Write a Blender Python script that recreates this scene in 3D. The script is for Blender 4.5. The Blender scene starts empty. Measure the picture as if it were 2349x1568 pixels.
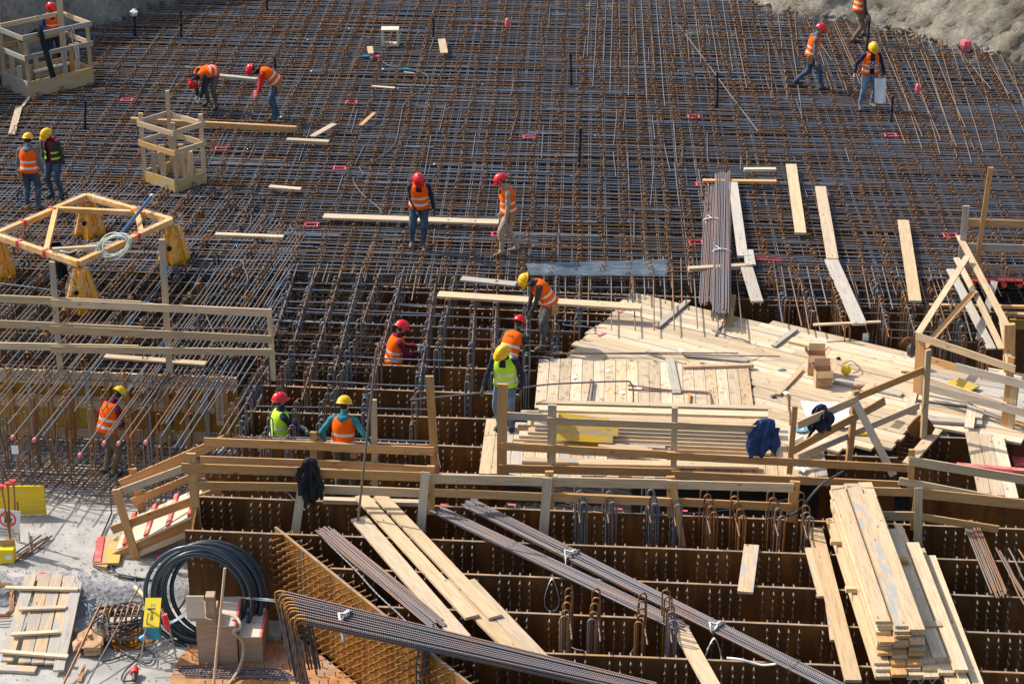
import bpy, bmesh, math, random
from mathutils import Vector, Matrix
random.seed(11)
R = math.radians
sc = bpy.context.scene
col = sc.collection
# ---------------------------------------------------------------- camera, sky, sun, exposure
CH, CP, CF = 16.4, R(24.0), 4900.0          # camera height, downward pitch, focal length in photo units (2349 wide)
cam_d = bpy.data.cameras.new('camera'); cam = bpy.data.objects.new('camera', cam_d); col.objects.link(cam)
cam.location = (0, 0, CH); cam.rotation_euler = (math.pi/2-CP, 0, 0)
cam_d.sensor_width = 36; cam_d.lens = 36*CF/2349; cam_d.clip_end = 400; cam_d.clip_start = 1
sc.camera = cam
SUN = Vector((-0.95, 0.48, 1.05)).normalized()
wd = bpy.data.worlds.new("World"); sc.world = wd; wd.use_nodes = True
nt = wd.node_tree; bg = nt.nodes['Background']
sky = nt.nodes.new('ShaderNodeTexSky'); sky.sky_type = 'NISHITA'; sky.sun_disc = False
sky.sun_elevation = math.asin(SUN.z); sky.sun_rotation = math.atan2(SUN.x, SUN.y)
sky.air_density = 1.2; sky.dust_density = 3.0
nt.links.new(sky.outputs[0], bg.inputs[0]); bg.inputs[1].default_value = 0.14
sl = bpy.data.lights.new('sun', 'SUN'); sl.energy = 3.9; sl.angle = R(0.6); sl.color = (1.0, 0.95, 0.87)
so = bpy.data.objects.new('sun', sl); col.objects.link(so); so.rotation_euler = SUN.to_track_quat('Z', 'Y').to_euler()
sc.view_settings.view_transform = 'Standard'; sc.view_settings.look = 'None'
sc.view_settings.exposure = 0.36; sc.view_settings.gamma = 1.0; sc.view_settings.use_curve_mapping = False
sc.cycles.max_bounces = 5; sc.cycles.diffuse_bounces = 2

# ---------------------------------------------------------------- helpers
FW = Vector((0, math.cos(CP), -math.sin(CP))); UPV = Vector((0, math.sin(CP), math.cos(CP))); CAM = Vector((0, 0, CH))
X, Y, Z = Vector((1, 0, 0)), Vector((0, 1, 0)), Vector((0, 0, 1))
def T(t, x, y):                     # survey tile (row, column) coordinates -> photo units
    r, c = divmod(t, 10)
    return ((c-1)*587.25+x*0.25599, (0, 390.0, 780.0, 1166.5)[r-1]+y*0.25599)
def ray(px, py): return FW*CF+X*(px-1174.5)+UPV*(784-py)
def at(px, py=None, z=0.0):         # photo point on a level z
    if py is None: px, py = px
    d = ray(px, py); return CAM+d*((z-CH)/d.z)
def aty(px, py, y):                 # photo point on the upright plane at distance y
    d = ray(px, py); return CAM+d*(y/d.y)
def atv(px, py, a, b):              # photo point on the upright plane through a, b
    n = (b-a).cross(Z); d = ray(px, py); return CAM+d*((a-CAM).dot(n)/d.dot(n))
def px_of(p):
    v = p-CAM; return (1174.5+CF*v.x/v.dot(FW), 784-CF*v.dot(UPV)/v.dot(FW))
W = {}
def tag(o, label=None, cat=None, group=None, kind=None):
    if label: o['label'] = label
    if cat: o['category'] = cat
    if group: o['group'] = group
    if kind: o['kind'] = kind
    return o
def put(name, me, M=None, parent=None):
    o = bpy.data.objects.new(name, me); col.objects.link(o); M = M or Matrix()
    if parent is not None:
        o.parent = parent; o.matrix_parent_inverse = W[parent.name].inverted()
    o.matrix_basis = M; W[o.name] = M.copy()
    return o
def root(name, loc, label, cat, group=None):
    o = put(name, None, Matrix.Translation(loc)); o.empty_display_size = .1
    return tag(o, label, cat, group)
class MB:
    def __init__(s): s.v = []; s.f = []; s.m = []; s.uv = []
    def quadbox(s, M, sx, sy, sz, mi=0, jit=0):
        b = len(s.v)
        for dx in (0, 1):
            for dy in (-.5, .5):
                for dz in (-.5, .5):
                    s.v.append(M @ Vector((dx*sx, dy*sy+random.uniform(-jit, jit), dz*sz+random.uniform(-jit, jit))))
        for q in ((0,1,3,2),(4,6,7,5),(0,4,5,1),(2,3,7,6),(0,2,6,4),(1,5,7,3)):
            s.f.append([b+i for i in q]); s.m.append(mi)
    def box(s, c, sx, sy, sz, mi=0, rz=0):      # centred on c
        M = Matrix.Translation(c) @ Matrix.Rotation(rz, 4, 'Z') @ Matrix.Translation((-sx/2, 0, 0)); s.quadbox(M, sx, sy, sz, mi)
    def tube(s, pts, r, n=6, mi=0, caps=True, closed=False, flat=None):
        pts = [Vector(p) for p in pts]; b = len(s.v); N = len(pts); prev = None; L = 0
        for i, p in enumerate(pts):
            t = (pts[(i+1) % N]-pts[i-1]) if (closed or 0 < i < N-1) else (pts[1]-pts[0] if i == 0 else pts[-1]-pts[-2])
            if t.length < 1e-9: t = Z.copy()
            t.normalize()
            if prev is None:
                u = t.cross(Z if abs(t.z) < .9 else X).normalized()
            else:
                u = (prev-t*prev.dot(t)).normalized()
            prev = u; w = t.cross(u)
            ri = r[i] if isinstance(r, (list, tuple)) else r
            rx, ry = ri if isinstance(ri, tuple) else (ri, ri*(flat or 1))
            for k in range(n):
                a = 2*math.pi*k/n; s.v.append(p+u*(math.cos(a)*rx)+w*(math.sin(a)*ry))
        for i in range(N if closed else N-1):
            for k in range(n):
                a, c = b+i*n, b+((i+1) % N)*n
                s.f.append([a+k, a+(k+1) % n, c+(k+1) % n, c+k]); s.m.append(mi)
        if caps and not closed:
            e = len(s.v); s.v.extend(s.v[b:b+n]); s.v.extend(s.v[b+(N-1)*n:b+N*n])
            s.f.append([e+k for k in range(n)][::-1]); s.m.append(mi)
            s.f.append([e+n+k for k in range(n)]); s.m.append(mi)
    def grid(s, P, mi=0):
        b = len(s.v); h, w = len(P), len(P[0])
        for row in P: s.v.extend(row)
        for i in range(h-1):
            for j in range(w-1):
                s.f.append([b+i*w+j, b+i*w+j+1, b+(i+1)*w+j+1, b+(i+1)*w+j]); s.m.append(mi)
    def poly(s, pts, mi=0):
        b = len(s.v); s.v.extend(pts); s.f.append(list(range(b, b+len(pts)))); s.m.append(mi)
    def slab(s, pts, t, mi=0):                 # polygon with thickness t below it
        n = len(pts); b = len(s.v); s.v.extend(pts); s.v.extend([Vector(p)-Z*t for p in pts])
        s.f.append(list(range(b, b+n))); s.m.append(mi); s.f.append(list(range(b+n, b+2*n))[::-1]); s.m.append(mi)
        for i in range(n):
            j = (i+1) % n; s.f.append([b+j, b+i, b+n+i, b+n+j]); s.m.append(mi)
    def mesh(s, name, mats, smooth=False, origin=None):
        me = bpy.data.meshes.new(name)
        o = Vector(origin) if origin is not None else None
        me.from_pydata([tuple(Vector(v)-o) if o is not None else tuple(v) for v in s.v], [], s.f)
        for m in (mats if isinstance(mats, (list, tuple)) else [mats]): me.materials.append(m)
        me.polygons.foreach_set('material_index', s.m)
        if smooth: me.polygons.foreach_set('use_smooth', [True]*len(s.f))
        me.update(); return me
    def make(s, name, mats, parent=None, smooth=False):
        o = Vector(s.v[0]) if s.v else Vector((0, 0, 0))
        return put(name, s.mesh(name, mats, smooth, o), Matrix.Translation(o), parent)

# ---------------------------------------------------------------- materials
def newmat(name):
    m = bpy.data.materials.new(name); m.use_nodes = True
    return m, m.node_tree, m.node_tree.nodes['Principled BSDF']
def N(nt, t, **k):
    n = nt.nodes.new(t)
    for a, b in k.items():
        if a in ('op',): n.operation = b
        elif a == 'blend': n.data_type = 'RGBA'; n.blend_type = b
        else: setattr(n, a, b)
    return n
def ramp(nt, fac, stops):
    r = nt.nodes.new('ShaderNodeValToRGB'); e = r.color_ramp.elements
    while len(e) < len(stops): e.new(.5)
    for i, (p, c) in enumerate(stops): e[i].position = p; e[i].color = (*c, 1) if len(c) == 3 else c
    nt.links.new(fac, r.inputs[0]); return r.outputs[0]
def mixc(nt, f, a, b, blend='MIX'):
    m = nt.nodes.new('ShaderNodeMix'); m.data_type = 'RGBA'; m.blend_type = blend
    for s, v in ((0, f), (6, a), (7, b)):
        if hasattr(v, 'node'): nt.links.new(v, m.inputs[s])
        else: m.inputs[s].default_value = v if not isinstance(v, tuple) else (*v, 1)[:4]
    return m.outputs[2]
def noise(nt, vec, scale, detail=3, rough=.55):
    n = nt.nodes.new('ShaderNodeTexNoise'); n.inputs['Scale'].default_value = scale; n.inputs['Detail'].default_value = detail
    n.inputs['Roughness'].default_value = rough; nt.links.new(vec, n.inputs['Vector']); return n.outputs[0]
def objvec(nt, scale=(1, 1, 1), world=False):
    if world:
        g = nt.nodes.new('ShaderNodeNewGeometry'); v = g.outputs['Position']
    else:
        tc = nt.nodes.new('ShaderNodeTexCoord'); oi = nt.nodes.new('ShaderNodeObjectInfo')
        a = nt.nodes.new('ShaderNodeVectorMath'); a.operation = 'ADD'
        mu = nt.nodes.new('ShaderNodeMath'); mu.operation = 'MULTIPLY'; mu.inputs[1].default_value = 57.0
        nt.links.new(oi.outputs['Random'], mu.inputs[0])
        nt.links.new(tc.outputs['Object'], a.inputs[0]); nt.links.new(mu.outputs[0], a.inputs[1]); v = a.outputs[0]
    m = nt.nodes.new('ShaderNodeMapping'); m.inputs['Scale'].default_value = scale
    nt.links.new(v, m.inputs[0]); return m.outputs[0]
def bump(nt, bs, h, strength=.3, dist=.01):
    b = nt.nodes.new('ShaderNodeBump'); b.inputs['Strength'].default_value = strength; b.inputs['Distance'].default_value = dist
    nt.links.new(h, b.inputs['Height']); nt.links.new(b.outputs[0], bs.inputs['Normal'])
def rnd(nt): return nt.nodes.new('ShaderNodeObjectInfo').outputs['Random']
def wood(name, dark, light, grey=(.36, .33, .30), greyamt=.35, stain=None, vary=.25):
    m, nt, bs = newmat(name)
    g = noise(nt, objvec(nt, (1.1, 16, 16)), 2.2, 5, .65)
    c = ramp(nt, g, [(.3, dark), (.55, light), (.75, tuple(min(1, a*1.12) for a in light))])
    kv = nt.nodes.new('ShaderNodeTexVoronoi'); kv.inputs['Scale'].default_value = 1.0
    nt.links.new(objvec(nt, (2.2, 6.5, 6.5)), kv.inputs['Vector'])
    k = ramp(nt, kv.outputs['Distance'], [(.05, (1, 1, 1)), (.13, (0, 0, 0))])
    c = mixc(nt, k, c, tuple(a*.42 for a in dark))
    w = ramp(nt, noise(nt, objvec(nt, (.8, 3, 3)), 1.6, 4), [(.5, (0, 0, 0)), (.72, (greyamt,)*3)])
    c = mixc(nt, w, c, grey)
    if stain:
        s = ramp(nt, noise(nt, objvec(nt, (1.4, 5, 5)), 1.3, 5, .7), [(.5, (0, 0, 0)), (.58, (.85,)*3)]); c = mixc(nt, s, c, stain)
    b = ramp(nt, rnd(nt), [(0, (1-vary, 1-vary*1.12, 1-vary*1.3)), (1, (1.0, 1.0, 1.0))])
    c = mixc(nt, 1.0, c, b, 'MULTIPLY')
    nt.links.new(c, bs.inputs['Base Color']); bs.inputs['Roughness'].default_value = .78
    bs.inputs['Specular IOR Level'].default_value = .25
    bump(nt, bs, g, .25, .004); return m
def plain(name, c, rough=.6, metal=0, var=.25, scale=6, dirt=None, bumpy=0, spec=.5, world=False, rv=0):
    m, nt, bs = newmat(name)
    n = noise(nt, objvec(nt, (1, 1, 1), world), scale, 4)
    a = ramp(nt, n, [(.3, tuple(x*(1-var) for x in c)), (.7, tuple(min(1, x*(1+var)) for x in c))])
    if dirt:
        d = ramp(nt, noise(nt, objvec(nt, (1, 1, 1), world), scale*.37, 5, .65), [(.5, (0, 0, 0)), (.68, (.8,)*3)]); a = mixc(nt, d, a, dirt)
    if rv:
        a = mixc(nt, 1.0, a, ramp(nt, rnd(nt), [(0, (1-rv,)*3), (1, (1, 1, 1))]), 'MULTIPLY')
    nt.links.new(a, bs.inputs['Base Color']); bs.inputs['Roughness'].default_value = rough
    bs.inputs['Metallic'].default_value = metal; bs.inputs['Specular IOR Level'].default_value = spec
    if bumpy: bump(nt, bs, n, .6, bumpy)
    return m
def rebar_mat(name, cool, rust, split=.5, ribs=False):
    m, nt, bs = newmat(name)
    n = noise(nt, objvec(nt, (1, 1, 1), True), 1.3, 5, .7)
    a = nt.nodes.new('ShaderNodeMath'); a.operation = 'ADD'
    r2 = nt.nodes.new('ShaderNodeMath'); r2.operation = 'MULTIPLY_ADD'; r2.inputs[1].default_value = .42; r2.inputs[2].default_value = -.21
    nt.links.new(rnd(nt), r2.inputs[0]); nt.links.new(n, a.inputs[0]); nt.links.new(r2.outputs[0], a.inputs[1])
    c = ramp(nt, a.outputs[0], [(split-.14, cool), (split, tuple((x+y)/2.2 for x, y in zip(cool, rust))), (split+.16, rust)])
    if ribs:
        wv = nt.nodes.new('ShaderNodeTexWave'); wv.wave_type = 'BANDS'; wv.bands_direction = 'X'
        wv.inputs['Scale'].default_value = 9.5; wv.inputs['Distortion'].default_value = .4
        tc = nt.nodes.new('ShaderNodeTexCoord'); nt.links.new(tc.outputs['Object'], wv.inputs['Vector'])
        c = mixc(nt, 1.0, c, ramp(nt, wv.outputs[0], [(.2, (.75,)*3), (.8, (1.2,)*3)]), 'MULTIPLY')
        bump(nt, bs, wv.outputs[0], .5, .006)
    nt.links.new(c, bs.inputs['Base Color']); bs.inputs['Roughness'].default_value = .5; bs.inputs['Metallic'].default_value = .35
    return m
M = {}
M['pine'] = wood('fresh_pine', (.55, .38, .21), (.73, .56, .36), (.50, .42, .33), .3, None, .3)
M['deck'] = wood('deck_pine', (.54, .41, .27), (.74, .60, .43), (.50, .45, .38), .45, None, .32)
M['tan'] = wood('tan_timber', (.48, .255, .095), (.68, .385, .155), (.40, .33, .26), .3, None, .25)
M['grey'] = wood('weathered_timber', (.36, .31, .26), (.52, .46, .39), (.42, .42, .40), .6, None, .2)
M['stained'] = wood('cement_stained_timber', (.46, .30, .17), (.62, .45, .28), (.4, .4, .38), .6, (.36, .38, .37), .12)
M['yply'] = wood('yellow_formwork', (.52, .33, .03), (.66, .43, .03), (.45, .38, .25), .6, (.44, .34, .20), .1)
M['yply2'] = wood('grey_yellow_formwork', (.44, .28, .03), (.60, .38, .03), (.40, .36, .28), .7, (.34, .31, .24), .15)
M['cply'] = wood('worn_formwork', (.46, .35, .20), (.58, .46, .29), (.5, .44, .34), .5, (.62, .40, .05), .1)
M['yclean'] = wood('clean_yellow_panel', (.66, .45, .02), (.80, .56, .03), (.6, .5, .3), .3, None, .05)
M['opanel'] = wood('orange_formwork', (.34, .17, .02), (.48, .27, .03), (.35, .25, .15), .5, None, .2)
M['ply'] = wood('plywood', (.34, .23, .15), (.46, .33, .23), (.4, .35, .3), .3, None, .1)
M['plylight'] = wood('pale_plywood', (.60, .50, .38), (.74, .64, .50), (.5, .45, .4), .3, None, .1)
M['fyellow'] = wood('faded_yellow', (.55, .37, .08), (.68, .48, .13), (.5, .42, .3), .6, (.58, .35, .22), .1)
M['pink'] = plain('pink_paint', (.72, .10, .10), .7, var=.3, scale=12, dirt=(.6, .42, .3))
M['bar'] = rebar_mat('steel_bar', (.155, .18, .215), (.22, .115, .055), .56)
M['longbar'] = rebar_mat('long_steel_bar', (.20, .185, .175), (.27, .145, .075), .50)
M['hook'] = rebar_mat('rusty_link', (.20, .095, .04), (.38, .18, .06), .5)
M['bluehook'] = rebar_mat('dark_link', (.16, .18, .21), (.26, .17, .11), .66)
M['bundle'] = rebar_mat('bundled_bar', (.155, .15, .165), (.25, .15, .11), .55, True)
M['bundlerust'] = rebar_mat('rusty_bend', (.26, .14, .06), (.40, .19, .05), .5, True)
M['plate'] = None
M['stud'] = plain('weld_stud', (.38, .31, .235), .5, .3, .3, 30, dirt=(.22, .12, .06), rv=.3)
M['ostud'] = plain('rusty_stud', (.42, .20, .06), .65, .1, .3, 30, rv=.2)
def plate_mat(name, a, b, c, edge=None):
    m, nt, bs = newmat(name)
    n = noise(nt, objvec(nt, (1, 1, .45), True), 1.6, 6, .68)
    k = ramp(nt, n, [(.30, a), (.5, b), (.68, c), (.78, tuple(x*1.3 for x in c))])
    s = ramp(nt, noise(nt, objvec(nt, (9, 9, .5), True), 1, 4, .6), [(.35, (.62,)*3), (.65, (1.15,)*3)])
    k = mixc(nt, .8, k, s, 'MULTIPLY')
    nt.links.new(k, bs.inputs['Base Color']); bs.inputs['Roughness'].default_value = .55; bs.inputs['Metallic'].default_value = .15
    bump(nt, bs, n, .15, .01); return m
M['plate'] = plate_mat('rusted_plate', (.08, .034, .009), (.17, .070, .016), (.33, .135, .026))
M['oplate'] = plate_mat('orange_rusted_plate', (.23, .10, .018), (.33, .15, .024), (.42, .20, .035))
M['edge'] = plain('plate_edge', (.36, .26, .18), .6, .3, .35, 5, dirt=(.55, .27, .07), world=True)
M['base'] = plain('rusty_base', (.44, .20, .075), .85, 0, .3, 4, dirt=(.38, .31, .25), bumpy=.01, world=True)
M['concrete'] = plain('concrete', (.42, .395, .355), .9, 0, .22, 2.2, dirt=(.29, .275, .25), bumpy=.02, world=True)
M['gravel'] = plain('gravel', (.26, .265, .27), .95, 0, .4, 16, dirt=(.36, .35, .33), bumpy=.05, world=True)
M['shadebar'] = plain('shade_dark_bar', (.035, .028, .024), .7, .2, .4, 3)  # lower-layer bars, with the shade between the top bars put into their colour
M['dark'] = plain('shade_dark_blinding', (.022, .017, .013), .95, 0, .4, 1.2, world=True)  # blinding below the bars, its shade painted into the base colour
M['rock'] = None
M['blackpipe'] = plain('black_pipe', (.018, .019, .022), .7, 0, .3, 3, spec=.15)
M['hose'] = plain('black_hose', (.03, .036, .042), .3, 0, .3, 3)
M['bluestripe'] = plain('hose_stripe', (.10, .35, .55), .5)
M['cable'] = plain('cable_rubber', (.035, .038, .042), .5)
M['greycable'] = plain('grey_cable', (.13, .13, .13), .6)
M['whitecable'] = plain('white_cable', (.70, .72, .68), .5)
M['redplastic'] = plain('red_plastic', (.80, .045, .05), .4, 0, .1)
M['pinkcap'] = plain('pink_cap', (.80, .26, .22), .55, 0, .1)
M['hotpink'] = plain('marker_pink', (.85, .12, .16), .6, 0, .25, 20)
M['dstrap'] = plain('dirty_strap', (.46, .38, .30), .85, 0, .2, 8)
M['strap'] = plain('white_strap', (.70, .68, .64), .8, 0, .12, 8)
M['wirebundle'] = plain('galvanised_wire', (.40, .48, .54), .6, .15, .35, 3, rv=.5)
M['card'] = plain('cardboard', (.50, .30, .16), .85, 0, .08, 3)
M['print'] = plain('black_print', (.03, .028, .03), .8)
M['paper'] = plain('paper', (.82, .83, .85), .8, 0, .06, 3)
M['yframe'] = plain('yellow_paint', (.95, .42, .010), .4, 0, .12, 3)
M['woodwrap'] = plain('wrapped_beam', (.82, .43, .13), .35, 0, .2, 4, dirt=(.74, .56, .38))
M['alu'] = plain('aluminium', (.45, .46, .47), .35, .8, .1)
M['teal'] = plain('teal_paint', (.02, .25, .36), .45)
M['yellow'] = plain('yellow_plastic', (.85, .62, .02), .45, 0, .08)
M['white'] = plain('white_plastic', (.8, .8, .8), .5, 0, .05)
M['redpaint'] = plain('red_formwork_paint', (.62, .05, .025), .5, 0, .2, 3)
M['leather'] = plain('leather', (.36, .19, .08), .7, 0, .2, 10)
M['water'] = None
def film_mat():
    m, nt, bs = newmat('plastic_film'); n = noise(nt, objvec(nt, (1, 1, 1), True), 12, 5, .7)
    a = ramp(nt, n, [(.46, (.0,)*3), (.70, (.42,)*3)])
    nt.links.new(a, bs.inputs['Alpha']); bs.inputs['Base Color'].default_value = (.82, .80, .78, 1); bs.inputs['Roughness'].default_value = .2
    bump(nt, bs, n, 1, .03); return m
M['film'] = film_mat()
def rock_mat():
    m, nt, bs = newmat('excavated_face')
    v = objvec(nt, (1, 1, 1), True); n1 = noise(nt, v, .9, 8, .7); n2 = noise(nt, v, 7, 6, .7)
    c = ramp(nt, n1, [(.32, (.29, .24, .17)), (.5, (.46, .40, .31)), (.68, (.58, .53, .44))])
    c = mixc(nt, .75, c, ramp(nt, n2, [(.3, (.50,)*3), (.62, (1.15,)*3)]), 'MULTIPLY')
    nt.links.new(c, bs.inputs['Base Color']); bs.inputs['Roughness'].default_value = .95
    n3 = noise(nt, v, 4.5, 9, .82); bump(nt, bs, n3, 1.0, .16); return m
M['rock'] = rock_mat()
m, nt_, bs_ = newmat('rusty_water'); bs_.inputs['Base Color'].default_value = (.30, .11, .012, 1); bs_.inputs['Roughness'].default_value = .06; M['water'] = m

# ---------------------------------------------------------------- boards and bars
def frame(p, q, wdir):
    x = (q-p); L = x.length; x.normalize(); w = wdir-x*wdir.dot(x)
    if w.length < 1e-6: w = x.orthogonal()
    w.normalize(); t = x.cross(w)
    Mx = Matrix((x, w, t)).transposed().to_4x4(); Mx.translation = p
    return Mx, L
def beam(name, p, q, w, t, wdir, mat, parent=None, jit=.0015, off=0.0, label=None):
    Mx, L = frame(Vector(p), Vector(q), Vector(wdir))
    b = MB(); b.quadbox(Matrix.Translation((0, 0, off)), L, w, t, 0, jit)
    o = put(name, b.mesh(name, M[mat] if isinstance(mat, str) else mat), Mx, parent)
    if label: o['label'] = label
    return o
def flat(a, b, z, w, t, mat, label=None, cat='plank', name='plank', group=None, parent=None, z2=None):
    """board lying flat: a, b = photo points of its centre line on its top face at level z"""
    p, q = at(a[0], a[1], z), at(b[0], b[1], z if z2 is None else z2)
    d = (q-p).normalized(); side = d.cross(Z).normalized()
    n = side.cross(d).normalized()
    if n.z < 0: n = -n
    o = beam(name, p-n*t/2, q-n*t/2, w, t, side, mat, parent)
    if label and not parent: tag(o, label, cat, group)
    return o
def upright(base, top, z, w, t, mat, parent, name='post', wdir=X, dy=0.0):
    """post: base photo point at level z, top photo point straight above it"""
    p = at(base[0], base[1], z); q = aty(top[0], top[1], p.y)
    p = p+Y*dy; q = q+Y*dy
    return beam(name, p, q, w, t, wdir, mat, parent)
def rail(a, b, A, B, w, t, mat, parent, dy=-.05, name='rail'):
    p, q = atv(a[0], a[1], A, B), atv(b[0], b[1], A, B)
    n = (B-A).cross(Z).normalized()
    if n.y > 0: n = -n
    return beam(name, p-n*dy, q-n*dy, w, t, Z, mat, parent)
UNIT = []
for k in range(5):
    b = MB(); n = 10; ph = random.uniform(0, 6)
    b.tube([(i/n, math.sin(i*.9+ph)*.010, math.sin(i*1.3+ph)*.006) for i in range(n+1)], 1.0, 6)
    UNIT.append(b)
_bm = {}
def barmesh(r, mat, k, wob=1.0):
    key = (round(r, 4), mat, k, wob)
    if key not in _bm:
        b = MB(); n = 10; ph = k*1.7
        b.tube([(i/n, math.sin(i*.9+ph)*.012*wob, math.sin(i*1.3+ph)*.007*wob) for i in range(n+1)], r, 6)
        _bm[key] = b.mesh('bar', M[mat], True)
    return _bm[key]
def bar(name, p, q, r, mat, parent=None, wob=1.0):
    Mx, L = frame(Vector(p), Vector(q), Z if abs((Vector(q)-Vector(p)).normalized().z) < .95 else X)
    return put(name, barmesh(r, mat, random.randrange(5), wob), Mx @ Matrix.Diagonal((L, 1, 1, 1)), parent)
def inside(poly, x, y):
    c = False; n = len(poly); j = n-1
    for i in range(n):
        xi, yi = poly[i]; xj, yj = poly[j]
        if (yi > y) != (yj > y) and x < (xj-xi)*(y-yi)/(yj-yi)+xi: c = not c
        j = i
    return c
def wpoly(pts, z): return [(lambda p: (p.x, p.y))(at(a, b, z)) for a, b in pts]
def spans(poly, p, d, s0, s1, step=.05):
    out = []; cur = None; s = s0
    while s <= s1:
        q = p+d*s
        if inside(poly, q.x, q.y):
            if cur is None: cur = s
            last = s
        elif cur is not None:
            out.append((cur, last)); cur = None
        s += step
    if cur is not None: out.append((cur, last))
    return out
_text = {}
def text(name, body, size, M4, mat, parent, sx=1.0):
    c = bpy.data.curves.new(name, 'FONT'); c.body = body; c.size = size; c.align_x = 'CENTER'; c.align_y = 'CENTER'; c.extrude = .001
    o = bpy.data.objects.new(name, c); col.objects.link(o)
    me = bpy.data.meshes.new_from_object(o.evaluated_get(bpy.context.evaluated_depsgraph_get())); bpy.data.objects.remove(o)
    me.materials.clear(); me.materials.append(M[mat])
    return put(name, me, M4 @ Matrix.Diagonal((sx, 1, 1, 1)), parent)
# ================================================================ ground, slab, excavated face
PT = -0.22      # level of the steel plates' top edges
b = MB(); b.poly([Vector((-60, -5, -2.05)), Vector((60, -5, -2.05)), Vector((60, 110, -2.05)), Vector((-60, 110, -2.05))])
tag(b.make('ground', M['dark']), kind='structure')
def nz(x, y, s): return math.sin(x*s+1.3)*math.cos(y*s*1.17+.4)+.5*math.sin(x*s*2.3+y*s*1.9)+.3*math.sin(x*s*5.1-y*s*4.3)
def slabz(px, py):
    k = min(1, max(0, (py-1335)/62)); return -1.60-.22*k*k*(3-2*k)
P = []; 
for j in range(0, 66):
    py = 985+j*12; row = []
    for i in range(0, 64):
        px = -300+i*15; z = slabz(px, py); q = at(px, py, z); k = 1 if 1295 < py < 1410 else .25
        row.append(Vector((q.x, q.y, z+.012*k*nz(q.x, q.y, 6)+random.uniform(-.012, .012)*k)))
    P.append(row)
def near_right(px, py): return px > 455+max(0, (py-1200))*.62
b = MB(); base = len(b.v)
for row in P: b.v.extend(row)
for j in range(65):
    for i in range(63):
        px, py = -300+i*15, 985+j*12
        if px > 640 or (py < 1160 and px > 560): continue
        w = nz(P[j][i].x, P[j][i].y, 2.2)*16+random.uniform(-9, 9)
        b.f.append([j*64+i, (j+1)*64+i, (j+1)*64+i+1, j*64+i+1]); b.m.append(1 if 1318+w < py < 1402+w*.6 and px < 470 else 0)
tag(b.make('concrete_slab', [M['concrete'], M['gravel']], smooth=True), kind='structure')
b = MB(); b.poly([at(-300, 985, -1.605), at(560, 985, -1.605), at(560, 985, -2.2), at(-300, 985, -2.2)])
b = MB(); b.slab([at(x, y, -1.83) for x, y in ((412, 1512), (448, 1480), (690, 1470), (980, 1700), (400, 1700), (392, 1560))], .15); b.v = [v+Z*.045 for v in b.v]
tag(b.make('studded_base_slab', M['base']), kind='structure')
b = MB(); b.slab([at(x, y, -1.795) for x, y in ((232, 1436), (262, 1424), (318, 1428), (352, 1440), (356, 1465), (330, 1486), (262, 1490), (238, 1468))], .06)
tag(b.make('rusty_puddle', M['water']), kind='structure')
# excavated rock face round the far side of the pit
line = [(-420, 350), (-120, 250), (0, 178), (90, 120), (184, 70), (281, 44), (345, 14), (410, 2), (560, -40), (1100, -90), (1600, -45), (1761, 16), (1838, 30), (1953, 47), (2043, 63), (2145, 92), (2247, 115), (2347, 135), (2520, 200), (2800, 330)]
pts = []
for k in range(len(line)-1):
    a, c = at(*line[k]), at(*line[k+1]); n = max(2, int((c-a).length/.16))
    pts += [a.lerp(c, i/n) for i in range(n)]
P = []
for j in range(36):
    h = -2.0+j*.145; row = []
    for i, p in enumerate(pts):
        a = pts[max(0, i-1)]; c = pts[min(len(pts)-1, i+1)]; t = (c-a).normalized(); n = Vector((-t.y, t.x, 0))
        if n.y < 0: n = -n
        s = i*.16
        rough = .05*nz(s, h*1.3, 1.3)+.03*nz(s+7, h, 3.1)+random.uniform(-.045, .045)
        if 30 < s % 47 < 36: rough *= .25
        q = p+n*(h*.36+.1+rough*(1.5 if s > 26 else 1)); row.append(Vector((q.x, q.y, h+.04*nz(s, h, 4))))
    P.append(row)
b = MB(); b.grid(P); o = b.make('rock_face', M['rock'], smooth=True); tag(o, kind='structure')
b = MB()
for i in range(420):
    k = random.randrange(len(pts)); p = pts[k]; s = random.uniform(.03, .10)
    b.tube([p+Vector((random.uniform(-.3, .3), random.uniform(-.1, .35), random.uniform(-.2, .08))), p+Vector((random.uniform(-.3, .3), random.uniform(-.1, .3), random.uniform(-.15, .12)))], [s, s*.6], 5)
tag(b.make('rubble', M['rock']), kind='stuff')
CU = Vector((1, -.075, 0)).normalized(); LV = Vector((.035, 1, 0)).normalized(); LL = Vector((.150, 1, 0)).normalized()

# ================================================================ main reinforcement mat
main = [(-70, 220), (30, 168), (184, 72), (212, 55), (281, 47), (345, 17), (410, 5), (520, -30), (1700, -30), (1761, 24), (1838, 37), (1953, 53), (2043, 70), (2145, 99), (2247, 122), (2347, 142), (2440, 175),
        (2440, 648), (2240, 642), (1900, 652), (1700, 648), (1540, 640), (1180, 634), (900, 632), (640, 622), (600, 640), (-70, 618)]
mp = wpoly(main, 0)
mat_root = root('rebar_mat', at(1200, 400), 'wide two-way rebar mat with rows of rusty hooks filling the excavation', 'rebar mat')
n_cross = [0]; stuff = MB()
def add_bar(p, q, r, kind, par, cnt, wob=1.0, mat='bar', lim=300):
    if cnt[0] < lim:
        bar(kind, p, q, r, mat, par, wob); cnt[0] += 1
    else: stuff.tube([p, q], r, 5)
y = 24.0; near = at(1200, 660).y; far = at(1200, -60).y
ys = []; yy = near-1.0
while yy < far+3:
    ys.append(yy); yy += random.uniform(.135, .20)
ys_crate = []
def in_crate(p):
    x, y = px_of(p)
    return (inside([(9, 200), (67, 226), (215, 192), (150, 165)], x, y) or inside([(330, 415), (406, 441), (473, 418), (398, 396)], x, y))
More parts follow.
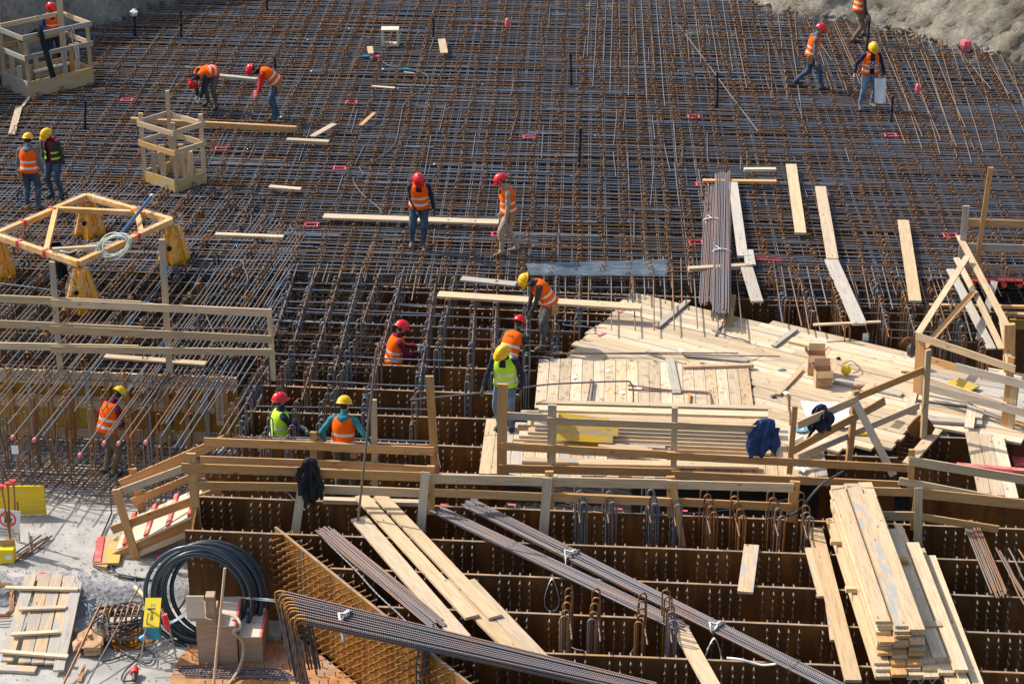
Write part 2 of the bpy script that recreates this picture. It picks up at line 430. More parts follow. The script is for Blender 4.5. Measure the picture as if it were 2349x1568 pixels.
for yy in ys:
    p0 = Vector((0, yy, 0))
    for s0, s1 in spans(mp, p0, CU, -16, 16):
        e = random.uniform(-.12, .12)
        if s1-s0 < .6: continue
        p = p0+CU*(s0+e)+Z*random.uniform(-.012, .012); q = p0+CU*(s1+random.uniform(-.1, .15))+Z*random.uniform(-.012, .012)
        q.y += random.uniform(-.03, .03)
        if s1-s0 > 9:           # lapped bars
            k = random.uniform(.25, .75); mid = p.lerp(q, k)
            add_bar(p, mid+CU*.7, .0155, 'cross_bar', mat_root, n_cross, 1.3)
            add_bar(mid-Y*.032, q-Y*.032, .0155, 'cross_bar', mat_root, n_cross, 1.3)
        else: add_bar(p, q, .0135, 'cross_bar', mat_root, n_cross)
stuff.make('far_cross_bars', M['bar'], mat_root, True)['kind'] = 'stuff' if stuff.v else 'stuff'
stuff = MB(); n_long = [0]
x = -18.0
hole = wpoly([(-70, 430), (300, 440), (560, 560), (600, 660), (-70, 660)], 0)
xs = []
while x < 19:
    xs.append(x); xs.append(x+.045) if random.random() < .4 else None
    x += random.choice((.22, .22, .28, .34))
order = sorted(xs, key=lambda a: abs(a-1))
for x in order:
    p0 = Vector((x, 40, -.03))
    for s0, s1 in spans(mp, p0, LV, -12, 30):
        if s1-s0 < 1: continue
        a = p0+LV*(s0+random.uniform(-.9, .5)); c = p0+LV*s1
        if a.y < 32: pass
        add_bar(a+Z*random.uniform(-.008, .008), c, .011, 'long_bar', mat_root, n_long, 1, 'longbar', 280)
o = stuff.make('outer_long_bars', M['longbar'], mat_root, True) if stuff.v else None
if o: o['kind'] = 'stuff'
# bars of the layers lower in the mat, seen only through the gaps: nobody can pick them apart
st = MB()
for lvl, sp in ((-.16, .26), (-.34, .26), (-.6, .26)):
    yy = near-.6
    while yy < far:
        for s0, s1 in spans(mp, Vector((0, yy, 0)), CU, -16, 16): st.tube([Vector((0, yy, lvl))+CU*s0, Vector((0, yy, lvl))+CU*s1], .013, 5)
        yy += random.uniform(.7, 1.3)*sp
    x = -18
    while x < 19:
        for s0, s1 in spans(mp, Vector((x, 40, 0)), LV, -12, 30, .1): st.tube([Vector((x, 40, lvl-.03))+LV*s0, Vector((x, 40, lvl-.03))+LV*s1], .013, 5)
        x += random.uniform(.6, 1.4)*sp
st.make('lower_layer_bars', M['shadebar'], mat_root, True)['kind'] = 'stuff'
st = MB()
dense = wpoly([(1690, 205), (2000, 232), (2420, 235), (2420, 640), (1760, 640), (1600, 420), (1560, 260)], 0)
for yy in ys:
    for off in (.085,):
        for s0, s1 in spans(dense, Vector((0, yy+off, 0)), CU, -2, 18):
            if s1-s0 > .5: st.tube([Vector((0, yy+off, .004))+CU*(s0+random.uniform(-.3, 3.5)), Vector((0, yy+off, .004))+CU*s1], .0145, 5)
st.make('close_laid_bars', M['bar'], mat_root, True)['kind'] = 'stuff'
# long bars laid on top at the upper right, ending in a staggered line
def top_bars(pairs, mt='longbar', z=.03, r=.013, par=mat_root, name='top_bar'):
    for (x0, y0), (x1, y1) in pairs: bar(name, at(x0, y0, z), at(x1, y1, z), r, mt, par, .5)
tb = []
for x0, x1, y1 in ((885, 675, 510), (770, 725, 775), (845, 820, 555), (905, 877, 820), (960, 970, 600), (1050, 1045, 860), (1100, 1130, 655), (1160, 1210, 890), (1230, 1285, 700), (1290, 1370, 955), (1410, 1462, 500), (1540, 1590, 540), (1630, 1695, 565), (1755, 1850, 600), (1885, 1980, 640), (1950, 2105, 785), (2020, 2110, 530)):
    tb.append((T(13, x0 if x0 < 880 or x0 > 890 else 700, 0), T(13, x1, y1)))
top_bars(tb)
tb = []
for (a, c, d, e) in ((0, 380, 40, 850), (90, 110, 175, 890), (180, 120, 290, 910), (240, 130, 270, 520), (320, 140, 570, 545), (370, 160, 575, 815), (480, 180, 720, 845), (580, 190, 830, 760), (700, 200, 900, 560), (820, 230, 1235, 1290), (860, 260, 1060, 900), (960, 245, 1385, 1225), (1035, 255, 1380, 1330), (1140, 285, 1550, 1260), (1230, 290, 1545, 1385), (1320, 320, 1690, 1320), (1370, 340, 1700, 1415), (1440, 350, 1850, 1345), (1540, 390, 1825, 1465), (1640, 400, 1930, 1370), (1720, 460, 2000, 800), (1850, 440, 2100, 1410), (1910, 460, 2160, 840), (1980, 470, 2330, 1260), (2080, 490, 2400, 1100), (2150, 520, 2450, 1400), (600, 190, 860, 770), (1690, 415, 1865, 765)):
    tb.append((T(14, a, c), T(14, d, e)))
top_bars(tb)
bar('top_bar', at(*T(13, 1500, 235), .06), at(*T(13, 2205, 1180), .05), .014, 'longbar', mat_root, .3)
bar('top_bar', at(*T(13, 1500, 243), .06), at(*T(13, 2300, 232), .05), .014, 'bar', mat_root, .3)

# irregular laps: short bars, doubled bars and slightly skewed bars
st = MB()
for k in range(70):
    c = at(random.uniform(150, 1700), random.uniform(20, 600), .02)
    if not inside(mp, c.x, c.y) or in_crate(c): continue
    L_ = random.uniform(.6, 2.6); d = (CU+Y*random.gauss(0, .012)).normalized(); 
    for j in range(random.choice((1, 2, 3))): st.tube([c+Y*.034*j, c+Y*.034*j+d*L_], .0145, 5)
for k in range(60):
    c = at(random.uniform(150, 2200), random.uniform(60, 600), .03)
    if not inside(mp, c.x, c.y) or in_crate(c): continue
    d = (LV+X*random.gauss(0, .03)).normalized(); st.tube([c, c+d*random.uniform(.8, 3)], .012, 5)
st.make('lapped_bars', M['bar'], mat_root, True)['kind'] = 'stuff'
# hooks: inverted U links standing in rows
def hook_mesh(name, mat, w=.075, leg=.35, top=.13, r=.0085, n=5):
    b = MB(); h = w/2; pts = [(-h, 0, -leg), (-h, 0, top-h)]
    pts += [(-h*math.cos(a), 0, top-h+h*math.sin(a)) for a in (.5, 1.05, 1.57, 2.1, 2.64)]
    pts += [(h, 0, top-h), (h, 0, -leg*.55)]
    b.tube(pts, r, n); return b.mesh(name, M[mat], True)
HK = [hook_mesh('hook', 'hook', .085, .25, .12, .0115), hook_mesh('hook', 'hook', .09, .3, .16, .0115), hook_mesh('hook', 'hook', .085, .3, .14, .0115)]
cand = []
x = -17.5; ri = 0
while x < 19:
    yy = near+random.uniform(0, .3)-.3
    while yy < far:
        q = Vector((x, 40, 0))+LV*((yy-40)/LV.y)
        px, py = px_of(q)
        if inside(mp, q.x, q.y) and -20 < px < 2370 and -10 < py and not inside(hole, q.x, q.y) and not in_crate(q):
            cand.append((q+Vector((random.uniform(-.03, .03)+.05*math.sin(yy*1.1+ri), 0, random.uniform(-.025, .03))), py))
        yy += random.uniform(.20, .34)
    x += random.choice((.46, .5, .56)); ri += 1
cand.sort(key=lambda c: -c[1])
sm = MB()
for i, (q, py) in enumerate(cand):
    me = HK[random.choice((0, 1, 1, 0, 2))] ; Mx = Matrix.Translation(q) @ Matrix.Rotation(random.uniform(-.5, .5), 4, 'Z') @ Matrix.Rotation(random.uniform(-.12, .12), 4, 'Y')
    if i < 290: put('hook', me, Mx, mat_root)
    else:
        b0 = len(sm.v); sm.v.extend([Mx @ v.co for v in me.vertices]); sm.f.extend([[b0+k for k in p.vertices] for p in me.polygons]); sm.m.extend([0]*len(me.polygons))
sm.make('far_hooks', M['hook'], mat_root, True)['kind'] = 'stuff'

# ================================================================ left mat with its long bars on top, running out over the deep pit
lroot = root('rebar_mat', at(250, 700), 'left rebar mat whose long bars run out over the trench beside the yellow frame', 'rebar mat')
lm = wpoly([(-70, 440), (120, 410), (520, 430), (700, 540), (640, 700), (612, 860), (560, 1010), (540, 912), (-70, 905)], .02)
lx = MB(); cnt = 0; x = -16.0
while x < 4:
    p0 = Vector((x, 40, .015))
    for s0, s1 in spans(lm, p0, LL, -14, 14):
        a = p0+LL*s0; px, py = px_of(a)
        if py > 850 or px < 5:
            ry = random.choice((905, 918, 925, 930, 945, 975, 1005, 1030)) if px < 520 else random.choice((905, 960, 1000))
            a = p0+LL*((at(px, ry).y-40)/LL.y)
        if s1-s0 > .8:
            bar('long_bar', a+Z*random.uniform(-.01, .02), p0+LL*s1, .0145, random.choice(('longbar', 'longbar', 'bar')), lroot, .7)
            cnt += 1
    x += random.choice((.075, .10, .12, .2))
for yy_ in (548, 575, 610, 640, 670, 700, 735, 770, 800, 826, 874, 903):
    p0 = at(0, yy_, -.03); p0.x = 0; poly = wpoly([(-70, 440), (640, 440), (640, 700), (612, 915), (-70, 905)], -.03)
    for s0, s1 in spans(poly, p0, CU, -18, 5):
        if s1-s0 > .5: bar('cross_bar', p0+CU*s0, p0+CU*s1+X*random.uniform(-.1, .3), .014, 'bar', lroot)
for xa, xb, ya, yb in ((-30, 700, 553, 580), (-30, 660, 738, 760), (0, 380, 615, 626), (0, 372, 650, 700), (30, 640, 538, 545)):
    bar('cross_bar', at(xa, ya, .045), at(xb, yb, .045), .014, 'bar', lroot)
sm = MB()
for i in range(520):
    yy_ = random.uniform(450, 842); q = at(random.uniform(-20, 640), yy_, 0)
    rowx = round((q.x-LL.x*q.y)/.55)*.55+LL.x*q.y; q.x = rowx+random.uniform(-.04, .04); q.z = random.uniform(-.03, .02)
    px, py = px_of(q)
    if px > 620 or in_crate(q): continue
    me = HK[1]; Mx = Matrix.Translation(q) @ Matrix.Rotation(random.uniform(-.5, .5), 4, 'Z')
    if i < 270: put('hook', me, Mx, lroot)
    else:
        b0 = len(sm.v); sm.v.extend([Mx @ v.co for v in me.vertices]); sm.f.extend([[b0+k for k in p.vertices] for p in me.polygons]); sm.m.extend([0]*len(me.polygons))
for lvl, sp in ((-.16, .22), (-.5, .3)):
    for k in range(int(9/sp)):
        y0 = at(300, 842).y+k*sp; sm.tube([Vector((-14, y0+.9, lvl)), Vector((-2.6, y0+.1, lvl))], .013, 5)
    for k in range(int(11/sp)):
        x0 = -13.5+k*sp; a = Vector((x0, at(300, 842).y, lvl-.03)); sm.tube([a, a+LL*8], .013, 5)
sm.make('lower_layer_bars', M['shadebar'], lroot, True)['kind'] = 'stuff'
HK2 = [hook_mesh('hook', 'hook', .085, 1.5, .12, .009), hook_mesh('hook', 'hook', .085, 1.25, .12, .009)]
for k in range(42):                                   # long-legged links standing in the trench
    px = random.uniform(0, 600); py = random.choice((872, 900, 925, 950))+random.uniform(-10, 14); q = at(px, py, 0); q.z = random.uniform(-.18, .03)
    rowx = round((q.x-LL.x*q.y)/.62)*.62+LL.x*q.y; q.x = rowx+random.uniform(-.07, .07)
    put('hook', random.choice(HK2), Matrix.Translation(q) @ Matrix.Rotation(random.uniform(-.4, .4), 4, 'Z') @ Matrix.Rotation(random.uniform(-.05, .05), 4, 'Y'), lroot)
for k, (x, y) in enumerate((T(31, 110, 870), T(31, 305, 893), T(31, 712, 1030), T(31, 930, 922), T(31, 1060, 925), T(31, 1303, 915))):
    a = at(x, y, .03); Mx, L = frame(a, a+LL, Z)
    bar('long_bar', a, a+LL*5.5, .0145, 'longbar', lroot, .4)
    cb = MB(); cb.tube([(-.035, 0, 0), (.05, 0, 0)], .032, 10); c = put('pink_end_cap', cb.mesh('cap', M['pinkcap'], True), Mx, lroot)
# lower mat on the slab in the trench
proot = root('rebar_mat', at(250, 1080, -1.45), 'dark lower rebar mat on the trench floor below the ends of the left bars', 'rebar mat')
pm = wpoly([(-70, 980), (560, 990), (452, 1120), (430, 1128), (-70, 1100)], -1.45)
for k in range(26):
    y0 = 985+k*5.6; p0 = at(0, y0, -1.45+random.uniform(-.03, .03)); p0.x = 0
    pe = at(random.uniform(440, 470), y0+16, p0.z); bar('cross_bar', at(-80, y0-4, p0.z), pe, .015, 'bar', proot)
for k in range(34):
    x0 = -100+k*20; bar('long_bar', at(x0-30, 1128+random.uniform(-6, 8), -1.41), at(x0+110, 985, -1.41), .015, 'bar', proot)
for (x0, x1, y) in ((185, 440, 1140), (190, 430, 1150), (195, 440, 1158)):
    bar('cross_bar', at(x0, y-4, -1.5), at(x1, y+4, -1.5), .014, 'bar', proot)
for k in range(26):                                  # vertical starter bars
    px = random.uniform(0, 170) if k < 16 else random.uniform(0, 30); py = random.uniform(1060, 1110); q = at(px, py, -1.4)
    bar('starter_bar', q, q+Vector((random.uniform(-.25, .1), 0, random.uniform(.7, 1.25))), .015, 'longbar', proot)
for k, (a, c, d, e) in enumerate(((1210, 1050, 1260, 1400), (1280, 960, 1330, 1480), (1325, 920, 1360, 1500), (1345, 870, 1390, 1500), (1395, 940, 1440, 1500), (1440, 860, 1500, 1500), (1520, 860, 1560, 1500), (1600, 850, 1640, 1500), (1670, 880, 1710, 1500), (1290, 1050, 1320, 1400), (1745, 890, 1760, 1300))):
    q = at(*T(31, d, e), -1.5); tp = aty(*T(31, a, c), q.y); bar('starter_bar', q, tp, .015, 'longbar', proot)

# formwork wall closing the trench
fr = root('formwork_wall', at(270, 850, -.05), 'timber and yellow panel formwork wall closing the trench under the left mat', 'formwork')
FA, FB = at(-80, 838, -.05), at(545, 862, -.05)
fu = (FB-FA).normalized(); fn = Vector((fu.y, -fu.x, 0))
L = (FB-FA).length
def wallboard(u0, u1, z0, z1, off, t, mt, nm):
    p = FA+fu*u0*L+fn*off; q = FA+fu*u1*L+fn*off; p.z = q.z = (z0+z1)/2
    beam(nm, p, q, z1-z0, t, Z, mt, fr)
for k in range(4): wallboard(k/4+.004, (k+1)/4-.004, -.55, -.24, 0, .03, 'opanel', 'yellow_panel')
for k in range(4): wallboard(k/4+.004, (k+1)/4-.004, -1.22, -.80, 0, .03, 'opanel' if k > 1 else 'yply', 'yellow_panel')
for z0, z1, o_ in ((-.24, -.06, .05), (-.30, -.21, .10), (-.80, -.63, .05), (-.63, -.55, .04), (-1.42, -1.22, .05)): wallboard(0, 1, z0, z1, o_, .05, 'pine', 'waler')
for k in range(14):
    u = .02+k*.072; p = FA+fu*u*L+fn*.10; a = Vector((p.x, p.y, -1.5)); beam('strut', a, Vector((p.x, p.y, -.02)), .09, .05, X, 'tan' if k % 3 else 'grey', fr)
wallboard(.92, .95, -1.0, -.1, .13, .03, 'deck', 'cleat')
# ================================================================ studded steel plates
PV = (at(2349, 1215, PT)-at(450, 1138, PT)).normalized()
def stud_mesh(L=.12, r=.0115, hr=.0195, mt='stud'):
    b = MB(); b.tube([(0, 0, 0), (0, -L+.012, 0)], r, 6); b.tube([(0, -L+.012, 0), (0, -L, 0)], hr, 8); return b.mesh('stud', M[mt], True)
STUD = stud_mesh(); OST = stud_mesh(.20, .013, .022, 'ostud')
def plate(a, c, label, h=1.75, t=.03, cols=None, gap=4, off=0, rows=4, left_part=None, nmax=300, skip=None):
    p, q = at(a[0], a[1], PT), at(c[0], c[1], PT); L = (q-p).length; u = (q-p).normalized(); n = Vector((u.y, -u.x, 0))
    rt = root('steel_plate', p-Z*h, label, 'steel plate', 'stud covered steel plates')
    b = MB(); Mx = Matrix((u, -n, Z)).transposed().to_4x4(); Mx.translation = p
    b.quadbox(Matrix.Translation((0, t/2, -h/2-.006)), L, t, h-.012, 0)
    put('web', b.mesh('web', M['plate']), Mx, rt)
    b = MB(); b.quadbox(Matrix.Translation((0, t/2-.001, -.006)), L, t+.012, .012, 0)
    put('top_edge', b.mesh('top_edge', M['edge']), Mx, rt)
    s = .12+off; k = 0; cnt = 0; sm = MB(); spots = []
    while s < L-.08:
        for j in range(rows+1):
            spots.append((j, s))
        k += 1; s += .155 if k % gap else .34
    spots.sort(key=lambda c: (c[0] >= rows, c[1]))
    for j, s in spots:
        if skip and skip(s, j): continue
        P4 = Mx @ Matrix.Translation((s+random.uniform(-.006, .006), 0, -.075-.122*j)) @ Matrix.Rotation(random.gauss(0, .05), 4, 'Z') @ Matrix.Rotation(random.gauss(0, .05), 4, 'X')
        w = P4.translation; x_, y_ = px_of(w)
        if not (-40 < x_ < 2400 and y_ < 1600): continue
        if cnt < nmax and j < rows: put('stud', STUD, P4, rt); cnt += 1
        else:
            b0 = len(sm.v); sm.v.extend([P4 @ v.co for v in STUD.vertices]); sm.f.extend([[b0+i for i in f.vertices] for f in STUD.polygons]); sm.m.extend([0]*len(STUD.polygons))
    for j, s in spots:                         # studs on the far side, whose heads show above the edge
        if j == 0:
            P4 = Mx @ Matrix.Translation((s, t, -.012)) @ Matrix.Rotation(math.pi, 4, 'Z') @ Matrix.Rotation(-.25, 4, 'X') @ Matrix.Diagonal((1, .45, 1, 1))
            b0 = len(sm.v); sm.v.extend([P4 @ v.co for v in STUD.vertices]); sm.f.extend([[b0+i for i in f.vertices] for f in STUD.polygons]); sm.m.extend([0]*len(STUD.polygons))
    if sm.v: sm.make('far_side_studs', M['stud'], rt, True)['kind'] = 'stuff'
    return rt
plate((2165, 712), (2349+60, 720), 'far right steel plate behind the leaning rails and white boards')
plate((622, 648), (2120, 700), 'farthest steel plate in the cells, under the edge of the mat')
plate((618, 688), (1420, 722), 'second farthest steel plate, below the long pale plank')
plate((618, 733), (1330, 763), 'steel plate just behind the helmet of the worker in the maroon shirt')
plate((624, 779), (1290, 808), 'steel plate behind the maroon sleeves, level with the bending yellow helmet worker')
plate((630, 828), (1230, 850), 'steel plate in front of the waist-deep worker in the maroon shirt')
plate((600, 884), (1190, 905), 'steel plate with hooked bars between the maroon shirt and the lime vest workers')
plate((560, 943), (1160, 962), 'steel plate right behind the red helmet of the lime vest worker')
plate((540, 1001), (1115, 1026), 'steel plate beside the upper rail of the back fence')
plate((470, 1062), (1120, 1090), 'steel plate behind the teal hoodie worker at the rail')
plate((450, 1138), (2349+60, 1216), 'long steel plate running right under the front fence rails', gap=4)
plate((424, 1216), (2349+60, 1291), 'long steel plate next nearer than the one under the fence')
plate((757, 1303), (2349+60, 1373), 'long steel plate crossing behind the loose diagonal planks, third of the near rows', off=.1)
plate((866, 1391), (2349+60, 1457), 'long steel plate with the white sling hanging over its edge', off=.05)
plate((972, 1486), (2349+60, 1546), 'long steel plate below the front hooked bars, next to nearest', off=.15)
plate((1110, 1592), (2349+60, 1640), 'nearest steel plate, seen only at the bottom edge of the view', rows=2)
plate((2098, 1000), (2225, 1005), 'short steel plate at the hole beside the lifting lug', h=1.7)
plate((2095, 1068), (2349+60, 1083), 'steel plate under the narrow plank walkway on the right')
plate((1885, 1042), (2060, 1050), 'short steel plate in the dark gap below the deck corner')
# post plates closing the cells on their left
def side_plate(a, c, z0, z1, label, mt='plate', t=.03):
    p, q = at(a[0], a[1], z1), at(c[0], c[1], z1); b = MB(); u = (q-p).normalized(); n = Vector((u.y, -u.x, 0)); L = (q-p).length
    Mx = Matrix((u, -n, Z)).transposed().to_4x4(); Mx.translation = p
    b.quadbox(Matrix.Translation((0, 0, -(z1-z0)/2)), L, t, z1-z0)
    o = put('steel_plate', b.mesh('steel_plate', M[mt]), Mx); tag(o, label, 'steel plate'); return o
side_plate((548, 1000), (598, 915), -1.9, PT-.03, 'plain rusty plate closing the cells beside the yellow formwork')
side_plate((440, 1216), (455, 1140), -1.9, PT-.03, 'plain rusty end plate beside the ramp rails')
# diagonal orange plate at the front, studded on both faces
da, dc = at(630, 1208, PT), at(1125, 1608, PT)
rt = root('steel_plate', da-Z*1.6, 'diagonal orange-rusted plate bristling with long studs on its sunny face', 'steel plate')
u = (dc-da).normalized(); n = Vector((u.y, -u.x, 0))
if n.x > 0: n = -n
L = (dc-da).length
Mx = Matrix((u, -n, Z)).transposed().to_4x4(); Mx.translation = da
b = MB(); b.quadbox(Matrix.Translation((0, .015, -.818)), L, .03, 1.60); put('web', b.mesh('web', M['oplate']), Mx, rt)
b = MB(); b.quadbox(Matrix.Translation((0, .015, -.006)), L, .045, .014); put('top_edge', b.mesh('top_edge', M['edge']), Mx, rt)
for s in (.85, L-1.9):
    b = MB(); b.quadbox(Matrix.Translation((s, -.004, -.5)), .06, .008, 1.0); put('weld_seam', b.mesh('weld_seam', M['alu']), Mx, rt)
k = 0; s = .10; flip = Matrix.Rotation(math.pi, 4, 'Z'); cnt = 0
while s < L-.05:
    for j in range(11):
        P4 = Mx @ Matrix.Translation((s, 0, -.07-.135*j)) @ Matrix.Rotation(random.gauss(0, .04), 4, 'Z') @ Matrix.Rotation(random.gauss(0, .03), 4, 'X')
        if n.dot(-(Mx.to_3x3() @ Y)) < 0: P4 = P4 @ flip
        if cnt < 290: put('stud', OST, P4, rt); cnt += 1
    if k % 2 == 0 or True:
        P4 = Mx @ Matrix.Translation((s+.05, .03, -.09)) @ Matrix.Rotation(math.pi, 4, 'Z')
        put('back_stud', OST, P4, rt)
    k += 1; s += .165 if k % 5 else .30
# big flat plate at the left front that the hose leans on
# (its face is the near side of the second long plate)
# studs on the base slab
bs_ = MB(); vs = MB(); vs.tube([(0, 0, 0), (0, 0, .12)], .0095, 6); vs.tube([(0, 0, .12), (0, 0, .135)], .018, 8)
vm = vs.mesh('stud', M['ostud'], True)
sb = root('base_studs', at(600, 1540, -1.83), 'short rusty studs standing in a grid on the orange base slab', 'weld studs')
for i in range(30):
    for j in range(6):
        x_, y_ = 425+i*22+j*9, 1480+j*19
        q = at(x_, y_, -1.83)
        if (i in (8,)) or not inside([(412, 1512), (448, 1482), (686, 1476), (800, 1575), (400, 1600)], x_, y_): continue
        if 440 < x_ < 610 and y_ < 1510: continue
        put('stud', vm, Matrix.Translation(q+Vector((random.uniform(-.02, .02), random.uniform(-.02, .02), 0))), sb)

# ================================================================ open cells: rows of tall tie links with bars
HT = [hook_mesh('tie_link', 'hook', .095, 1.3, .20, .0125, 6), hook_mesh('tie_link', 'bluehook', .095, 1.2, .20, .0125, 6)]
ordn = ['first', 'second', 'third', 'fourth', 'fifth', 'sixth', 'seventh', 'eighth', 'ninth', 'tenth', 'eleventh', 'twelfth', 'thirteenth', 'fourteenth', 'fifteenth', 'sixteenth', 'seventeenth', 'eighteenth']
rows = []   # (far photo point, near photo point) of each row
for xf, yf, xn, yn in ((672, 640, 548, 1000), (715, 640, 603, 1035), (776, 645, 655, 1040), (824, 640, 716, 1040), (868, 640, 752, 960), (922, 640, 832, 960), (1000, 642, 943, 1000), (1044, 645, 1000, 820), (1092, 650, 1076, 900), (1140, 652, 1130, 880), (1210, 650, 1205, 890), (1275, 650, 1272, 800), (1330, 650, 1326, 765), (1450, 648, 1450, 700)):
    rows.append((xf, yf, xn, yn))
for k, (xf, yf, xn, yn) in enumerate(rows):
    a, c = at(xf, yf, 0), at(xn, yn, 0); L = (c-a).length
    rt = root('tie_link_row', (a+c)/2-Z*1.2, f'{ordn[k]} row of tall hooked tie links in the open steel cells, counting from the left', 'tie links', 'rows of tie links in the open cells')
    s = .1
    while s < L:
        q = a.lerp(c, s/L); blue = (q.y < 42.5 and random.random() < .7) or random.random() < .25
        cl = (s % 1.15)
        if cl < .95:
            me = HT[1 if blue else 0]
            put('tie_link', me, Matrix.Translation(q+Vector((random.uniform(-.035, .035), 0, -.02-.10*(cl > .5)+random.uniform(-.05, .03)))) @ Matrix.Rotation(random.uniform(-.5, .5), 4, 'Z'), rt)
        s += random.uniform(.17, .25)
    if yf < 700:
        e = random.uniform(.35, .8); bar('long_bar', a+Z*.0+LV*.6, a.lerp(c, e), .016, 'longbar', rt, .3)
n = 0
cr = root('rebar_lattice', at(900, 800, -.1), 'thin cross bars tied along the rows of links over the open steel cells', 'rebar lattice')
for (xa, ya, xb, yb) in ((587, 648, 1500, 660), (587, 662, 1460, 684), (600, 690, 1400, 712), (600, 712, 1380, 738), (600, 735, 1330, 762), (600, 764, 1225, 783), (610, 705, 1010, 720),
                         (630, 811, 1040, 828), (630, 870, 1020, 888), (587, 931, 997, 939), (587, 1000, 1005, 1012), (620, 690, 960, 700), (1180, 790, 1290, 795), (1180, 815, 1270, 820), (1270, 700, 1450, 712), (1290, 745, 1370, 752)):
    bar('cross_bar', at(xa, ya, -.04), at(xb, yb, -.04), .016, 'bar', cr, .4)
for xa, ya, xb, yb in ((T(22, 270, 870)+T(22, 75, 1350)), (T(22, 380, 830)+T(22, 165, 1490)), (T(22, 580, 840)+T(22, 490, 1040)), (T(22, 645, 840)+T(22, 595, 1000)), (T(22, 890, 850)+T(22, 860, 930)), (T(22, 1240, 860)+T(22, 1220, 930)), (T(22, 1420, 840)+T(22, 1375, 1000)), (T(22, 1450, 870)+T(22, 1395, 1170)),
                       (T(22, 1550, 860)+T(22, 1510, 1020)), (T(22, 1740, 740)+T(22, 1680, 1080)), (T(22, 1900, 850)+T(22, 1865, 1090)), (T(23, 290, 940)+T(23, 285, 1040)), (T(23, 480, 930)+T(23, 478, 1360)), (T(23, 690, 940)+T(23, 680, 1390)), (T(23, 890, 940)+T(23, 893, 1430))):
    bar('long_bar', at(xa, ya, .0), at(xb, yb, .0), .014, 'longbar', cr, .2)
# right side: bars hanging out over the deck, casting stripes on it
for (a, c, d, e) in ((1075, 950, 1105, 1435), (1180, 950, 1192, 1160), (1265, 960, 1275, 1435), (1355, 950, 1375, 1190), (1430, 940, 1455, 1430), (1515, 960, 1523, 1180), (1620, 950, 1662, 1415), (1830, 1100, 1848, 1425), (2005, 1040, 2068, 1465)):
    bar('long_bar', at(*T(23, a, c-170), 0), at(*T(23, d, e), 0), .015, 'longbar', cr, .1)
for (a, c, d, e) in ((60, 900, 130, 1360), (130, 940, 170, 1170), (195, 950, 303, 1395), (280, 930, 370, 1425), (360, 950, 470, 1440), (455, 930, 530, 1215), (560, 1000, 685, 1450), (720, 930, 900, 1480), (855, 940, 918, 1240), (940, 950, 1085, 1495), (1035, 950, 1120, 1245), (1160, 950, 1340, 1540), (1235, 960, 1318, 1235), (1370, 1060, 1475, 1400), (1450, 950, 1640, 1530), (1540, 960, 1640, 1245), (1660, 950, 1830, 1535)):
    bar('long_bar', at(*T(24, a-10, c-80), 0), at(*T(24, d, e), 0), .015, 'longbar', cr, .1)
for k, (ya, yb) in enumerate(((650, 660), (664, 668), (682, 690), (700, 706), (718, 722), (738, 742), (756, 765), (775, 785))):
    bar('cross_bar', at(1760 if k < 4 else 1900+20*k, ya, -.05), at(2240, yb, -.05), .014, 'bar', cr, .6)
for k, (xf, yf, xn, yn) in enumerate(((1775, 648, 1812, 715), (1830, 648, 1870, 740), (1905, 650, 1945, 770), (2005, 650, 2040, 780), (2060, 650, 2105, 790), (2130, 650, 2170, 800), (2175, 655, 2215, 800), (2250, 790, 2262, 860))):
    a, c = at(xf, yf, 0), at(xn, yn, 0); L = (c-a).length
    rt = root('tie_link_row', (a+c)/2-Z*1.2, f'{ordn[k]} row of rusty hooked tie links right of the rebar bundle beyond the timber deck', 'tie links', 'rows of tie links beyond the deck')
    s = .05
    while s < L:
        q = a.lerp(c, s/L); put('tie_link', HT[0 if random.random() < .8 else 1], Matrix.Translation(q+Vector((random.uniform(-.04, .04), 0, random.uniform(-.10, .0)))) @ Matrix.Rotation(random.uniform(-.5, .5), 4, 'Z'), rt); s += random.uniform(.15, .25)
# hooked tie clusters in the near cells
FRONT = ((565, 1240, .16, 1), (815, 1240, .16, 1), (1185, 1240, .16, 1), (1405, 1265, .16, 1), (1705, 1330, .16, 0), (1960, 1350, .16, 0))
def cluster(pl, label, nh=5, blue=0, dx=0.02, dyp=9.5, lean=0):
    x0, y0 = pl; rt = root('tie_link_cluster', at(x0, y0+60, -1.5), label, 'tie links', 'clusters of hooked tie links in the near cells')
    p0 = at(x0, y0+38, .0)
    for k in range(nh):
        q = p0+Vector((dx*k+random.uniform(-.02, .02), -.17*k, random.uniform(-.02, .02)-.02*k+.08))
        me = HT[1 if (blue and k < 5) or (not blue and k >= 3 and random.random() < .5) else 0]
        put('tie_link', me, Matrix.Translation(q) @ Matrix.Rotation(random.uniform(-.35, .35), 4, 'Z') @ Matrix.Scale(1.15, 4), rt)
    bar('tie_rod', p0+Vector((.0, -.2, .02)), p0+Vector((.02, -.9, -.02)), .014, 'longbar', rt, .2)
for k, (x, y, _, bl) in enumerate(FRONT): cluster((T(33, x+20, y)), f'{ordn[k]} cluster of hooked ties before the fence, from the left', 5, bl)
cluster(T(34, 25, 1350), 'seventh upright cluster of hooked ties in front of the fence', 5, 0)
cluster(T(34, 280, 1370), 'eighth cluster of hooked ties, nearest to the big plank stack', 5, 0)
for k, (x, y) in enumerate(((510, 720), (760, 735), (1170, 765), (1385, 745))):
    cluster(T(43, x, y), f'{ordn[k]} of the four rusty hooked tie clusters near the bottom, from the left', 5, 0, -.02 if k < 3 else .01)
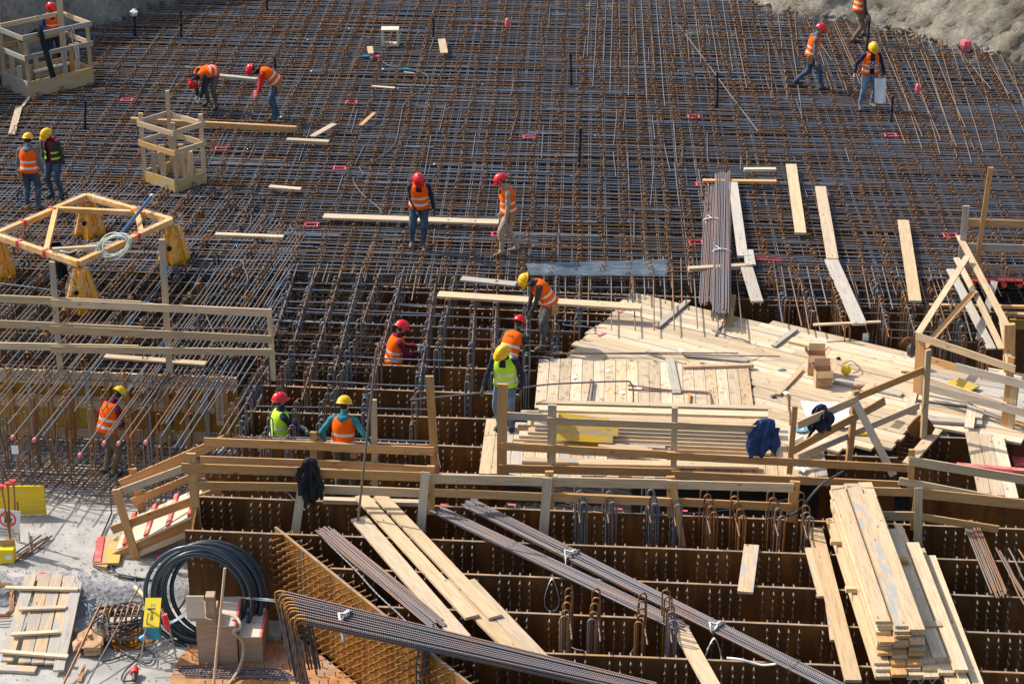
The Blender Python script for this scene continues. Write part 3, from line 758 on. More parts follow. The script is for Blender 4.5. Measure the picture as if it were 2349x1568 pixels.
# ================================================================ timber deck
DZ = -0.155
def deck(poly_px, z, dirpx, label, w=.205, t=.045, mats=('deck', 'deck', 'pine'), gap=.009, ragged=.06, cat='timber deck', jit=.006):
    poly = wpoly(poly_px, z); a, c = at(*dirpx[0], z), at(*dirpx[1], z); d = (c-a).normalized(); n = Vector((-d.y, d.x, 0))
    cs = [(Vector((x, y, 0))-a).dot(n) for x, y in poly]; ds = [(Vector((x, y, 0))-a).dot(d) for x, y in poly]
    cx = sum(x for x, y in poly)/len(poly); cy = sum(y for x, y in poly)/len(poly)
    rt = root('timber_deck', Vector((cx, cy, z-t)), label, cat); s = min(cs)+w/2
    while s < max(cs):
        for s0, s1 in spans(poly, a+n*s, d, min(ds)-.1, max(ds)+.1, .03):
            if s1-s0 < .12: continue
            dz = random.uniform(-jit, jit)
            p = a+n*s+d*(s0-random.uniform(0, ragged)); q = a+n*s+d*(s1+random.uniform(0, ragged)); p.z = q.z = z-t/2+dz
            if s1-s0 > 4.2:
                m = p.lerp(q, random.uniform(.35, .65)); beam('plank', p, m-d*.003, w-gap, t, n, random.choice(mats), rt); beam('plank', m+d*.003, q, w-gap, t, n, random.choice(mats), rt)
            else: beam('plank', p, q, w-gap, t, n, random.choice(mats), rt)
        s += w
    return rt
deck([(1466, 671), (1610, 703), (1761, 738), (2007, 793), (2091, 814), (2108, 850), (2100, 935), (2081, 972), (2030, 1022), (1955, 1020), (1889, 1035), (1733, 1000), (1733, 928), (1727, 838), (1300, 823), (1318, 800), (1332, 782)], DZ, ((1380, 1135-360), (1560, 820)), 'large fan of pale deck planks running diagonally under the cardboard boxes', ragged=.16)
deck([(1236, 822), (1300, 822), (1727, 838), (1733, 940), (1226, 935)], DZ+.047, ((1480, 826), (1482, 926)), 'square of pale planks with scattered wire and paper scraps beside the deck', ragged=.03)
deck([(1153, 985), (1226, 960), (1740, 1000), (1889, 1030), (1892, 1095), (1154, 1090)], DZ, ((1500, 1000), (1500, 1090)), 'narrow strip of planks in front of the lumber pile', mats=('deck', 'pine', 'grey'))
deck([(1120, 960), (1152, 960), (1146, 1088), (1098, 1085)], DZ, ((1122, 960), (1105, 1085)), 'pale planks bridging the gap behind the post left of the lumber pile', w=.2, ragged=.01)
deck([(2096, 820), (2349+60, 870), (2349+60, 1012), (2300, 1008), (2205, 990), (2090, 960)], DZ-.01, ((2110, 870), (2300, 905)), 'jumbled planks on the right corner of the deck behind the leaning rails', mats=('deck', 'pine', 'grey'), ragged=.12, jit=.008)
deck([(2217, 988), (2304, 1000), (2341, 1143), (2243, 1127)], DZ+.04, ((2260, 994), (2292, 1135)), 'bright gangway of three planks crossing the right cells', w=.215, ragged=.03, mats=('deck', 'pine'))
flat(T(33, 1545, 120), T(33, 2110, 172), DZ+.05, .16, .03, 'grey', 'weathered grey board lying on the deck above the square of planks')
flat(T(33, 1530, 228), T(33, 2165, 212), DZ+.10, .10, .06, 'stained', 'rough timber batten laid across the square of planks')
flat(T(33, 1205, 92), T(33, 1550, 205), DZ+.07, .05, .025, 'grey', 'thin grey batten angled on the deck near the paper scrap')
flat(T(33, 1412, 160), T(33, 1475, 468), DZ+.08, .16, .03, 'grey', 'short weathered board lying lengthwise on the square of planks')
flat(T(33, 1590, 470), T(33, 1580, 570), DZ+.10, .05, .07, 'tan', 'small block of wood by the bent bars')
flat(T(23, 1580, 1160), T(23, 1300, 1395), DZ+.06, .12, .03, 'grey', 'grey diagonal board lying on the far end of the deck')
flat(T(24, 250, 1415), T(24, 45, 1568), DZ+.06, .10, .03, 'grey', 'narrow board lying across the deck right of the two short bars')
flat((1640, 865), (1750, 815), DZ+.01, .02, .01, 'tan', 'thin sliver of wood on the deck')
flat(T(34, 600, 350), T(34, 1200, 480), DZ+.05, .17, .04, 'grey', 'long cement-stained board lying behind the cardboard boxes')
flat(T(34, 1190, 260), T(34, 1310, 268), DZ+.05, .12, .03, 'pine', 'small offcut board at the deck edge by the black glove')
flat(T(34, 300, 250), T(34, 85, 480), DZ+.05, .10, .035, 'pine', 'plank edge running from the boxes down to the deck seam')
flat(T(34, 530, 65), T(34, 200, -10), DZ+.05, .2, .04, 'pine', 'loose plank end on the deck behind the cardboard boxes')
# right corner clutter
flat(T(34, 1340, 690), T(34, 1920, 730), DZ+.06, .18, .05, 'grey', 'grey plank edging the hole beside the lifting lug')
flat(T(34, 1570, 760), T(34, 2294, 850), DZ-.02, .19, .05, 'grey', 'broad grey plank spanning the near side of the right corner deck')
flat(T(34, 1830, 580), T(34, 1800, 780), DZ+.10, .16, .03, 'deck', 'short upright-facing board laid over the grey plank at the right')
flat(T(34, 1905, 610), T(34, 1880, 690), DZ+.10, .14, .03, 'deck', 'smallest square offcut next to the short board at the right')
flat(T(34, 1310, 450), T(34, 1260, 640), DZ+.06, .14, .03, 'deck', 'board with a pink stripe beside the tall deck post')
flat(T(34, 1350, 500), T(34, 1810, 560), DZ+.055, .24, .03, 'deck', 'wide pale plank edged in pink paint at the right corner')
flat(T(34, 1520, 790), T(34, 1250, 1100), DZ-.03, .19, .045, 'pine', 'diagonal plank bridging the dark hole below the lug')
flat(T(34, 1690, 1105), T(34, 2349, 1160), DZ+.10, .10, .09, 'pink', 'red-painted timber lying across the gangway', name='timber')
o = flat(T(34, 1650, 355), T(34, 1850, 430), DZ+.08, .34, .03, 'yply', 'yellow stained formwork panel lying behind the right rails', 'panel', 'formwork_panel')
flat(T(34, 2110, 470), T(34, 2294, 600), DZ+.06, .18, .03, 'grey', 'stained board sticking out past the right edge behind the post')
flat(T(34, 2220, 720), T(34, 2349, 810), DZ+.02, .12, .05, 'tan', 'brown plank leaving the view at the far right of the deck')
flat(T(34, 2220, 950), T(34, 2290, 1120), -.5, .30, .03, 'pink', 'board with red paint standing in the cell beyond the gangway')
side_plate((2310, 1010), (2349+40, 1016), -1.9, PT, 'rusty plate beside the gangway at the right edge')

# ================================================================ fences
def fence(label, posts, rails_, a, c, z=PT, w=.11, t=.04, mats=('tan',), rw=.135, dy=-.045, cat='fence'):
    A, B = at(a[0], a[1], z), at(c[0], c[1], z); rt = root('timber_fence', A, label, cat, 'timber fences')
    for p in posts:
        base, top = p[0], p[1]; pw = p[2] if len(p) > 2 else w; mt = p[3] if len(p) > 3 else random.choice(mats)
        q0, q1 = atv(base[0], base[1], A, B), atv(top[0], top[1], A, B); beam('post', q0, q1, pw, .05, (B-A).normalized(), mt, rt)
    for r in rails_:
        ww = r[2] if len(r) > 2 else rw; mt = r[3] if len(r) > 3 else random.choice(mats)
        rail(r[0], r[1], A, B, ww, .028, mt, rt, dy=(r[4] if len(r) > 4 else dy))
    return rt
fence('left fence of three long pale rails in front of the yellow wrapped frame',
      [((138, 849), (119, 600), .10, 'stained'), ((390, 864), (371, 549), .11, 'stained'), ((628, 872), (617, 709), .09, 'pine')],
      [((-70, 679), (326, 697), .145, 'pine'), ((120, 691), (625, 714), .145, 'pine', -.075), ((-70, 737), (330, 755), .145, 'pine'), ((118, 751), (625, 774), .145, 'pine', -.075), ((-70, 789), (320, 797), .135, 'pine'), ((119, 797), (626, 804), .13, 'pine', -.075)],
      (-70, 838), (640, 872), z=-.03)
flat((625, 805), (606, 912), -.02, .11, .03, 'deck', 'pale board leaning against the last post of the left fence', z2=-.75)
fence('back fence behind the man in the teal hoodie, tied with red and white tape',
      [((720, 1060), (719, 990), .10), ((860, 1115), (857, 916), .10, 'stained'), ((999, 1085), (985, 862), .13, 'tan')],
      [((470, 1010), (800, 1022), .15, 'tan'), ((760, 1021), (997, 1030), .15, 'tan', -.07), ((461, 1051), (860, 1065), .14, 'tan'), ((800, 1062), (998, 1074), .14, 'tan', -.07)],
      (440, 1095), (1005, 1122))
fence('long front fence crossing the picture under the deck',
      [((452, 1212), (438, 1039), .15, 'tan'), ((989, 1178), (988, 1068), .12), ((1263, 1160), (1260, 1080), .13), ((1540, 1185), (1538, 1092), .13), ((1815, 1195), (1824, 1103), .16)],
      [((418, 1069), (720, 1079), .16, 'tan'), ((700, 1079), (973, 1088), .16, 'tan', -.075), ((982, 1094), (1540, 1107), .165, 'pine'), ((1530, 1105), (1820, 1113), .15, 'pine', -.075),
       ((452, 1110), (690, 1114), .15, 'tan'), ((737, 1118), (968, 1127), .15, 'pine'), ((994, 1124), (1540, 1146), .14, 'tan', -.075), ((1266, 1134), (1818, 1160), .14, 'tan')],
      (440, 1158), (1850, 1203))
def brace(top, bot, label, mt='deck', w=.14):
    A, B = at(440, 1158, PT), at(1850, 1203, PT); n = (B-A).cross(Z).normalized(); n = -n if n.y > 0 else n
    p = atv(top[0], top[1], A+n*.09, B+n*.09); q = atv(bot[0], bot[1], A+n*.30, B+n*.30)
    o = beam('brace_board', p, q, w, .028, (B-A), mt); tag(o, label, 'board', 'braces of the front fence')
brace((697, 1085), (677, 1222), 'bracing board half hidden by the black jacket', 'deck')
brace((976, 1082), (965, 1217), 'bracing board leaning on the front fence right of the loose planks', 'deck')
brace((1256, 1096), (1246, 1234), 'pale bracing board above the diagonal rebar bundles', 'deck', .15)
brace((1544, 1106), (1566, 1253), 'brown bracing board slanting down to the right among the hooked ties', 'tan', .1)
brace((2107, 1118), (2106, 1256), 'bracing board right of the big plank stack', 'pine', .13)
fence('middle fence along the lumber pile with the blue quilted jacket',
      [((1151, 1088), (1153, 880), .165, 'tan'), ((1265, 1068), (1267, 928), .14, 'stained'), ((1545, 1078), (1548, 934), .10, 'pine'), ((1811, 1086), (1824, 931), .09, 'tan')],
      [((1162, 956), (1263, 961), .13, 'stained', .05), ((1255, 961), (1735, 980), .125, 'pine', -.06), ((1149, 1019), (1550, 1040), .14, 'tan', -.06), ((1530, 1039), (2093, 1068), .135, 'tan', -.09), ((1146, 1070), (1560, 1080), .15, 'tan', -.06), ((1540, 1082), (2064, 1106), .14, 'tan', -.09)],
      (1140, 1086), (2090, 1124), z=DZ)
fence('right-hand front fence stepping down to the right edge',
      [((2089, 1120), (2092, 1030), .10, 'tan'), ((2096, 1215), (2108, 1120), .13, 'tan')],
      [((2085, 1053), (2349+70, 1108), .15, 'pine'), ((2062, 1101), (2349+70, 1168), .13, 'pine', -.02), ((1975, 1122), (2110, 1126), .14, 'tan'), ((2106, 1125), (2349+70, 1158), .17, 'tan', -.075), ((1990, 1178), (2098, 1180), .15, 'pine'), ((2110, 1181), (2290, 1210), .12, 'tan')],
      (1980, 1196), (2430, 1226))
fence('diagonal fence across the deck with the navy jacket on its rail',
      [((2118, 1002), (2129, 802), .115, 'pine'), ((1947, 1056), (1964, 896), .12, 'tan')],
      [((1826, 973), (1965, 912), .15, 'pine'), ((1950, 920), (2121, 850), .13, 'tan', .03), ((1816, 1030), (2026, 917), .15, 'tan'), ((1834, 1050), (2112, 932), .12, 'stained', .04)],
      (1812, 1082), (2125, 998), z=DZ)
A_ = at(1947, 1050, DZ)
beam('prop_board', aty(1964, 925, A_.y-.1), at(2050, 1090, DZ), .13, .03, X, 'stained'); tag(bpy.data.objects['prop_board'], 'cement-splashed prop board slanting from the diagonal fence to the gap', 'board')
flat(T(34, 860, 450), T(34, 930, 390), DZ+.6, .14, .03, 'pine', 'short board end nailed to the top of the diagonal fence post')
flat(T(34, 290, 1040), T(34, 480, 960), DZ+.10, .16, .03, 'deck', 'flat board tucked under the diagonal fence')
fence('tall rail fence along the right corner of the deck',
      [((2105, 905), (2113, 770), .17, 'tan'), ((2313, 1006), (2330, 868), .14, 'pine'), ((2303, 984), (2321, 818), .12, 'tan')],
      [((2105, 768), (2332, 845), .13, 'pine'), ((2125, 820), (2200, 842), .13, 'tan'), ((2198, 838), (2349+60, 893), .15, 'grey', -.08), ((2130, 868), (2312, 928), .10, 'pine'), ((2130, 884), (2349+60, 957), .15, 'grey', -.08)],
      (2095, 905), (2349+80, 1018), z=DZ)
fence('far right fence standing on the mat at the edge of the picture',
      [((2203, 618), (2217, 472), .13, 'grey'), ((2234, 650), (2273, 384), .10, 'tan')],
      [((2218, 511), (2349+60, 518), .14, 'tan', .05), ((2213, 568), (2349+60, 574), .16, 'stained', .05)],
      (2195, 628), (2349+60, 640), z=.02)
# leaning frame boards right of the mat
def lean(a, za, c, zc, w, mt, label, grp='leaning boards of the right-hand frame', wd=X):
    o = beam('leaning_board', at(a[0], a[1], za), at(c[0], c[1], zc), w, .03, wd, mt); tag(o, label, 'board', grp); return o
lean((2200, 541), .75, (2310, 748), .65, .13, 'pine', 'upper leaning board of the right frame, from the grey post downwards')
lean((2194, 592), .45, (2235, 672), .5, .12, 'pine', 'short upper leaning board just right of the grey plank')
lean((2235, 668), .45, (2298, 800), .3, .12, 'pine', 'long thin leaning board meeting the brown corner post')
lean((2180, 618), .15, (2275, 800), .1, .17, 'grey', 'white weathered plank leaning across the frame')
lean((2219, 588), .85, (2107, 764), .75, .12, 'pine', 'pale rail rising from the deck post up to the grey post')
lean((2233, 670), .5, (2120, 798), .6, .12, 'tan', 'second rail rising from the deck post, below the pale one')
lean((2281, 646), .55, (2245, 780), .0, .13, 'grey', 'grey upright board crossing behind the frame')
lean((2297, 720), .5, (2318, 850), .1, .12, 'pine', 'short steep board in front of the brown corner post')
o = beam('corner_post', at(2314, 850, DZ), aty(2316, 743, at(2314, 850, DZ).y), .2, .10, X, 'tan'); tag(o, 'stout brown corner post with a pink painted top', 'post')
flat((2130, 697), (2349+60, 702), .0, .10, .05, 'tan', 'timber plank over the red formwork recess at the right edge', z2=0)
flat((2290, 715), (2349+60, 722), -.1, .13, .06, 'tan', 'second timber over the red formwork recess, nearer to the post')
# red formwork recess
rr = root('red_formwork', at(2300, 690, -.6), 'red painted formwork frame sunk in the recess at the right edge', 'formwork')
for k in range(6): beam('red_plate', at(2228+k*20, 642, -.02), at(2246+k*20, 643, -.02), .14, .03, Y, 'redpaint', rr)
for k in range(4): bar('red_post', at(2232+k*36, 655, -.05), at(2228+k*36, 660, -1.3), .05, 'hook', rr).data = (lambda m_: m_)(MB.mesh((lambda b_: (b_.tube([(0, 0, 0), (.5, 0, 0), (1, 0, 0)], .05, 6), b_)[1])(MB()), 'red_post', M['redpaint']))
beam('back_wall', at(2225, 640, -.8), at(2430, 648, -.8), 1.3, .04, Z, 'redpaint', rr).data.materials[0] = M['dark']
beam('yellow_waler', at(2315, 742, -.4), at(2430, 750, -.4), .2, .05, Z, 'yply', rr)

# ramp at the lower left
RA, RB = at(285, 1285, -1.55), at(445, 1180, PT)
d_ = (RB-RA).normalized(); sd = Vector((0, 1, 0)).cross(d_).normalized()
rp = root('timber_ramp', RA, 'timber ramp with red battens and slanting rails climbing from the slab', 'ramp')
pa, pb = at(262, 1270, -1.56), at(447, 1188, -.62); d_ = (pb-pa).normalized(); n_ = d_.cross(Vector((0, 1, 0))).normalized()
for k in range(5): beam('ramp_plank', pa+Y*(.2+.205*k), pb+Y*(.2+.205*k), .2, .04, Y, 'deck', rp)
for k in range(4):
    c_ = pa.lerp(pb, .12+.27*k)+Vector((0, .1, .05)); beam('batten', c_, c_+Y*1.1, .09, .04, d_, 'pink' if k else 'redpaint', rp)
yo = pa.y-.05
for (a, c, w_, mt, o_) in (((277, 1110), (518, 1007), .17, 'tan', 1.25), ((266, 1131), (442, 1066), .13, 'stained', .0), ((303, 1151), (525, 1060), .14, 'tan', 1.25), ((256, 1215), (505, 1125), .15, 'tan', 0), ((258, 1279), (448, 1195), .16, 'tan', 0), ((262, 1293), (428, 1224), .10, 'pine', -.03), ((330, 1196), (440, 1158), .13, 'tan', 1.25)):
    beam('rail', aty(a[0], a[1], yo+o_), aty(c[0], c[1], yo+o_), w_, .03, Z, mt, rp)
for (a, c, w_, o_) in (((319, 1303), (266, 1122), .14, -.04), ((332, 1195), (304, 1074), .14, 1.29)):
    beam('post', aty(a[0], a[1], yo+o_), aty(c[0], c[1], yo+o_), w_, .04, X, 'tan', rp)
o = flat(T(41, 1005, 245), T(41, 950, 485), -1.52, .42, .05, 'fyellow', 'yellow formwork board lying at the foot of the ramp', 'panel', 'formwork_panel')
o = flat(T(41, 905, 245), T(41, 870, 470), -1.50, .12, .04, 'pink', 'pink painted strip lying beside the yellow board at the ramp foot', 'board')
flat(T(41, 840, 490), T(41, 960, 510), -1.54, .08, .09, 'tan', 'brown block under the yellow board at the ramp foot', 'timber block', 'timber_block')
# yellow panel standing at the left edge
a_, c_ = at(-20, 1180, -1.58), at(107, 1178, -1.58)
o = beam('formwork_panel', a_+Z*.28, c_+Z*.28, .56, .03, Z, 'yclean'); tag(o, 'clean yellow formwork panel standing on the slab at the left edge', 'panel')

# ================================================================ loose boards on the mat
S = .16
flat((742, 494), (1144, 508), S+.02, .26, .05, 'deck', 'longest pale plank, lying behind the two red-helmet workers in the middle')
flat((300, 270), (680, 290), S+.09, .10, .14, 'tan', 'heavy brown timber beam passing behind the open crate', 'beam', 'timber_beam')
flat((500, 171), (590, 180), S+.05, .16, .08, 'grey', 'grey timber between the two bending workers')
flat((658, 318), (754, 323), S+.03, .16, .06, 'deck', 'short pale timber left of the hook rows, below the heavy beam')
flat((716, 312), (767, 283), S+.03, .16, .03, 'stained', 'short plank lying askew right of the heavy beam')
flat((827, 287), (859, 258), S+.02, .10, .02, 'tan', 'small rusty-brown slat lying askew on the mat')
flat((1013, 89), (1019, 121), S+.02, .20, .03, 'stained', 'short weathered board at the top, right of the wooden box')
flat((848, 106), (851, 122), S+.03, .15, .03, 'pine', 'tiny offcut of wood above the angle grinder')
flat((853, 197), (906, 201), S+.02, .10, .02, 'pine', 'thin slat on the mat below the angle grinder')
flat((926, 165), (950, 167), S+.02, .07, .02, 'stained', 'short thin slat near the blue plug')
flat((618, 426), (690, 432), S+.03, .15, .05, 'deck', 'short pale timber left of the middle workers')
flat((494, 535), (650, 541), S+.03, .14, .05, 'deck', 'pale timber right of the yellow wrapped frame')
flat((1058, 637), (1184, 650), S+.02, .22, .04, 'grey', 'grey plank behind the bending worker in the yellow helmet')
flat((1005, 673), (1471, 702), S+.02, .27, .05, 'pine', 'long plank passing in front of the bending worker and ending on the deck')
flat((1815, 376), (1837, 533), S+.03, .235, .05, 'pine', 'leftmost of the single planks lying away from the viewer on the mat')
flat((1882, 427), (1910, 592), S+.04, .235, .05, 'deck', 'upper plank of the long bent pair on the right of the mat')
flat((1907, 594), (1972, 741), S+.02, .27, .05, 'grey', 'lower greyish cracked plank of the long pair, its end above the deck')
flat((2072, 504), (2100, 689), S+.03, .235, .05, 'pine', 'rightmost of the single planks lying away from the viewer on the mat')
flat((1866, 743), (2020, 736), S, .07, .03, 'pine', 'thin batten under the near end of the greyish cracked plank')
flat((1681, 417), (1704, 586), S+.04, .21, .05, 'grey', 'long cracked grey plank right of the rebar bundle')
flat((1713, 612), (1737, 690), S+.02, .24, .04, 'grey', 'nearer grey plank right of the rebar bundle, its end over the cells')
flat((1716, 572), (1722, 606), S+.03, .21, .04, 'grey', 'short grey plank piece by the red bolt cutter')
flat((1612, 412), (1781, 414), S+.02, .14, .06, 'tan', 'timber bearer under the far end of the standing rebar bundle')
flat((1579, 613), (1724, 605), S+.02, .14, .08, 'stained', 'timber bearer under the near end of the rebar bundle')
flat((1707, 386), (1780, 386), S+.03, .13, .06, 'deck', 'short pale timber above the bearer of the rebar bundle')
flat((1682, 675), (1673, 746), .0, .11, .08, 'tan', 'dark short timber poking over the far edge of the deck', z2=-.12)
flat((240, 815), (472, 832), .09, .16, .035, 'deck', 'plank lying on the left bars below the lowest fence rail')
flat(T(11, 270, 860), T(11, 190, 960), .05, .07, .03, 'deck', 'broken slat below the corner of the tall crate')
flat(T(11, 170, 950), T(11, 105, 1200), .06, .17, .03, 'deck', 'splintered board on the mat left of the crate corner')
flat(T(11, -60, 650), T(11, 30, 660), .05, .14, .08, 'tan', 'timber end at the left edge beside the tall crate')
# near loose planks lying across the cells
flat(T(42, 920, 75), T(42, 1850, 1150), PT+.07, .27, .045, 'deck', 'dirty pale plank left of the bright diagonal pair')
flat(T(32, 940, 1385), (1083, 1412), PT+.13, .22, .045, 'pine', 'left upper plank of the bright diagonal pair')
flat(T(32, 1110, 1385), (1136, 1412), PT+.13, .22, .045, 'pine', 'right upper plank of the bright diagonal pair')
flat((1020, 1330), (1205, 1512), PT+.075, .24, .045, 'pine', 'lower plank sticking out under the bright diagonal pair towards the viewer')
flat((1072, 1330), (1245, 1512), PT+.075, .24, .045, 'deck', 'second lower plank beneath the bright diagonal pair, on its right')
flat(T(32, 600, 1415), T(32, 1465, 1440), PT+.06, .12, .07, 'deck', 'pale squared timber lying on the plate edge under the loose planks', 'timber', 'timber')
flat(T(43, 1500, 1050), T(43, 1820, 1620), PT+.06, .235, .05, 'pine', 'bright plank at the bottom centre in the shadow stripes of hooked ties')
flat(T(43, 2147, 318), T(43, 2090, 740), PT+.06, .235, .04, 'stained', 'short whitish board bridging two plates right of centre')
flat(T(44, 420, 165), T(44, 765, 1530), PT+.07, .235, .05, 'pine', 'long single plank just left of the big plank stack')
flat(T(44, 365, 345), T(44, 485, 780), PT+.02, .12, .04, 'stained', 'narrow board half hidden left of the long single plank')
flat(T(44, 545, 840), T(44, 590, 1170), PT+.0, .10, .04, 'stained', 'second narrow board under the long single plank')
# right side of the stack: loose planks
flat(T(44, 1455, 415), T(44, 1895, 1600), PT+.10, .16, .05, 'pine', 'outermost long plank right of the big stack')
flat(T(44, 1340, 350), T(44, 1590, 1010), PT+.12, .22, .05, 'pine', 'plank right of the big stack, ending halfway under the batten')
flat(T(44, 1165, 135), T(44, 1790, 1600), PT+.16, .12, .07, 'pine', 'long narrow plank on edge between the stack and the outermost plank')
flat(T(44, 1500, 1060), T(44, 1680, 1600), PT+.10, .22, .05, 'pine', 'plank running out of the picture at the foot of the stack, right side')
flat(T(44, 1330, 1030), T(44, 1550, 1020), PT+.30, .14, .08, 'stained', 'short batten tying the loose planks right of the stack')
flat(T(44, 1130, 440), T(44, 1260, 450), PT+.34, .12, .08, 'tan', 'small far batten right of the stack')

# the big plank stack, built layer by layer
sb_ = at(*T(44, 1220, 1500), PT+.02)
far_ = at(1935, 1118, PT+.68); nr = at(2045, 1440, PT+.68)
sd_ = (far_-nr); sd_.z = 0; Ls = sd_.length; sd_.normalize(); sn = Vector((sd_.y, -sd_.x, 0))
if sn.x < 0: sn = -sn
cl = 0
def stackp(k, i, x0, dy, ln, mt, z, w=.22, t=.047):
    p = nr+sn*x0-sd_*dy; p.z = z; q = p+sd_*ln
    o = beam('plank', p, q, w-.006, t-.003, sn, mt)
    tag(o, STK(k, i), 'plank', 'planks of the big stack')
def STK(k, i): return f'{["leftmost", "second from left", "middle", "fourth from left", "rightmost"][i]} plank in the {["bottom", "second", "third", "fourth", "fifth", "sixth", "seventh", "eighth", "ninth", "tenth", "eleventh", "twelfth", "thirteenth", "top"][k]} layer of the big stack'
zb = PT+.03; ang = sd_
for k in range(14):
    n_ = 5 if k < 4 else 3
    if k == 13: n_ = 3
    for i in range(n_):
        x0 = -.13+.222*i + (.06 if k > 3 else 0)+random.uniform(-.02, .02)
        dy = random.uniform(-.06, .1)+(.30 if k < 3 else .12 if k == 3 else 0)-(.12*(k > 9 and i == 0))
        stackp(k, i, x0, dy, Ls+random.uniform(-.3, .25)+dy-(.9 if i > 2 else 0), ('stained' if (k == 13 and i == 1) else random.choice(('pine', 'deck', 'pine', 'tan' if k < 12 else 'pine'))), zb+.0475*k+.024)
for (x0, dy, lf, mt, z, lb) in ((.70, .1, .5, 'deck', zb+.0475*4+.024, 'pale plank on the low right shoulder of the big stack'), (.93, .45, .6, 'pine', zb+.0475*4+.03, 'outer plank on the low right shoulder of the big stack')):
    p = nr+sn*x0-sd_*dy; p.z = z; o = beam('plank', p, p+sd_*(Ls-lf), .2, .045, sn, mt); tag(o, lb, 'plank')
for f_, dx in ((.42, 0), (.76, .0)):
    p = nr.lerp(far_, f_)-sn*.34; p.z = PT+.27; o = beam('bearer', p, p+sn*.35, .10, .07, sd_, 'pine'); tag(o, ('near' if f_ < .5 else 'far')+' bearer block sticking out left of the big plank stack', 'timber')

# lumber pile on the deck front
PA, PB = at(1200, 1022, DZ), at(1800, 1046, DZ); pd = (PB-PA).normalized(); pn = Vector((pd.y, -pd.x, 0))
names = ['bottom', 'second', 'third', 'fourth', 'fifth', 'sixth', 'top']
for k in range(7):
    for i in range(3):
        off = -.05+.19*i+.05*k*.9; a0 = random.uniform(-.12, .25)-(.1 if k == 2 else 0); a1 = random.uniform(3.85, 4.35)
        p = PA+pd*a0-pn*off; q = PA+pd*a1-pn*off; p.z = q.z = DZ+.024+.05*k+.002
        o = beam('plank', p, q, .185, .046, pn, random.choice(('pine', 'deck', 'tan', 'pine', 'grey')) if k < 6 else ('deck', 'pine', 'pine')[i]); tag(o, f'{["front", "middle", "back"][i]} board in the {names[k]} layer of the lumber pile on the deck', 'plank', 'boards of the lumber pile')
z7 = DZ+.35
for (a, c, w_, mt, lb) in ((T(33, 215, 545), T(33, 2294, 600), .13, 'deck', 'long upper board along the back of the lumber pile'), (T(33, 240, 600), T(33, 2294, 660), .2, 'pine', 'bright long board on top of the lumber pile')):
    flat(a, c, z7+.04, w_, .045, mt, lb)
for (a, c, w_, z_, lb) in ((T(33, 415, 650), T(33, 860, 700), .12, .42, 'upper yellow panel lying in the lumber pile'), (T(33, 380, 770), T(33, 950, 790), .17, .33, 'wide yellow split panel in the lumber pile'), (T(33, 400, 830), T(33, 900, 860), .14, .26, 'lower yellow split panel in the lumber pile'), (T(33, 465, 925), T(33, 985, 920), .14, .09, 'small yellow panel on the deck before the lumber pile')):
    p, q = at(a[0], a[1], DZ+z_), at(c[0], c[1], DZ+z_)
    o = beam('formwork_panel', p-Y*.13, q-Y*.13, w_, .028, Vector((0, 1, .8)), 'yply2'); tag(o, lb, 'panel', 'yellow panels in the lumber pile')
flat(T(33, 390, 880), T(33, 1375, 945), DZ+.14, .17, .06, 'grey', 'whitish timber lying in front of the lumber pile')
flat(T(33, 780, 925), T(33, 1250, 985), DZ+.20, .18, .03, 'pine', 'pale board propped on the whitish timber before the pile')
flat(T(33, 90, 1060), T(33, 1470, 1105), DZ+.07, .16, .05, 'stained', 'long board on the front strip under the fence rails, left')
flat(T(33, 600, 1085), T(33, 2210, 1115), DZ+.10, .18, .04, 'pine', 'long board on the front strip under the fence rails, right')
flat(T(33, 1480, 960), T(33, 2080, 985), DZ+.10, .12, .05, 'tan', 'reddish brown board end before the lumber pile, right')
# ================================================================ open timber crates round the shafts
def crate(L_, F_, R_, h_ply, rails_h, post_h, label, wings, tall=None):
    l, f, r = at(*L_, 0), at(*F_, 0), at(*R_, 0); bk = l+r-f
    rt = root('timber_crate', f, label, 'crate', 'open timber crates')
    C = [l, f, r, bk]; cen = (l+r)/2
    for i, (a, c) in enumerate(((l, f), (f, r), (r, bk), (bk, l))):
        d = (c-a).normalized(); n = Vector((d.y, -d.x, 0)); n = n if n.dot(a-cen) > 0 else -n
        beam('ply_side', a+Z*h_ply/2, c+Z*h_ply/2, h_ply, .025, Z, 'grey' if (i == 0 and wings) else 'cply', rt)
        for j, hh in enumerate(rails_h):
            o1 = -.05 if i % 2 else -.02
            beam('rail', a+d*(-.04)+Z*(hh+(.02 if i % 2 else 0))+n*.03, c+d*.04+Z*(hh+(.02 if i % 2 else 0))+n*.03, .12, .03, Z, random.choice(('pine', 'tan', 'pine', 'grey')), rt)
    for i, p in enumerate(C):
        q = p+(cen-p)*.05; hh = post_h[i] if isinstance(post_h, tuple) else post_h
        beam('post', q, q+Z*hh, .095, .055, X, 'pine' if i != 1 else 'stained', rt)
    for i in range(8):
        a = C[i % 4].lerp(C[(i+1) % 4], .2+.07*i+random.uniform(0, .1)); a = a+(cen-a)*.12
        beam('stake', a, a+Z*random.uniform(h_ply+.25, rails_h[-1]*.85), .11, .06, X, random.choice(('pine', 'tan', 'grey')), rt)
    return rt, C, cen
c1, CC, cen = crate((7, 200), (67, 226), (216, 191), .43, (1.05, 1.57), 1.62, 'large timber crate with high rails at the top left corner, black pipe elbow inside', 1)
a = CC[3]+(cen-CC[3])*.1; beam('tall_post', a, a+Z*3.0, .15, .07, X, 'pine', c1)
o = beam('post', at(7, 160, 0), at(7, 160, 0)+Z*3.2, .14, .05, X, 'stained'); tag(o, 'tall grey post at the top left edge, behind the crate', 'post')
b = MB(); p1 = aty(122, 178, CC[1].y-.1); p2 = aty(90, 64, CC[1].y+.25); p3 = aty(40, 98, CC[1].y+1.6)
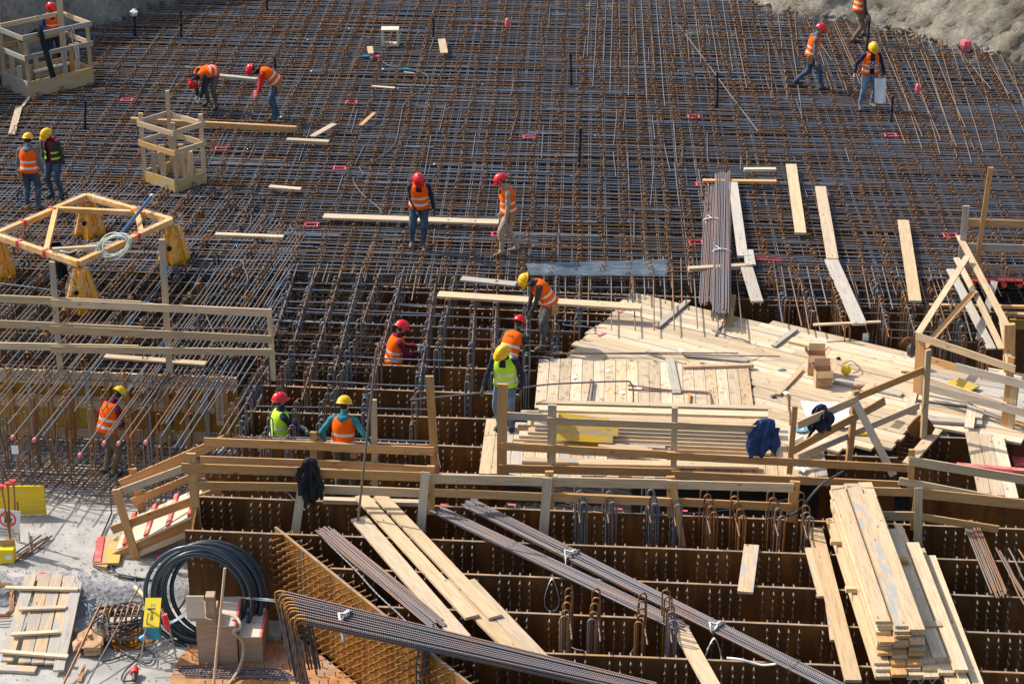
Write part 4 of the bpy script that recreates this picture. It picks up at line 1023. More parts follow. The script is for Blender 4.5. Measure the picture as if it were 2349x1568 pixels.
b.tube([p1, p2.lerp(p1, .12), p2, p2.lerp(p3, .12), p3], .075, 12)
b.tube([p1+(p1-p2).normalized()*.002, p1-(p1-p2).normalized()*.03], .085, 12)
o = b.make('pipe_elbow', M['blackpipe'], smooth=True); tag(o, 'black elbow pipe slung over the rails of the large crate', 'pipe')
b = MB(); q0 = CC[1].lerp(CC[2], .74)+Vector((0, -.07, 0)); n_ = [q0+Z*1.62, q0+Z*1.4+X*.05, q0+Z*1.0+X*.12, q0+Z*.75+X*.10, q0+Z*.95+X*.03, q0+Z*1.35-X*.03, q0+Z*1.62-X*.02]
b.tube(n_, .035, 6, flat=.2); o = b.make('lifting_sling', M['strap'], smooth=True); tag(o, 'white webbing sling hung over the rail of the large crate', 'sling')
b = MB(); b.tube([at(*T(11, 300, 650), .55), at(*T(11, 620, 570), .62)], .05, 10); b.tube([at(*T(11, 470, 605), .59), at(*T(11, 495, 600), .595)], .055, 10, 1)
o = b.make('pipe', [M['alu'], M['yellow']], smooth=True); tag(o, 'grey pipe with a yellow collar lying inside the large crate', 'pipe')
crate((330, 416), (407, 441), (473, 419), .27, (.92, 1.38), (1.62, 1.62, 1.62, 1.95), 'smaller timber crate with two rows of rails beside the heavy beam', 0)

# ================================================================ yellow wrapped frame on four pedestals
yF, yR, yB, yL = at(180, 604, .85), at(393, 506, .85), at(198, 450, .85), at(-12, 540, .85)
yr = root('yellow_frame', (yF+yB)/2-Z*.8, 'yellow steel ring frame wrapped in clear film on four pedestals', 'steel frame')
def mem(a, c, w=.13, mt='woodwrap', nm='ring_beam', z=0, parent=yr): return beam(nm, a+Z*z, c+Z*z, w, w, Z, mt, parent)
for i, (a, c) in enumerate(((yF, yR), (yR, yB), (yB, yL), (yL, yF))): mem(a, c, .115)
mem(yL.lerp(yB, .66), yB.lerp(yR, .72), .10, nm='cross_beam'); mem(yL.lerp(yB, .66), yL.lerp(yF, .62), .10, nm='cross_beam'); mem(yR.lerp(yB, .4), yR.lerp(yF, .33), .10, nm='cross_beam'); mem(yF.lerp(yL, .3), yF.lerp(yR, .26), .09, 'stained', 'loose_timber', .10)
for a, c in ((yL, yB), (yB, yR), (yL, yF), (yF, yR)):
    for f_ in (.3, .62):
        if f_ > .5 or a is yL:
            p = a.lerp(c, f_); d = (c-a).normalized(); beam('red_band', p-d*.03, p+d*.03, .155, .155, Z, 'redplastic', yr)
for pc in (yF, yR, yB, yL):
    g = Vector((pc.x+.02, pc.y-.0, -.1)); b = MB()
    for ang_ in (R(45), R(135)):
        d = Vector((math.cos(ang_), math.sin(ang_), 0))
        nn = Vector((-d.y, d.x, 0))*.012
        for s_ in (1, -1):
            pts_ = [g-d*.42, g+d*.42, g+d*.16+Z*.85, g-d*.16+Z*.85]
            b.poly([p+nn*s_ for p in (pts_ if s_ > 0 else pts_[::-1])])
    for k in range(4):
        a0 = R(90*k); a1 = R(90*k+90); 
        e0 = Vector((math.cos(a0), math.sin(a0), 0)); e1 = Vector((math.cos(a1), math.sin(a1), 0))
        b.poly([g+e0*.38, g+e1*.38, g+e1*.13+Z*.84, g+e0*.13+Z*.84])
    o = b.make('pedestal', M['yframe'], yr)
    b = MB(); P = []
    for j in range(9):
        h = .25+j*.085; rr_ = .36-.22*((h-.1)/.85); P.append([g+Vector((math.cos(t*math.pi/8)*(rr_+.03+random.uniform(-.02, .03)), math.sin(t*math.pi/8)*(rr_+.03+random.uniform(-.02, .03)), h)) for t in range(17)])
    b.grid(P); b.make('wrap_film', M['film'], yr, True)
    b = MB(); P = []
    for j in range(6):
        h = .84+j*.045; P.append([g+Vector((math.cos(t*math.pi/8)*(.20+random.uniform(-.03, .05)), math.sin(t*math.pi/8)*(.20+random.uniform(-.03, .05)), h)) for t in range(17)])
    b.grid(P); b.make('wrap_film', M['film'], yr, True)
    o = MB(); o.tube([g+Vector((-.05, -.26, .45)), g+Vector((-.05, -.32, .45))], .05, 10); o.make('bolt', M['blackpipe'], yr, True)
for a, c in ((yL, yB), (yB, yR), (yL, yF), (yF, yR)):
    for f0, f1 in ((.08, .42), (.55, .9)):
        b = MB(); P = []
        for j in range(9):
            p = a.lerp(c, f0+(f1-f0)*j/8); P.append([p+Vector((0, math.cos(t*math.pi/4), math.sin(t*math.pi/4)))*(.115+random.uniform(-.01, .03)) for t in range(9)])
        b.grid(P); b.make('wrap_film', M['film'], yr, True)
b = MB(); b.box(yR.lerp(yB, .35)+Vector((-.05, -.08, .02)), .3, .01, .12, 0); b.make('label_plate', M['yellow'], yr)
p0, p1 = at(346, 452, 1.1), at(270, 546, .95); b = MB(); b.tube([p0, p1], .035, 10); b.tube([p0, p0+(p0-p1).normalized()*.08], .045, 8, 1)
o = b.make('pipe', [plain('blue_pipe', (.03, .10, .22), .35), M['strap']], smooth=True); tag(o, 'slim dark blue pipe with a taped end resting on the yellow frame', 'pipe')
b = MB()
for k in range(9):
    c = at(262+random.uniform(-5, 5), 562+random.uniform(-4, 4), 1.0); rx, ry = random.uniform(.24, .38), random.uniform(.14, .24); t0 = random.uniform(0, .6)
    b.tube([c+Vector((math.cos(t*.35)*rx, math.sin(t*.35)*ry*.6, math.sin(t*.35+t0)*ry)) for t in range(18)], .012, 5, k % 3 == 0 and 1 or 0, closed=True)
b.tube([at(x, y, .95) for x, y in ((255, 560), (225, 562), (200, 566), (180, 572), (160, 580), (138, 575))], .015, 5)
b.tube([at(x, y, .95) for x, y in ((258, 555), (230, 556), (200, 562), (178, 580))], .012, 5, 1)
o = b.make('cable_coil', [M['whitecable'], plain('green_cable', (.60, .62, .42), .5)], smooth=True); tag(o, 'loose coil of white and green cable draped over the yellow frame', 'cable')
for k, (x, y) in enumerate(((127, 560), (158, 566))):
    b = MB(); p = at(x, y, .75); b.tube([p, p+Vector((.12, .0, -.9))], .12 if k == 0 else .10, 12, caps=False); b.tube([p+Vector((.001, 0, 0)), p+Vector((.12, 0, -.9))], .10 if k == 0 else .08, 12, caps=False)
    o = b.make('black_pipe', M['blackpipe'], smooth=True); tag(o, ('wider' if k == 0 else 'narrower')+' black corrugated pipe mouth inside the yellow frame', 'pipe')

# ================================================================ black pipes standing in the mat
def vpipe(x0, y0, x1, y1, r, label, cap=False):
    a = at(x0, y0, -.1); c = aty(x1, y1, a.y); b = MB(); m = a.lerp(c, .55)
    b.tube([a, m, m, c], [r, r, r*.92, r*.92], 12); b.tube([c, c+Z*.002], [r*.8, r*.8], 12)
    b.tube([m-(c-a).normalized()*.04, m+(c-a).normalized()*.01], r*1.12, 12)
    o = b.make('black_pipe', M['blackpipe'], smooth=True); tag(o, label, 'pipe', 'black pipes standing in the mat'); return o, c
PIPES = [(*T(11, 1212, 355), *T(11, 1196, 125), .05, 'thick black pipe with a white bag on its top, near the upper left rock'), (*T(11, 1622, 372), *T(11, 1617, 90), .036, 'black pipe with white marks, second from the upper left'),
         (*T(12, 98, 120), *T(12, 95, -60), .036, 'black pipe cut by the top edge, above the bending red helmet workers'), (*T(11, 2195, 35), *T(11, 2195, -70), .036, 'short black pipe stub at the top edge, right of the left rock'), (*T(12, 1590, 372), *T(12, 1588, 165), .036, 'black pipe between the wooden box and the short weathered board'),
         (*T(12, 172, 650), *T(12, 168, 525), .036, 'black pipe standing just behind the worker with the tool pouch'), (*T(11, 760, 1185), *T(11, 764, 900), .036, 'black pipe left of the smaller timber crate'), (*T(13, 530, 805), *T(13, 525, 482), .036, 'slim black pipe in the upper middle of the mat'),
         (*T(13, 596, 1530), *T(13, 614, 1150), .040, 'tallest black pipe, in the middle above the wire bundle'), (*T(13, 1835, 1000), *T(13, 1840, 650), .036, 'black pipe crossed by the slanting single bar'),
         (*T(14, 1097, 1135), *T(14, 1117, 865), .036, 'black pipe below the man holding the plans'), (*T(14, 876, 490), *T(14, 910, 185), .036, 'black pipe between the man with the plans and the one above')]
for p in PIPES: o_, top_ = vpipe(*p)
b = MB(); c_ = aty(308, 32, at(310, 91, -.1).y)
for k in range(5): b.tube([c_+Vector((random.uniform(-.05, .05), 0, -.05)), c_+Vector((random.uniform(-.08, .08), random.uniform(-.05, .05), .06)), c_+Vector((random.uniform(-.06, .06), 0, .13))], [.05, .06, .02], 6)
o = b.make('plastic_bag', M['paper'], smooth=False); tag(o, 'crumpled white bag tied over the thick black pipe', 'bag')

# red spacers
def spacer(x, y, label, w=.26, d=.20, z=.035):
    c = at(x, y, z); b = MB()
    for dx in (-w/2, w/2): b.box(c+X*dx, .022, d, .022)
    for dy in (-d/2, d/2): b.box(c+Y*dy+Z*.003, w+.08, .022, .022)
    o = b.make('spacer_frame', M['hotpink']); tag(o, label, 'spacer', 'red plastic spacers on the mat')
for x, y, lb in ((291, 229, 'red plastic spacer right of the large crate'), (507, 342, 'red spacer right of the smaller crate'), (806, 235, 'red spacer in the upper middle near the slat'), (779, 386, 'red spacer above the short pale timber in the middle'), (1214, 314, 'red spacer left of the tallest black pipe'),
                 (1591, 268, 'red spacer left of the slanting single bar'), (2043, 310, 'red spacer below the man holding the plans'), (714, 516, 'red spacer at the left end of the longest pale plank'), (1596, 556, 'red spacer left of the rebar bundle, nearer one'), (1611, 423, 'red spacer at the top left of the rebar bundle'),
                 (2180, 540, 'red spacer near the grey post at the right'), (1143, 537, 'red spacer by the boots of the man in beige')): spacer(x, y, lb)
def marker(x0, y0, x1, y1, label, sz=.10, mt='hotpink'):
    a = at(x0, y0, 0); c = aty(x1, y1, a.y); rt = root('marker_flag', a, label, 'marker', 'pink markers tied to rods')
    bar('rod', a, c, .006, 'longbar', rt, .3).data = barmesh(.006, 'longbar', 1)
    b = MB(); b.tube([c-Z*.1, c-Z*.03, c+Z*.06, c+Z*.16, c+Z*.2], [.02, sz*.6, sz*.75, sz*.6, .02], 7); b.make('plastic_bag', M[mt], rt, False)
marker(*T(12, 2230, 745), *T(12, 2253, 230), 'tallest pink marker bag on a thin rod at the top of the mat')
marker(*T(12, 10, 1060), *T(12, 2, 880), 'pink marker beside the legs of the worker with the tool pouch')
marker(*T(14, 1315, 975), *T(14, 1338, 820), 'pink marker bag right of the man holding the plans')
marker(*T(14, 1715, 860), *T(14, 1770, 420), 'dark red bag on a rod close to the right rock face', .2, 'hotpink')

# wire bundle
wb = root('wire_bundle', at(1370, 612, .04), 'bundle of thin galvanised wires fanned out on the mat edge', 'wire bundle')
b = MB()
def wstrand(x0, y0, x1, y1, z, k=0):
    xm = (x0+x1)/2; ym = (y0+y1)/2+random.uniform(-1.5, 1.5)
    b.tube([at(x0, y0, z), at(xm, ym, z+.01), at(x1, y1, z)], .0042, 4)
for k in range(70):
    f_ = k/69; z = .05+random.uniform(0, .03); wstrand(1235+(8 if k % 3 else 18)+random.uniform(-4, 4), 601+28*f_+2, 1528+random.uniform(-6, 7), 591+37*f_+random.uniform(-1, 1)+4, z)
for k in range(26):
    f_ = k/25; wstrand(1206+f_*10, 604+25*f_, 1360+random.uniform(-30, 60), 604+24*f_, .05)
o = b.make('wires', M['wirebundle'], wb); o['kind'] = 'stuff'

# wooden box, grinder, cables, bolt cutter
wbx = root('wooden_box', at(895, 105, .03), 'small open wooden box standing on its side at the top', 'box')
bx0 = at(895, 106, .05); 
for nm, (c, s) in {'top': ((0, .15, .44), (.48, .36, .045)), 'bottom': ((0, .15, .01), (.48, .34, .04)), 'side': ((-.21, .15, .225), (.06, .34, .40))}.items():
    b = MB(); b.box(bx0+Vector(c), *s); b.make(nm+'_panel', M['plylight'], wbx)
b = MB(); b.box(bx0+Vector((.21, .15, .225)), .06, .34, .40); b.make('side_panel', M['deck'], wbx)
g = at(850, 130, .06); gr = root('angle_grinder', g, 'teal and red power grinder lying on the mat', 'power tool')
b = MB(); b.tube([g+X*-.25, g+X*.02], .04, 8); b.make('body', M['teal'], gr, True)
b = MB(); b.tube([g+X*.05-Y*.25, g+X*.04+Y*.05], .05, 8); b.make('gear_head', M['alu'], gr, True)
b = MB(); b.box(g+Vector((.18, -.1, 0)), .14, .12, .1); b.make('guard', M['redplastic'], gr)
b = MB(); b.tube([at(*T(23, 2060, 780), .12), at(*T(23, 2130, 782), .12), at(*T(24, 150, 788), .1)], .012, 6, 0); b.tube([at(*T(23, 2065, 785), .12), at(*T(23, 2135, 795), .12), at(*T(24, 110, 815), .1)], .012, 6, 0); b.tube([at(*T(23, 2045, 785), .12), at(*T(23, 2110, 785), .12)], [.035, .03], 6, 1)
o = b.make('bolt_cutter', [M['redplastic'], M['blackpipe']], smooth=True); tag(o, 'bolt cutter with long red handles beside the grey planks', 'bolt cutter')
def cable(pts, r, mt, label, z=.05, nm='cable', cat='cable', smooth=True):
    P_ = []
    q = [at(p[0], p[1], p[2] if len(p) > 2 else z) for p in pts]
    for i in range(len(q)-1):
        a, c = q[max(0, i-1)], q[i]; d, e = q[i+1], q[min(len(q)-1, i+2)]
        for s in range(5):
            t = s/5; P_.append(.5*((2*c)+(d-a)*t+(2*a-5*c+4*d-e)*t*t+(3*c-3*d+e-a)*t**3))
    P_.append(q[-1]); b = MB(); b.tube(P_, r, 6); o = b.make(nm, M[mt], smooth=smooth); tag(o, label, cat); return o
cable([T(12, *p) for p in ((700, 530), (900, 500), (1100, 530), (1200, 590), (1420, 625), (1540, 690), (1500, 800), (1340, 910), (1290, 1090), (1240, 1290), (1050, 1450), (930, 1490), (960, 1568))]+[T(22, *p) for p in ((870, 80), (940, 200), (1110, 350), (1120, 380))], .010, 'greycable', 'thin grey power cable wandering down the mat from the grinder')
cable([T(22, *p) for p in ((600, 410), (450, 440), (310, 480), (330, 550), (250, 580), (60, 580))], .009, 'greycable', 'short grey cable looping left of the longest plank')
cable([T(21, *p) for p in ((2280, 650), (2180, 820), (2220, 980), (2100, 1060), (1830, 1190))]+[T(31, *p) for p in ((1990, 45), (2100, 30))], .010, 'greycable', 'grey cable snaking across the left bars above the fence')
cable([(*T(31, 2110, 0), .1), (*T(31, 1950, 230), .08), (*T(31, 1520, 340), .05), (*T(31, 1380, 560), .05), (*T(31, 1200, 640), -.1), (*T(31, 1000, 850), -.3), (*T(31, 975, 1100), -.9), (*T(31, 995, 1500), -1.5), (*T(41, 990, 60), -1.55), (*T(41, 850, 400), -1.55), (*T(41, 900, 540), -1.55), (*T(41, 1380, 640), -1.55)], .014, 'cable', 'long dark cable hanging from the left bars into the trench and across the slab')
cable([(*T(41, 990, 500), -1.56), (*T(41, 1060, 600), -1.56), (*T(41, 1300, 640), -1.6), (*T(41, 1560, 670), -1.65), (*T(41, 1670, 770), -1.7), (*T(41, 1600, 900), -1.75)], .02, 'hose', 'thin black hose from the ramp foot to the big hose coil')
cable([(1935, 1080, PT+.9), (1880, 1115, PT+.75), (1825, 1175, PT+.3), (1760, 1190, PT+.03)], .02, 'cable', 'black cable drooping over the front fence left of the plank stack')
cable([(587, 1090, PT+.3), (620, 1085, PT+.4), (660, 1130, PT+.1), (700, 1170, PT)], .014, 'cable', 'black cable hanging behind the black jacket')
cable([(1290, 1150, PT), (1400, 1175, PT), (1560, 1178, PT), (1700, 1165, PT), (1830, 1140, PT+.1)], .012, 'cable', 'thin black hose along the plate edge under the front fence')
b = MB(); p = at(926, 160, .05); b.tube([p-X*.12, p+X*.15], .035, 8); o = b.make('plug', M['teal'], smooth=True); tag(o, 'blue plug connector lying on the mat below the wooden box', 'plug')

# ================================================================ rebar bundles
def bundle(label, ends, n, rad, mat='bundle', r=.013, spread=None, grp='rebar bundles', taper=1.0, ztop=None):
    (x0, y0, z0), (x1, y1, z1) = ends; a, c = at(x0, y0, z0), at(x1, y1, z1); d = (c-a).normalized(); s = d.cross(Z).normalized(); u = s.cross(d)
    rt = root('rebar_bundle', a, label, 'rebar bundle', grp); hx, hz = spread or (rad, rad)
    k = 0; lay = 0
    while k < n:
        w = max(1, int(hx*2/(r*2.1))-lay//2)
        for i in range(w):
            if k >= n: break
            off = (i-(w-1)/2)*r*2.1
            e0, e1 = random.uniform(-.12, .12), random.uniform(-.12, .12)
            j = random.uniform(-.01, .01)
            p = a+s*(off+j)+u*(r+lay*r*1.85)+d*e0; q = c+s*(off*taper+random.uniform(-.015, .015))+u*(r+lay*r*1.85)+d*e1
            Mx, L = frame(p, q, Z); b = MB(); m = 6
            b.tube([(L*t/m, math.sin(t*1.1+k)*.006, math.sin(t*.8+k*2)*.004) for t in range(m+1)], r, 6)
            put('bar', b.mesh('bar', M[mat], True), Mx, rt); k += 1
        lay += 1
    return rt, a, c, d, s, u
def tie(par, p, d, s, u, hx, hz, mt='strap', r=.02, tail=.35, nm='strap'):
    b = MB(); b.tube([p+s*(math.cos(t)*hx)+u*(hz*.5+math.sin(t)*hz) for t in [i*math.pi/5 for i in range(10)]], r, 6, closed=True, flat=.35)
    if tail:
        q = p+s*hx*.2+u*hz*1.5; b.tube([q, q+s*.1+u*.05-d*.05, q+s*.12-Z*tail*.5, q+s*.10-Z*tail], r*1.1, 6, flat=.25)
        b.tube([q, q-s*.06+u*.03+d*.03, q-s*.02-Z*tail*.4, q+s*.08-Z*tail], r*1.1, 6, flat=.25)
    b.make(nm, M[mt], par, True)
B1 = bundle('left half of the standing-away rebar bundle with its ends over the deck', ((1640, 430, .10), (1628, 700, .10)), 22, .1, spread=(.22, .1), r=.0155)
tie(B1[0], B1[1].lerp(B1[2], .32), *B1[3:], .22, .06, tail=.12)
B1 = bundle('right half of the standing-away rebar bundle, reaching further each way', ((1659, 402, .13), (1654, 722, .13)), 26, .12, spread=(.19, .12), r=.0155)
tie(B1[0], B1[1].lerp(B1[2], .60), *B1[3:], .20, .07, tail=.16)
B2 = bundle('longest diagonal rebar bundle, tied with a white sling', ((1078, 1160, PT+.06), (1960, 1600, PT+.06)), 26, .12, spread=(.15, .12))
for f_, mt, tl in ((.30, 'strap', .45), (.27, 'hook', 0), (.86, 'hook', 0), (.68, 'strap', .1)): tie(B2[0], B2[1].lerp(B2[2], f_), *B2[3:], .155, .08, mt, .02 if mt == 'strap' else .006, tl, 'strap' if mt == 'strap' else 'wire_tie')
B3 = bundle('lower rebar bundle running beside the longest one and merging under it', ((1003, 1172, PT+.04), (1560, 1440, PT+.05)), 20, .1, spread=(.15, .08))
tie(B3[0], B3[1].lerp(B3[2], .33), *B3[3:], .16, .05, 'hook', .005, 0, 'wire_tie')
B3 = bundle('rusty-ended short bundle left of the dirty pale plank', ((745, 1217, PT+.05), (1003, 1436, PT+.05)), 20, .1, spread=(.15, .1))
o = bar('loose_bar', at(727, 1218, PT+.03), at(935, 1430, PT+.03), .015, 'bundle'); tag(o, 'single bar lying just left of the rusty-ended short bundle', 'rebar')
B5 = bundle('small rebar bundle at the right edge beyond the plank stack', ((2226, 1203, PT+.03), (2294, 1367, PT+.03)), 12, .1, spread=(.13, .04), mat='longbar', r=.015)
for k, (a, c, d, e, lb) in enumerate(((2045, 350, 2400, 1060, 'left'), (2080, 380, 2400, 1000, 'second'), (2120, 435, 2420, 1010, 'third'), (2160, 360, 2430, 900, 'fourth'), (2250, 370, 2450, 700, 'rightmost'))):
    o = bar('loose_bar', at(*T(44, a, c), PT+.03), at(*T(44, d, e), PT+.03), .015, 'longbar'); tag(o, f'{lb} loose bar beside the small bundle at the right edge', 'rebar', 'loose bars at the right edge')
# hooked bundle in front: bars bent down at their left ends
hb = root('rebar_bundle', at(610, 1400, PT+.15), 'heavy front bundle of bars bent down at their left ends, tied with a white sling', 'rebar bundle', 'rebar bundles')
a0, c0 = at(628, 1386, PT+.30), at(1500, 1590, PT+.14); d = (c0-a0).normalized(); s = d.cross(Z).normalized(); u = s.cross(d)
if s.y > 0: s = -s
k = 0
for lay in range(4):
    for i in range(9):
        off = (i-4)*.036+random.uniform(-.006, .006)+.012*(lay % 2); h = lay*.031+random.uniform(-.006, .006); r = .0145; st = .05*i+random.uniform(-.05, .03)
        p = a0+s*(off*1.95)+u*h+d*(st-.05+.02*i); q = c0+s*(off+random.uniform(-.01, .01))+u*h
        dn = Vector((.10+.06*random.random(), -.03, -1)).normalized(); Lh = 1.4+random.uniform(-.12, .12)
        pts_ = [q, p.lerp(q, .66)+u*.003*math.sin(k), p.lerp(q, .33), p+d*.16, p+d*.10-Z*.004, p+d*.04-Z*.022, p-d*.0-Z*.055, p-d*.02-Z*.11, p-d*.02+dn*.3, p+dn*Lh]
        Mx, L = frame(q, p, Z); inv = Mx.inverted(); b = MB(); b.tube([inv @ v for v in pts_[:4]], r, 6); b.tube([inv @ v for v in pts_[3:9]], r, 6, 1); b.tube([inv @ v for v in pts_[8:]], r, 6)
        put('bar', b.mesh('bar', [M['bundle'], M['bundlerust']], True), Mx, hb); k += 1
q = a0.lerp(c0, .20)
tie(hb, q-u*.02, d, s, u, .15, .12, tail=.42, r=.03)
dn0 = at(975, 1500, -1.0)
for k in range(7):
    p = a0.lerp(c0, .41)+s*(.03*k-.1)+u*random.uniform(-.02, 0)+d*random.uniform(-.06, .06); bar('hanging_bar', p, p+Vector((-.08, 0, -1.2)), .015, 'bundle', hb, .3).data = barmesh(.015, 'bar', k % 5)
for k in range(9):
    p = a0.lerp(c0, .09)+s*(.03*k-.1)+d*random.uniform(-.12, .12); bar('hanging_bar', p-Z*.05, p+Vector((.12, 0, -.95-random.random()*.1)), .015, 'bar', hb, .3)
# white slings
def sling(label, top, mid, z=PT, w=.03):
    a = at(*top, z); n_ = 14; b = MB(); lw = .16; hh = mid
    P_ = [a+Vector((math.sin(2*math.pi*t/n_)*lw*(.3+.7*(1-math.cos(2*math.pi*t/n_))/2), -.03, -hh*(1-math.cos(2*math.pi*t/n_))/2)) for t in range(n_)]
    b.tube(P_, w, 6, closed=True, flat=.25); o = b.make('lifting_sling', M['strap'], smooth=True); tag(o, label, 'sling', 'white lifting slings'); return o
sling('white sling hanging in a loop over a plate edge below the diagonal bundles', (1266, 1324), .58)
sling('white sling loop hanging below the right diagonal bundle', (1638, 1460), .5)
cable([(1668, 1508, PT+.1), (1700, 1512, PT+.15), (1745, 1524, PT+.1), (1780, 1522, PT+.2)], .018, 'strap', 'white sling end lying slack at the foot of the longest bundle', nm='lifting_sling', cat='sling')
for k in range(3): sling(f'{("left", "middle", "right")[k]} white sling hanging under the big plank stack', (2098+k*27, 1548), .35, PT)
# bars on the deck
cable([(940, 917, PT+.65), (1060, 905, PT+.7), (1174, 893, PT+.72), (1250, 882, PT+.65), (1340, 877, PT+.6), (1434, 874, DZ+.55), (1446, 878, DZ+.5), (1452, 890, DZ+.42), (1453, 934, DZ+.12)], .015, 'bundle', 'long bent bar held by the worker in the yellow vest, reaching over the deck', nm='bent_bar', cat='rebar')
for k, dy in enumerate((0, 8)): cable([T(33, 1040, 400+dy*5), T(33, 1400, 445+dy*1.4), T(33, 1730, 462+dy), T(33, 1775, 485+dy), T(33, 1785+k*10, 570)], .014, 'bundle', ('upper' if k == 0 else 'lower')+' hooked bar lying on the square of planks', DZ+.07, 'bent_bar', 'rebar')
cable([T(33, 300, 125), T(33, 1200, 112), T(33, 2030, 116)], .012, 'bundle', 'upper straight bar lying along the far edge of the square of planks', DZ+.08, 'straight_bar', 'rebar')
cable([T(33, 360, 115), T(33, 1300, 125), (1790, 817)], .012, 'bundle', 'lower straight bar along the far edge, running further right', DZ+.08, 'straight_bar', 'rebar')
for k, (a, c) in enumerate(((T(33, 710, 352), T(33, 678, 540)), (T(33, 728, 360), T(33, 705, 542)))): cable([a, c], .015, 'bundle', ('left' if k == 0 else 'right')+' of two short bars leaning on the lumber pile', DZ+.1, 'short_bar', 'rebar')
for k, (a, c, lb) in enumerate(((T(23, 1895, 1365), T(23, 1825, 1480), 'short bar stub standing crosswise on the deck under the bundle'), (T(23, 1790, 1435), T(23, 2130, 1540), 'short bar lying slanted on the deck right of the bundle'), (T(34, 175, 485), T(34, 200, 750), 'rusty short bar on the deck left of the paper plans'), (T(43, 415, 1180), T(43, 680, 1300), 'thin bar leaning inside the bottom middle cell'), (T(43, 1050, 1310), T(43, 1215, 1120), 'thin bar slanting up through the third tie cluster'))):
    o = bar('short_bar', at(*a, DZ+.03 if k < 3 else -.6), at(*c, DZ+.03 if k < 3 else -.6), .015, 'bundle' if k != 2 else 'hook'); tag(o, lb, 'rebar')
r0 = at(821, 1194, PT+.07); r1 = aty(864, 800, r0.y+.15)
o = bar('long_rod', r0, r1, .020, 'longbar', None, .1); tag(o, 'long grey rod held upright by the man in the teal hoodie', 'rod')

# ================================================================ deck clutter
def carton(x, y, w, d_, h, rz, label, lines, open_=True):
    c = at(x, y, DZ+.005); rt = root('cardboard_box', c, label, 'cardboard box', 'cardboard boxes on the deck')
    R_ = Matrix.Translation(c) @ Matrix.Rotation(rz, 4, 'Z'); t = .006
    for (cx_, cy_, sx, sy, sz, cz, nm) in ((0, 0, w, t, h, h/2, 'front'), (0, d_, w, t, h, h/2, 'back'), (-w/2, d_/2, t, d_-t*2, h, h/2, 'side'), (w/2, d_/2, t, d_-t*2, h, h/2, 'side'), (0, d_/2, w, d_, t, t, 'base')):
        b = MB(); b.box(Vector((cx_, cy_, cz)), sx, sy, sz); put(nm, b.mesh(nm, M['card']), R_, rt)
    for (a_, pos, ln, dp) in ((R(-55), (0, 0, h), w, .13), (R(60), (0, d_, h), w, .13)):
        b = MB(); b.box(Vector((0, (-dp/2 if a_ < 0 else dp/2), 0)), ln*.96, dp, t); put('flap', b.mesh('flap', M['card']), R_ @ Matrix.Translation(pos) @ Matrix.Rotation(a_ if a_ > 0 else a_+R(100), 4, 'X'), rt)
    for sx in (-1, 1):
        b = MB(); b.box(Vector((sx*.06, d_/2, 0)), .12, d_*.95, t); put('flap', b.mesh('flap', M['card']), R_ @ Matrix.Translation((sx*w/2, 0, h)) @ Matrix.Rotation(-sx*R(50), 4, 'Y'), rt)
    for i, ln in enumerate(lines):
        text('lettering', ln, .040, R_ @ Matrix.Translation((-.0, -t/2-.001, h*.62-.05*i)) @ Matrix.Rotation(R(90), 4, 'X'), 'print', rt)
    return rt
carton(1872, 861, .31, .24, .40, R(-6), 'farther tall open cardboard box on the deck', ['BOBINETTE IN', 'FILO COTTO', 'KG 25'])
carton(1890, 888, .30, .25, .32, R(3), 'nearer cardboard box with folded-out flaps on the deck', ['BOBINETTE IN', 'FILO COTTO', 'KG 25'])
def blob(x, y, z, s, mt, name, label, cat, seed=0, n=9, m=7, tall=.5):
    c = at(x, y, z); b = MB(); P = []; rr = random.Random(seed)
    for j in range(m):
        th = math.pi*j/(m-1); P.append([c+Vector((math.sin(th)*math.cos(t*2*math.pi/n)*s[0], math.sin(th)*math.sin(t*2*math.pi/n)*s[1], s[2]*(1+math.cos(th))*.5*1.0))*1+Vector((rr.uniform(-.12, .12)*s[0], rr.uniform(-.12, .12)*s[1], rr.uniform(-.05, .1)*s[2]))*(0 if t % n == 0 else 1) for t in range(n+1)])
    for row in P: row[-1] = row[0]
    b.grid(P); o = b.make(name, M[mt], smooth=False); tag(o, label, cat); return o
blob(1940, 860, DZ, (.10, .06, .2), 'yellow', 'plastic_bag', 'yellow torn plastic bag standing on the deck', 'bag', 3)
cable([T(34, 670, 215), T(34, 740, 185), T(34, 800, 220), T(34, 820, 270), T(34, 760, 295)], .008, 'cable', 'thin black strap curling from the yellow bag', DZ+.06, 'thin_strap', 'strap')
blob(1923, 824, DZ, (.045, .04, .05), 'blackpipe', 'black_bung', 'small black knob lying on the deck behind the boxes', 'knob', 4)
blob(*T(34, 125, 268), DZ, (.09, .05, .03), 'gravel', 'mortar_lump', 'grey mortar lump on the deck left of the boxes', 'mortar lump', 5)
blob(*T(34, 48, 515), DZ, (.06, .05, .05), 'cable', 'black_rag', 'small black rag on the deck planks', 'rag', 6)
blob(*T(34, 810, 418), DZ+.05, (.16, .05, .05), 'leather', 'work_gloves', 'worn brown gloves dropped on the stained board', 'gloves', 7)
def glove_dark(): pass
blob(2091, 820, DZ+.18, (.10, .08, .28), 'cable', 'black_pouch', 'black pouch hanging on the deck corner post', 'pouch', 8)
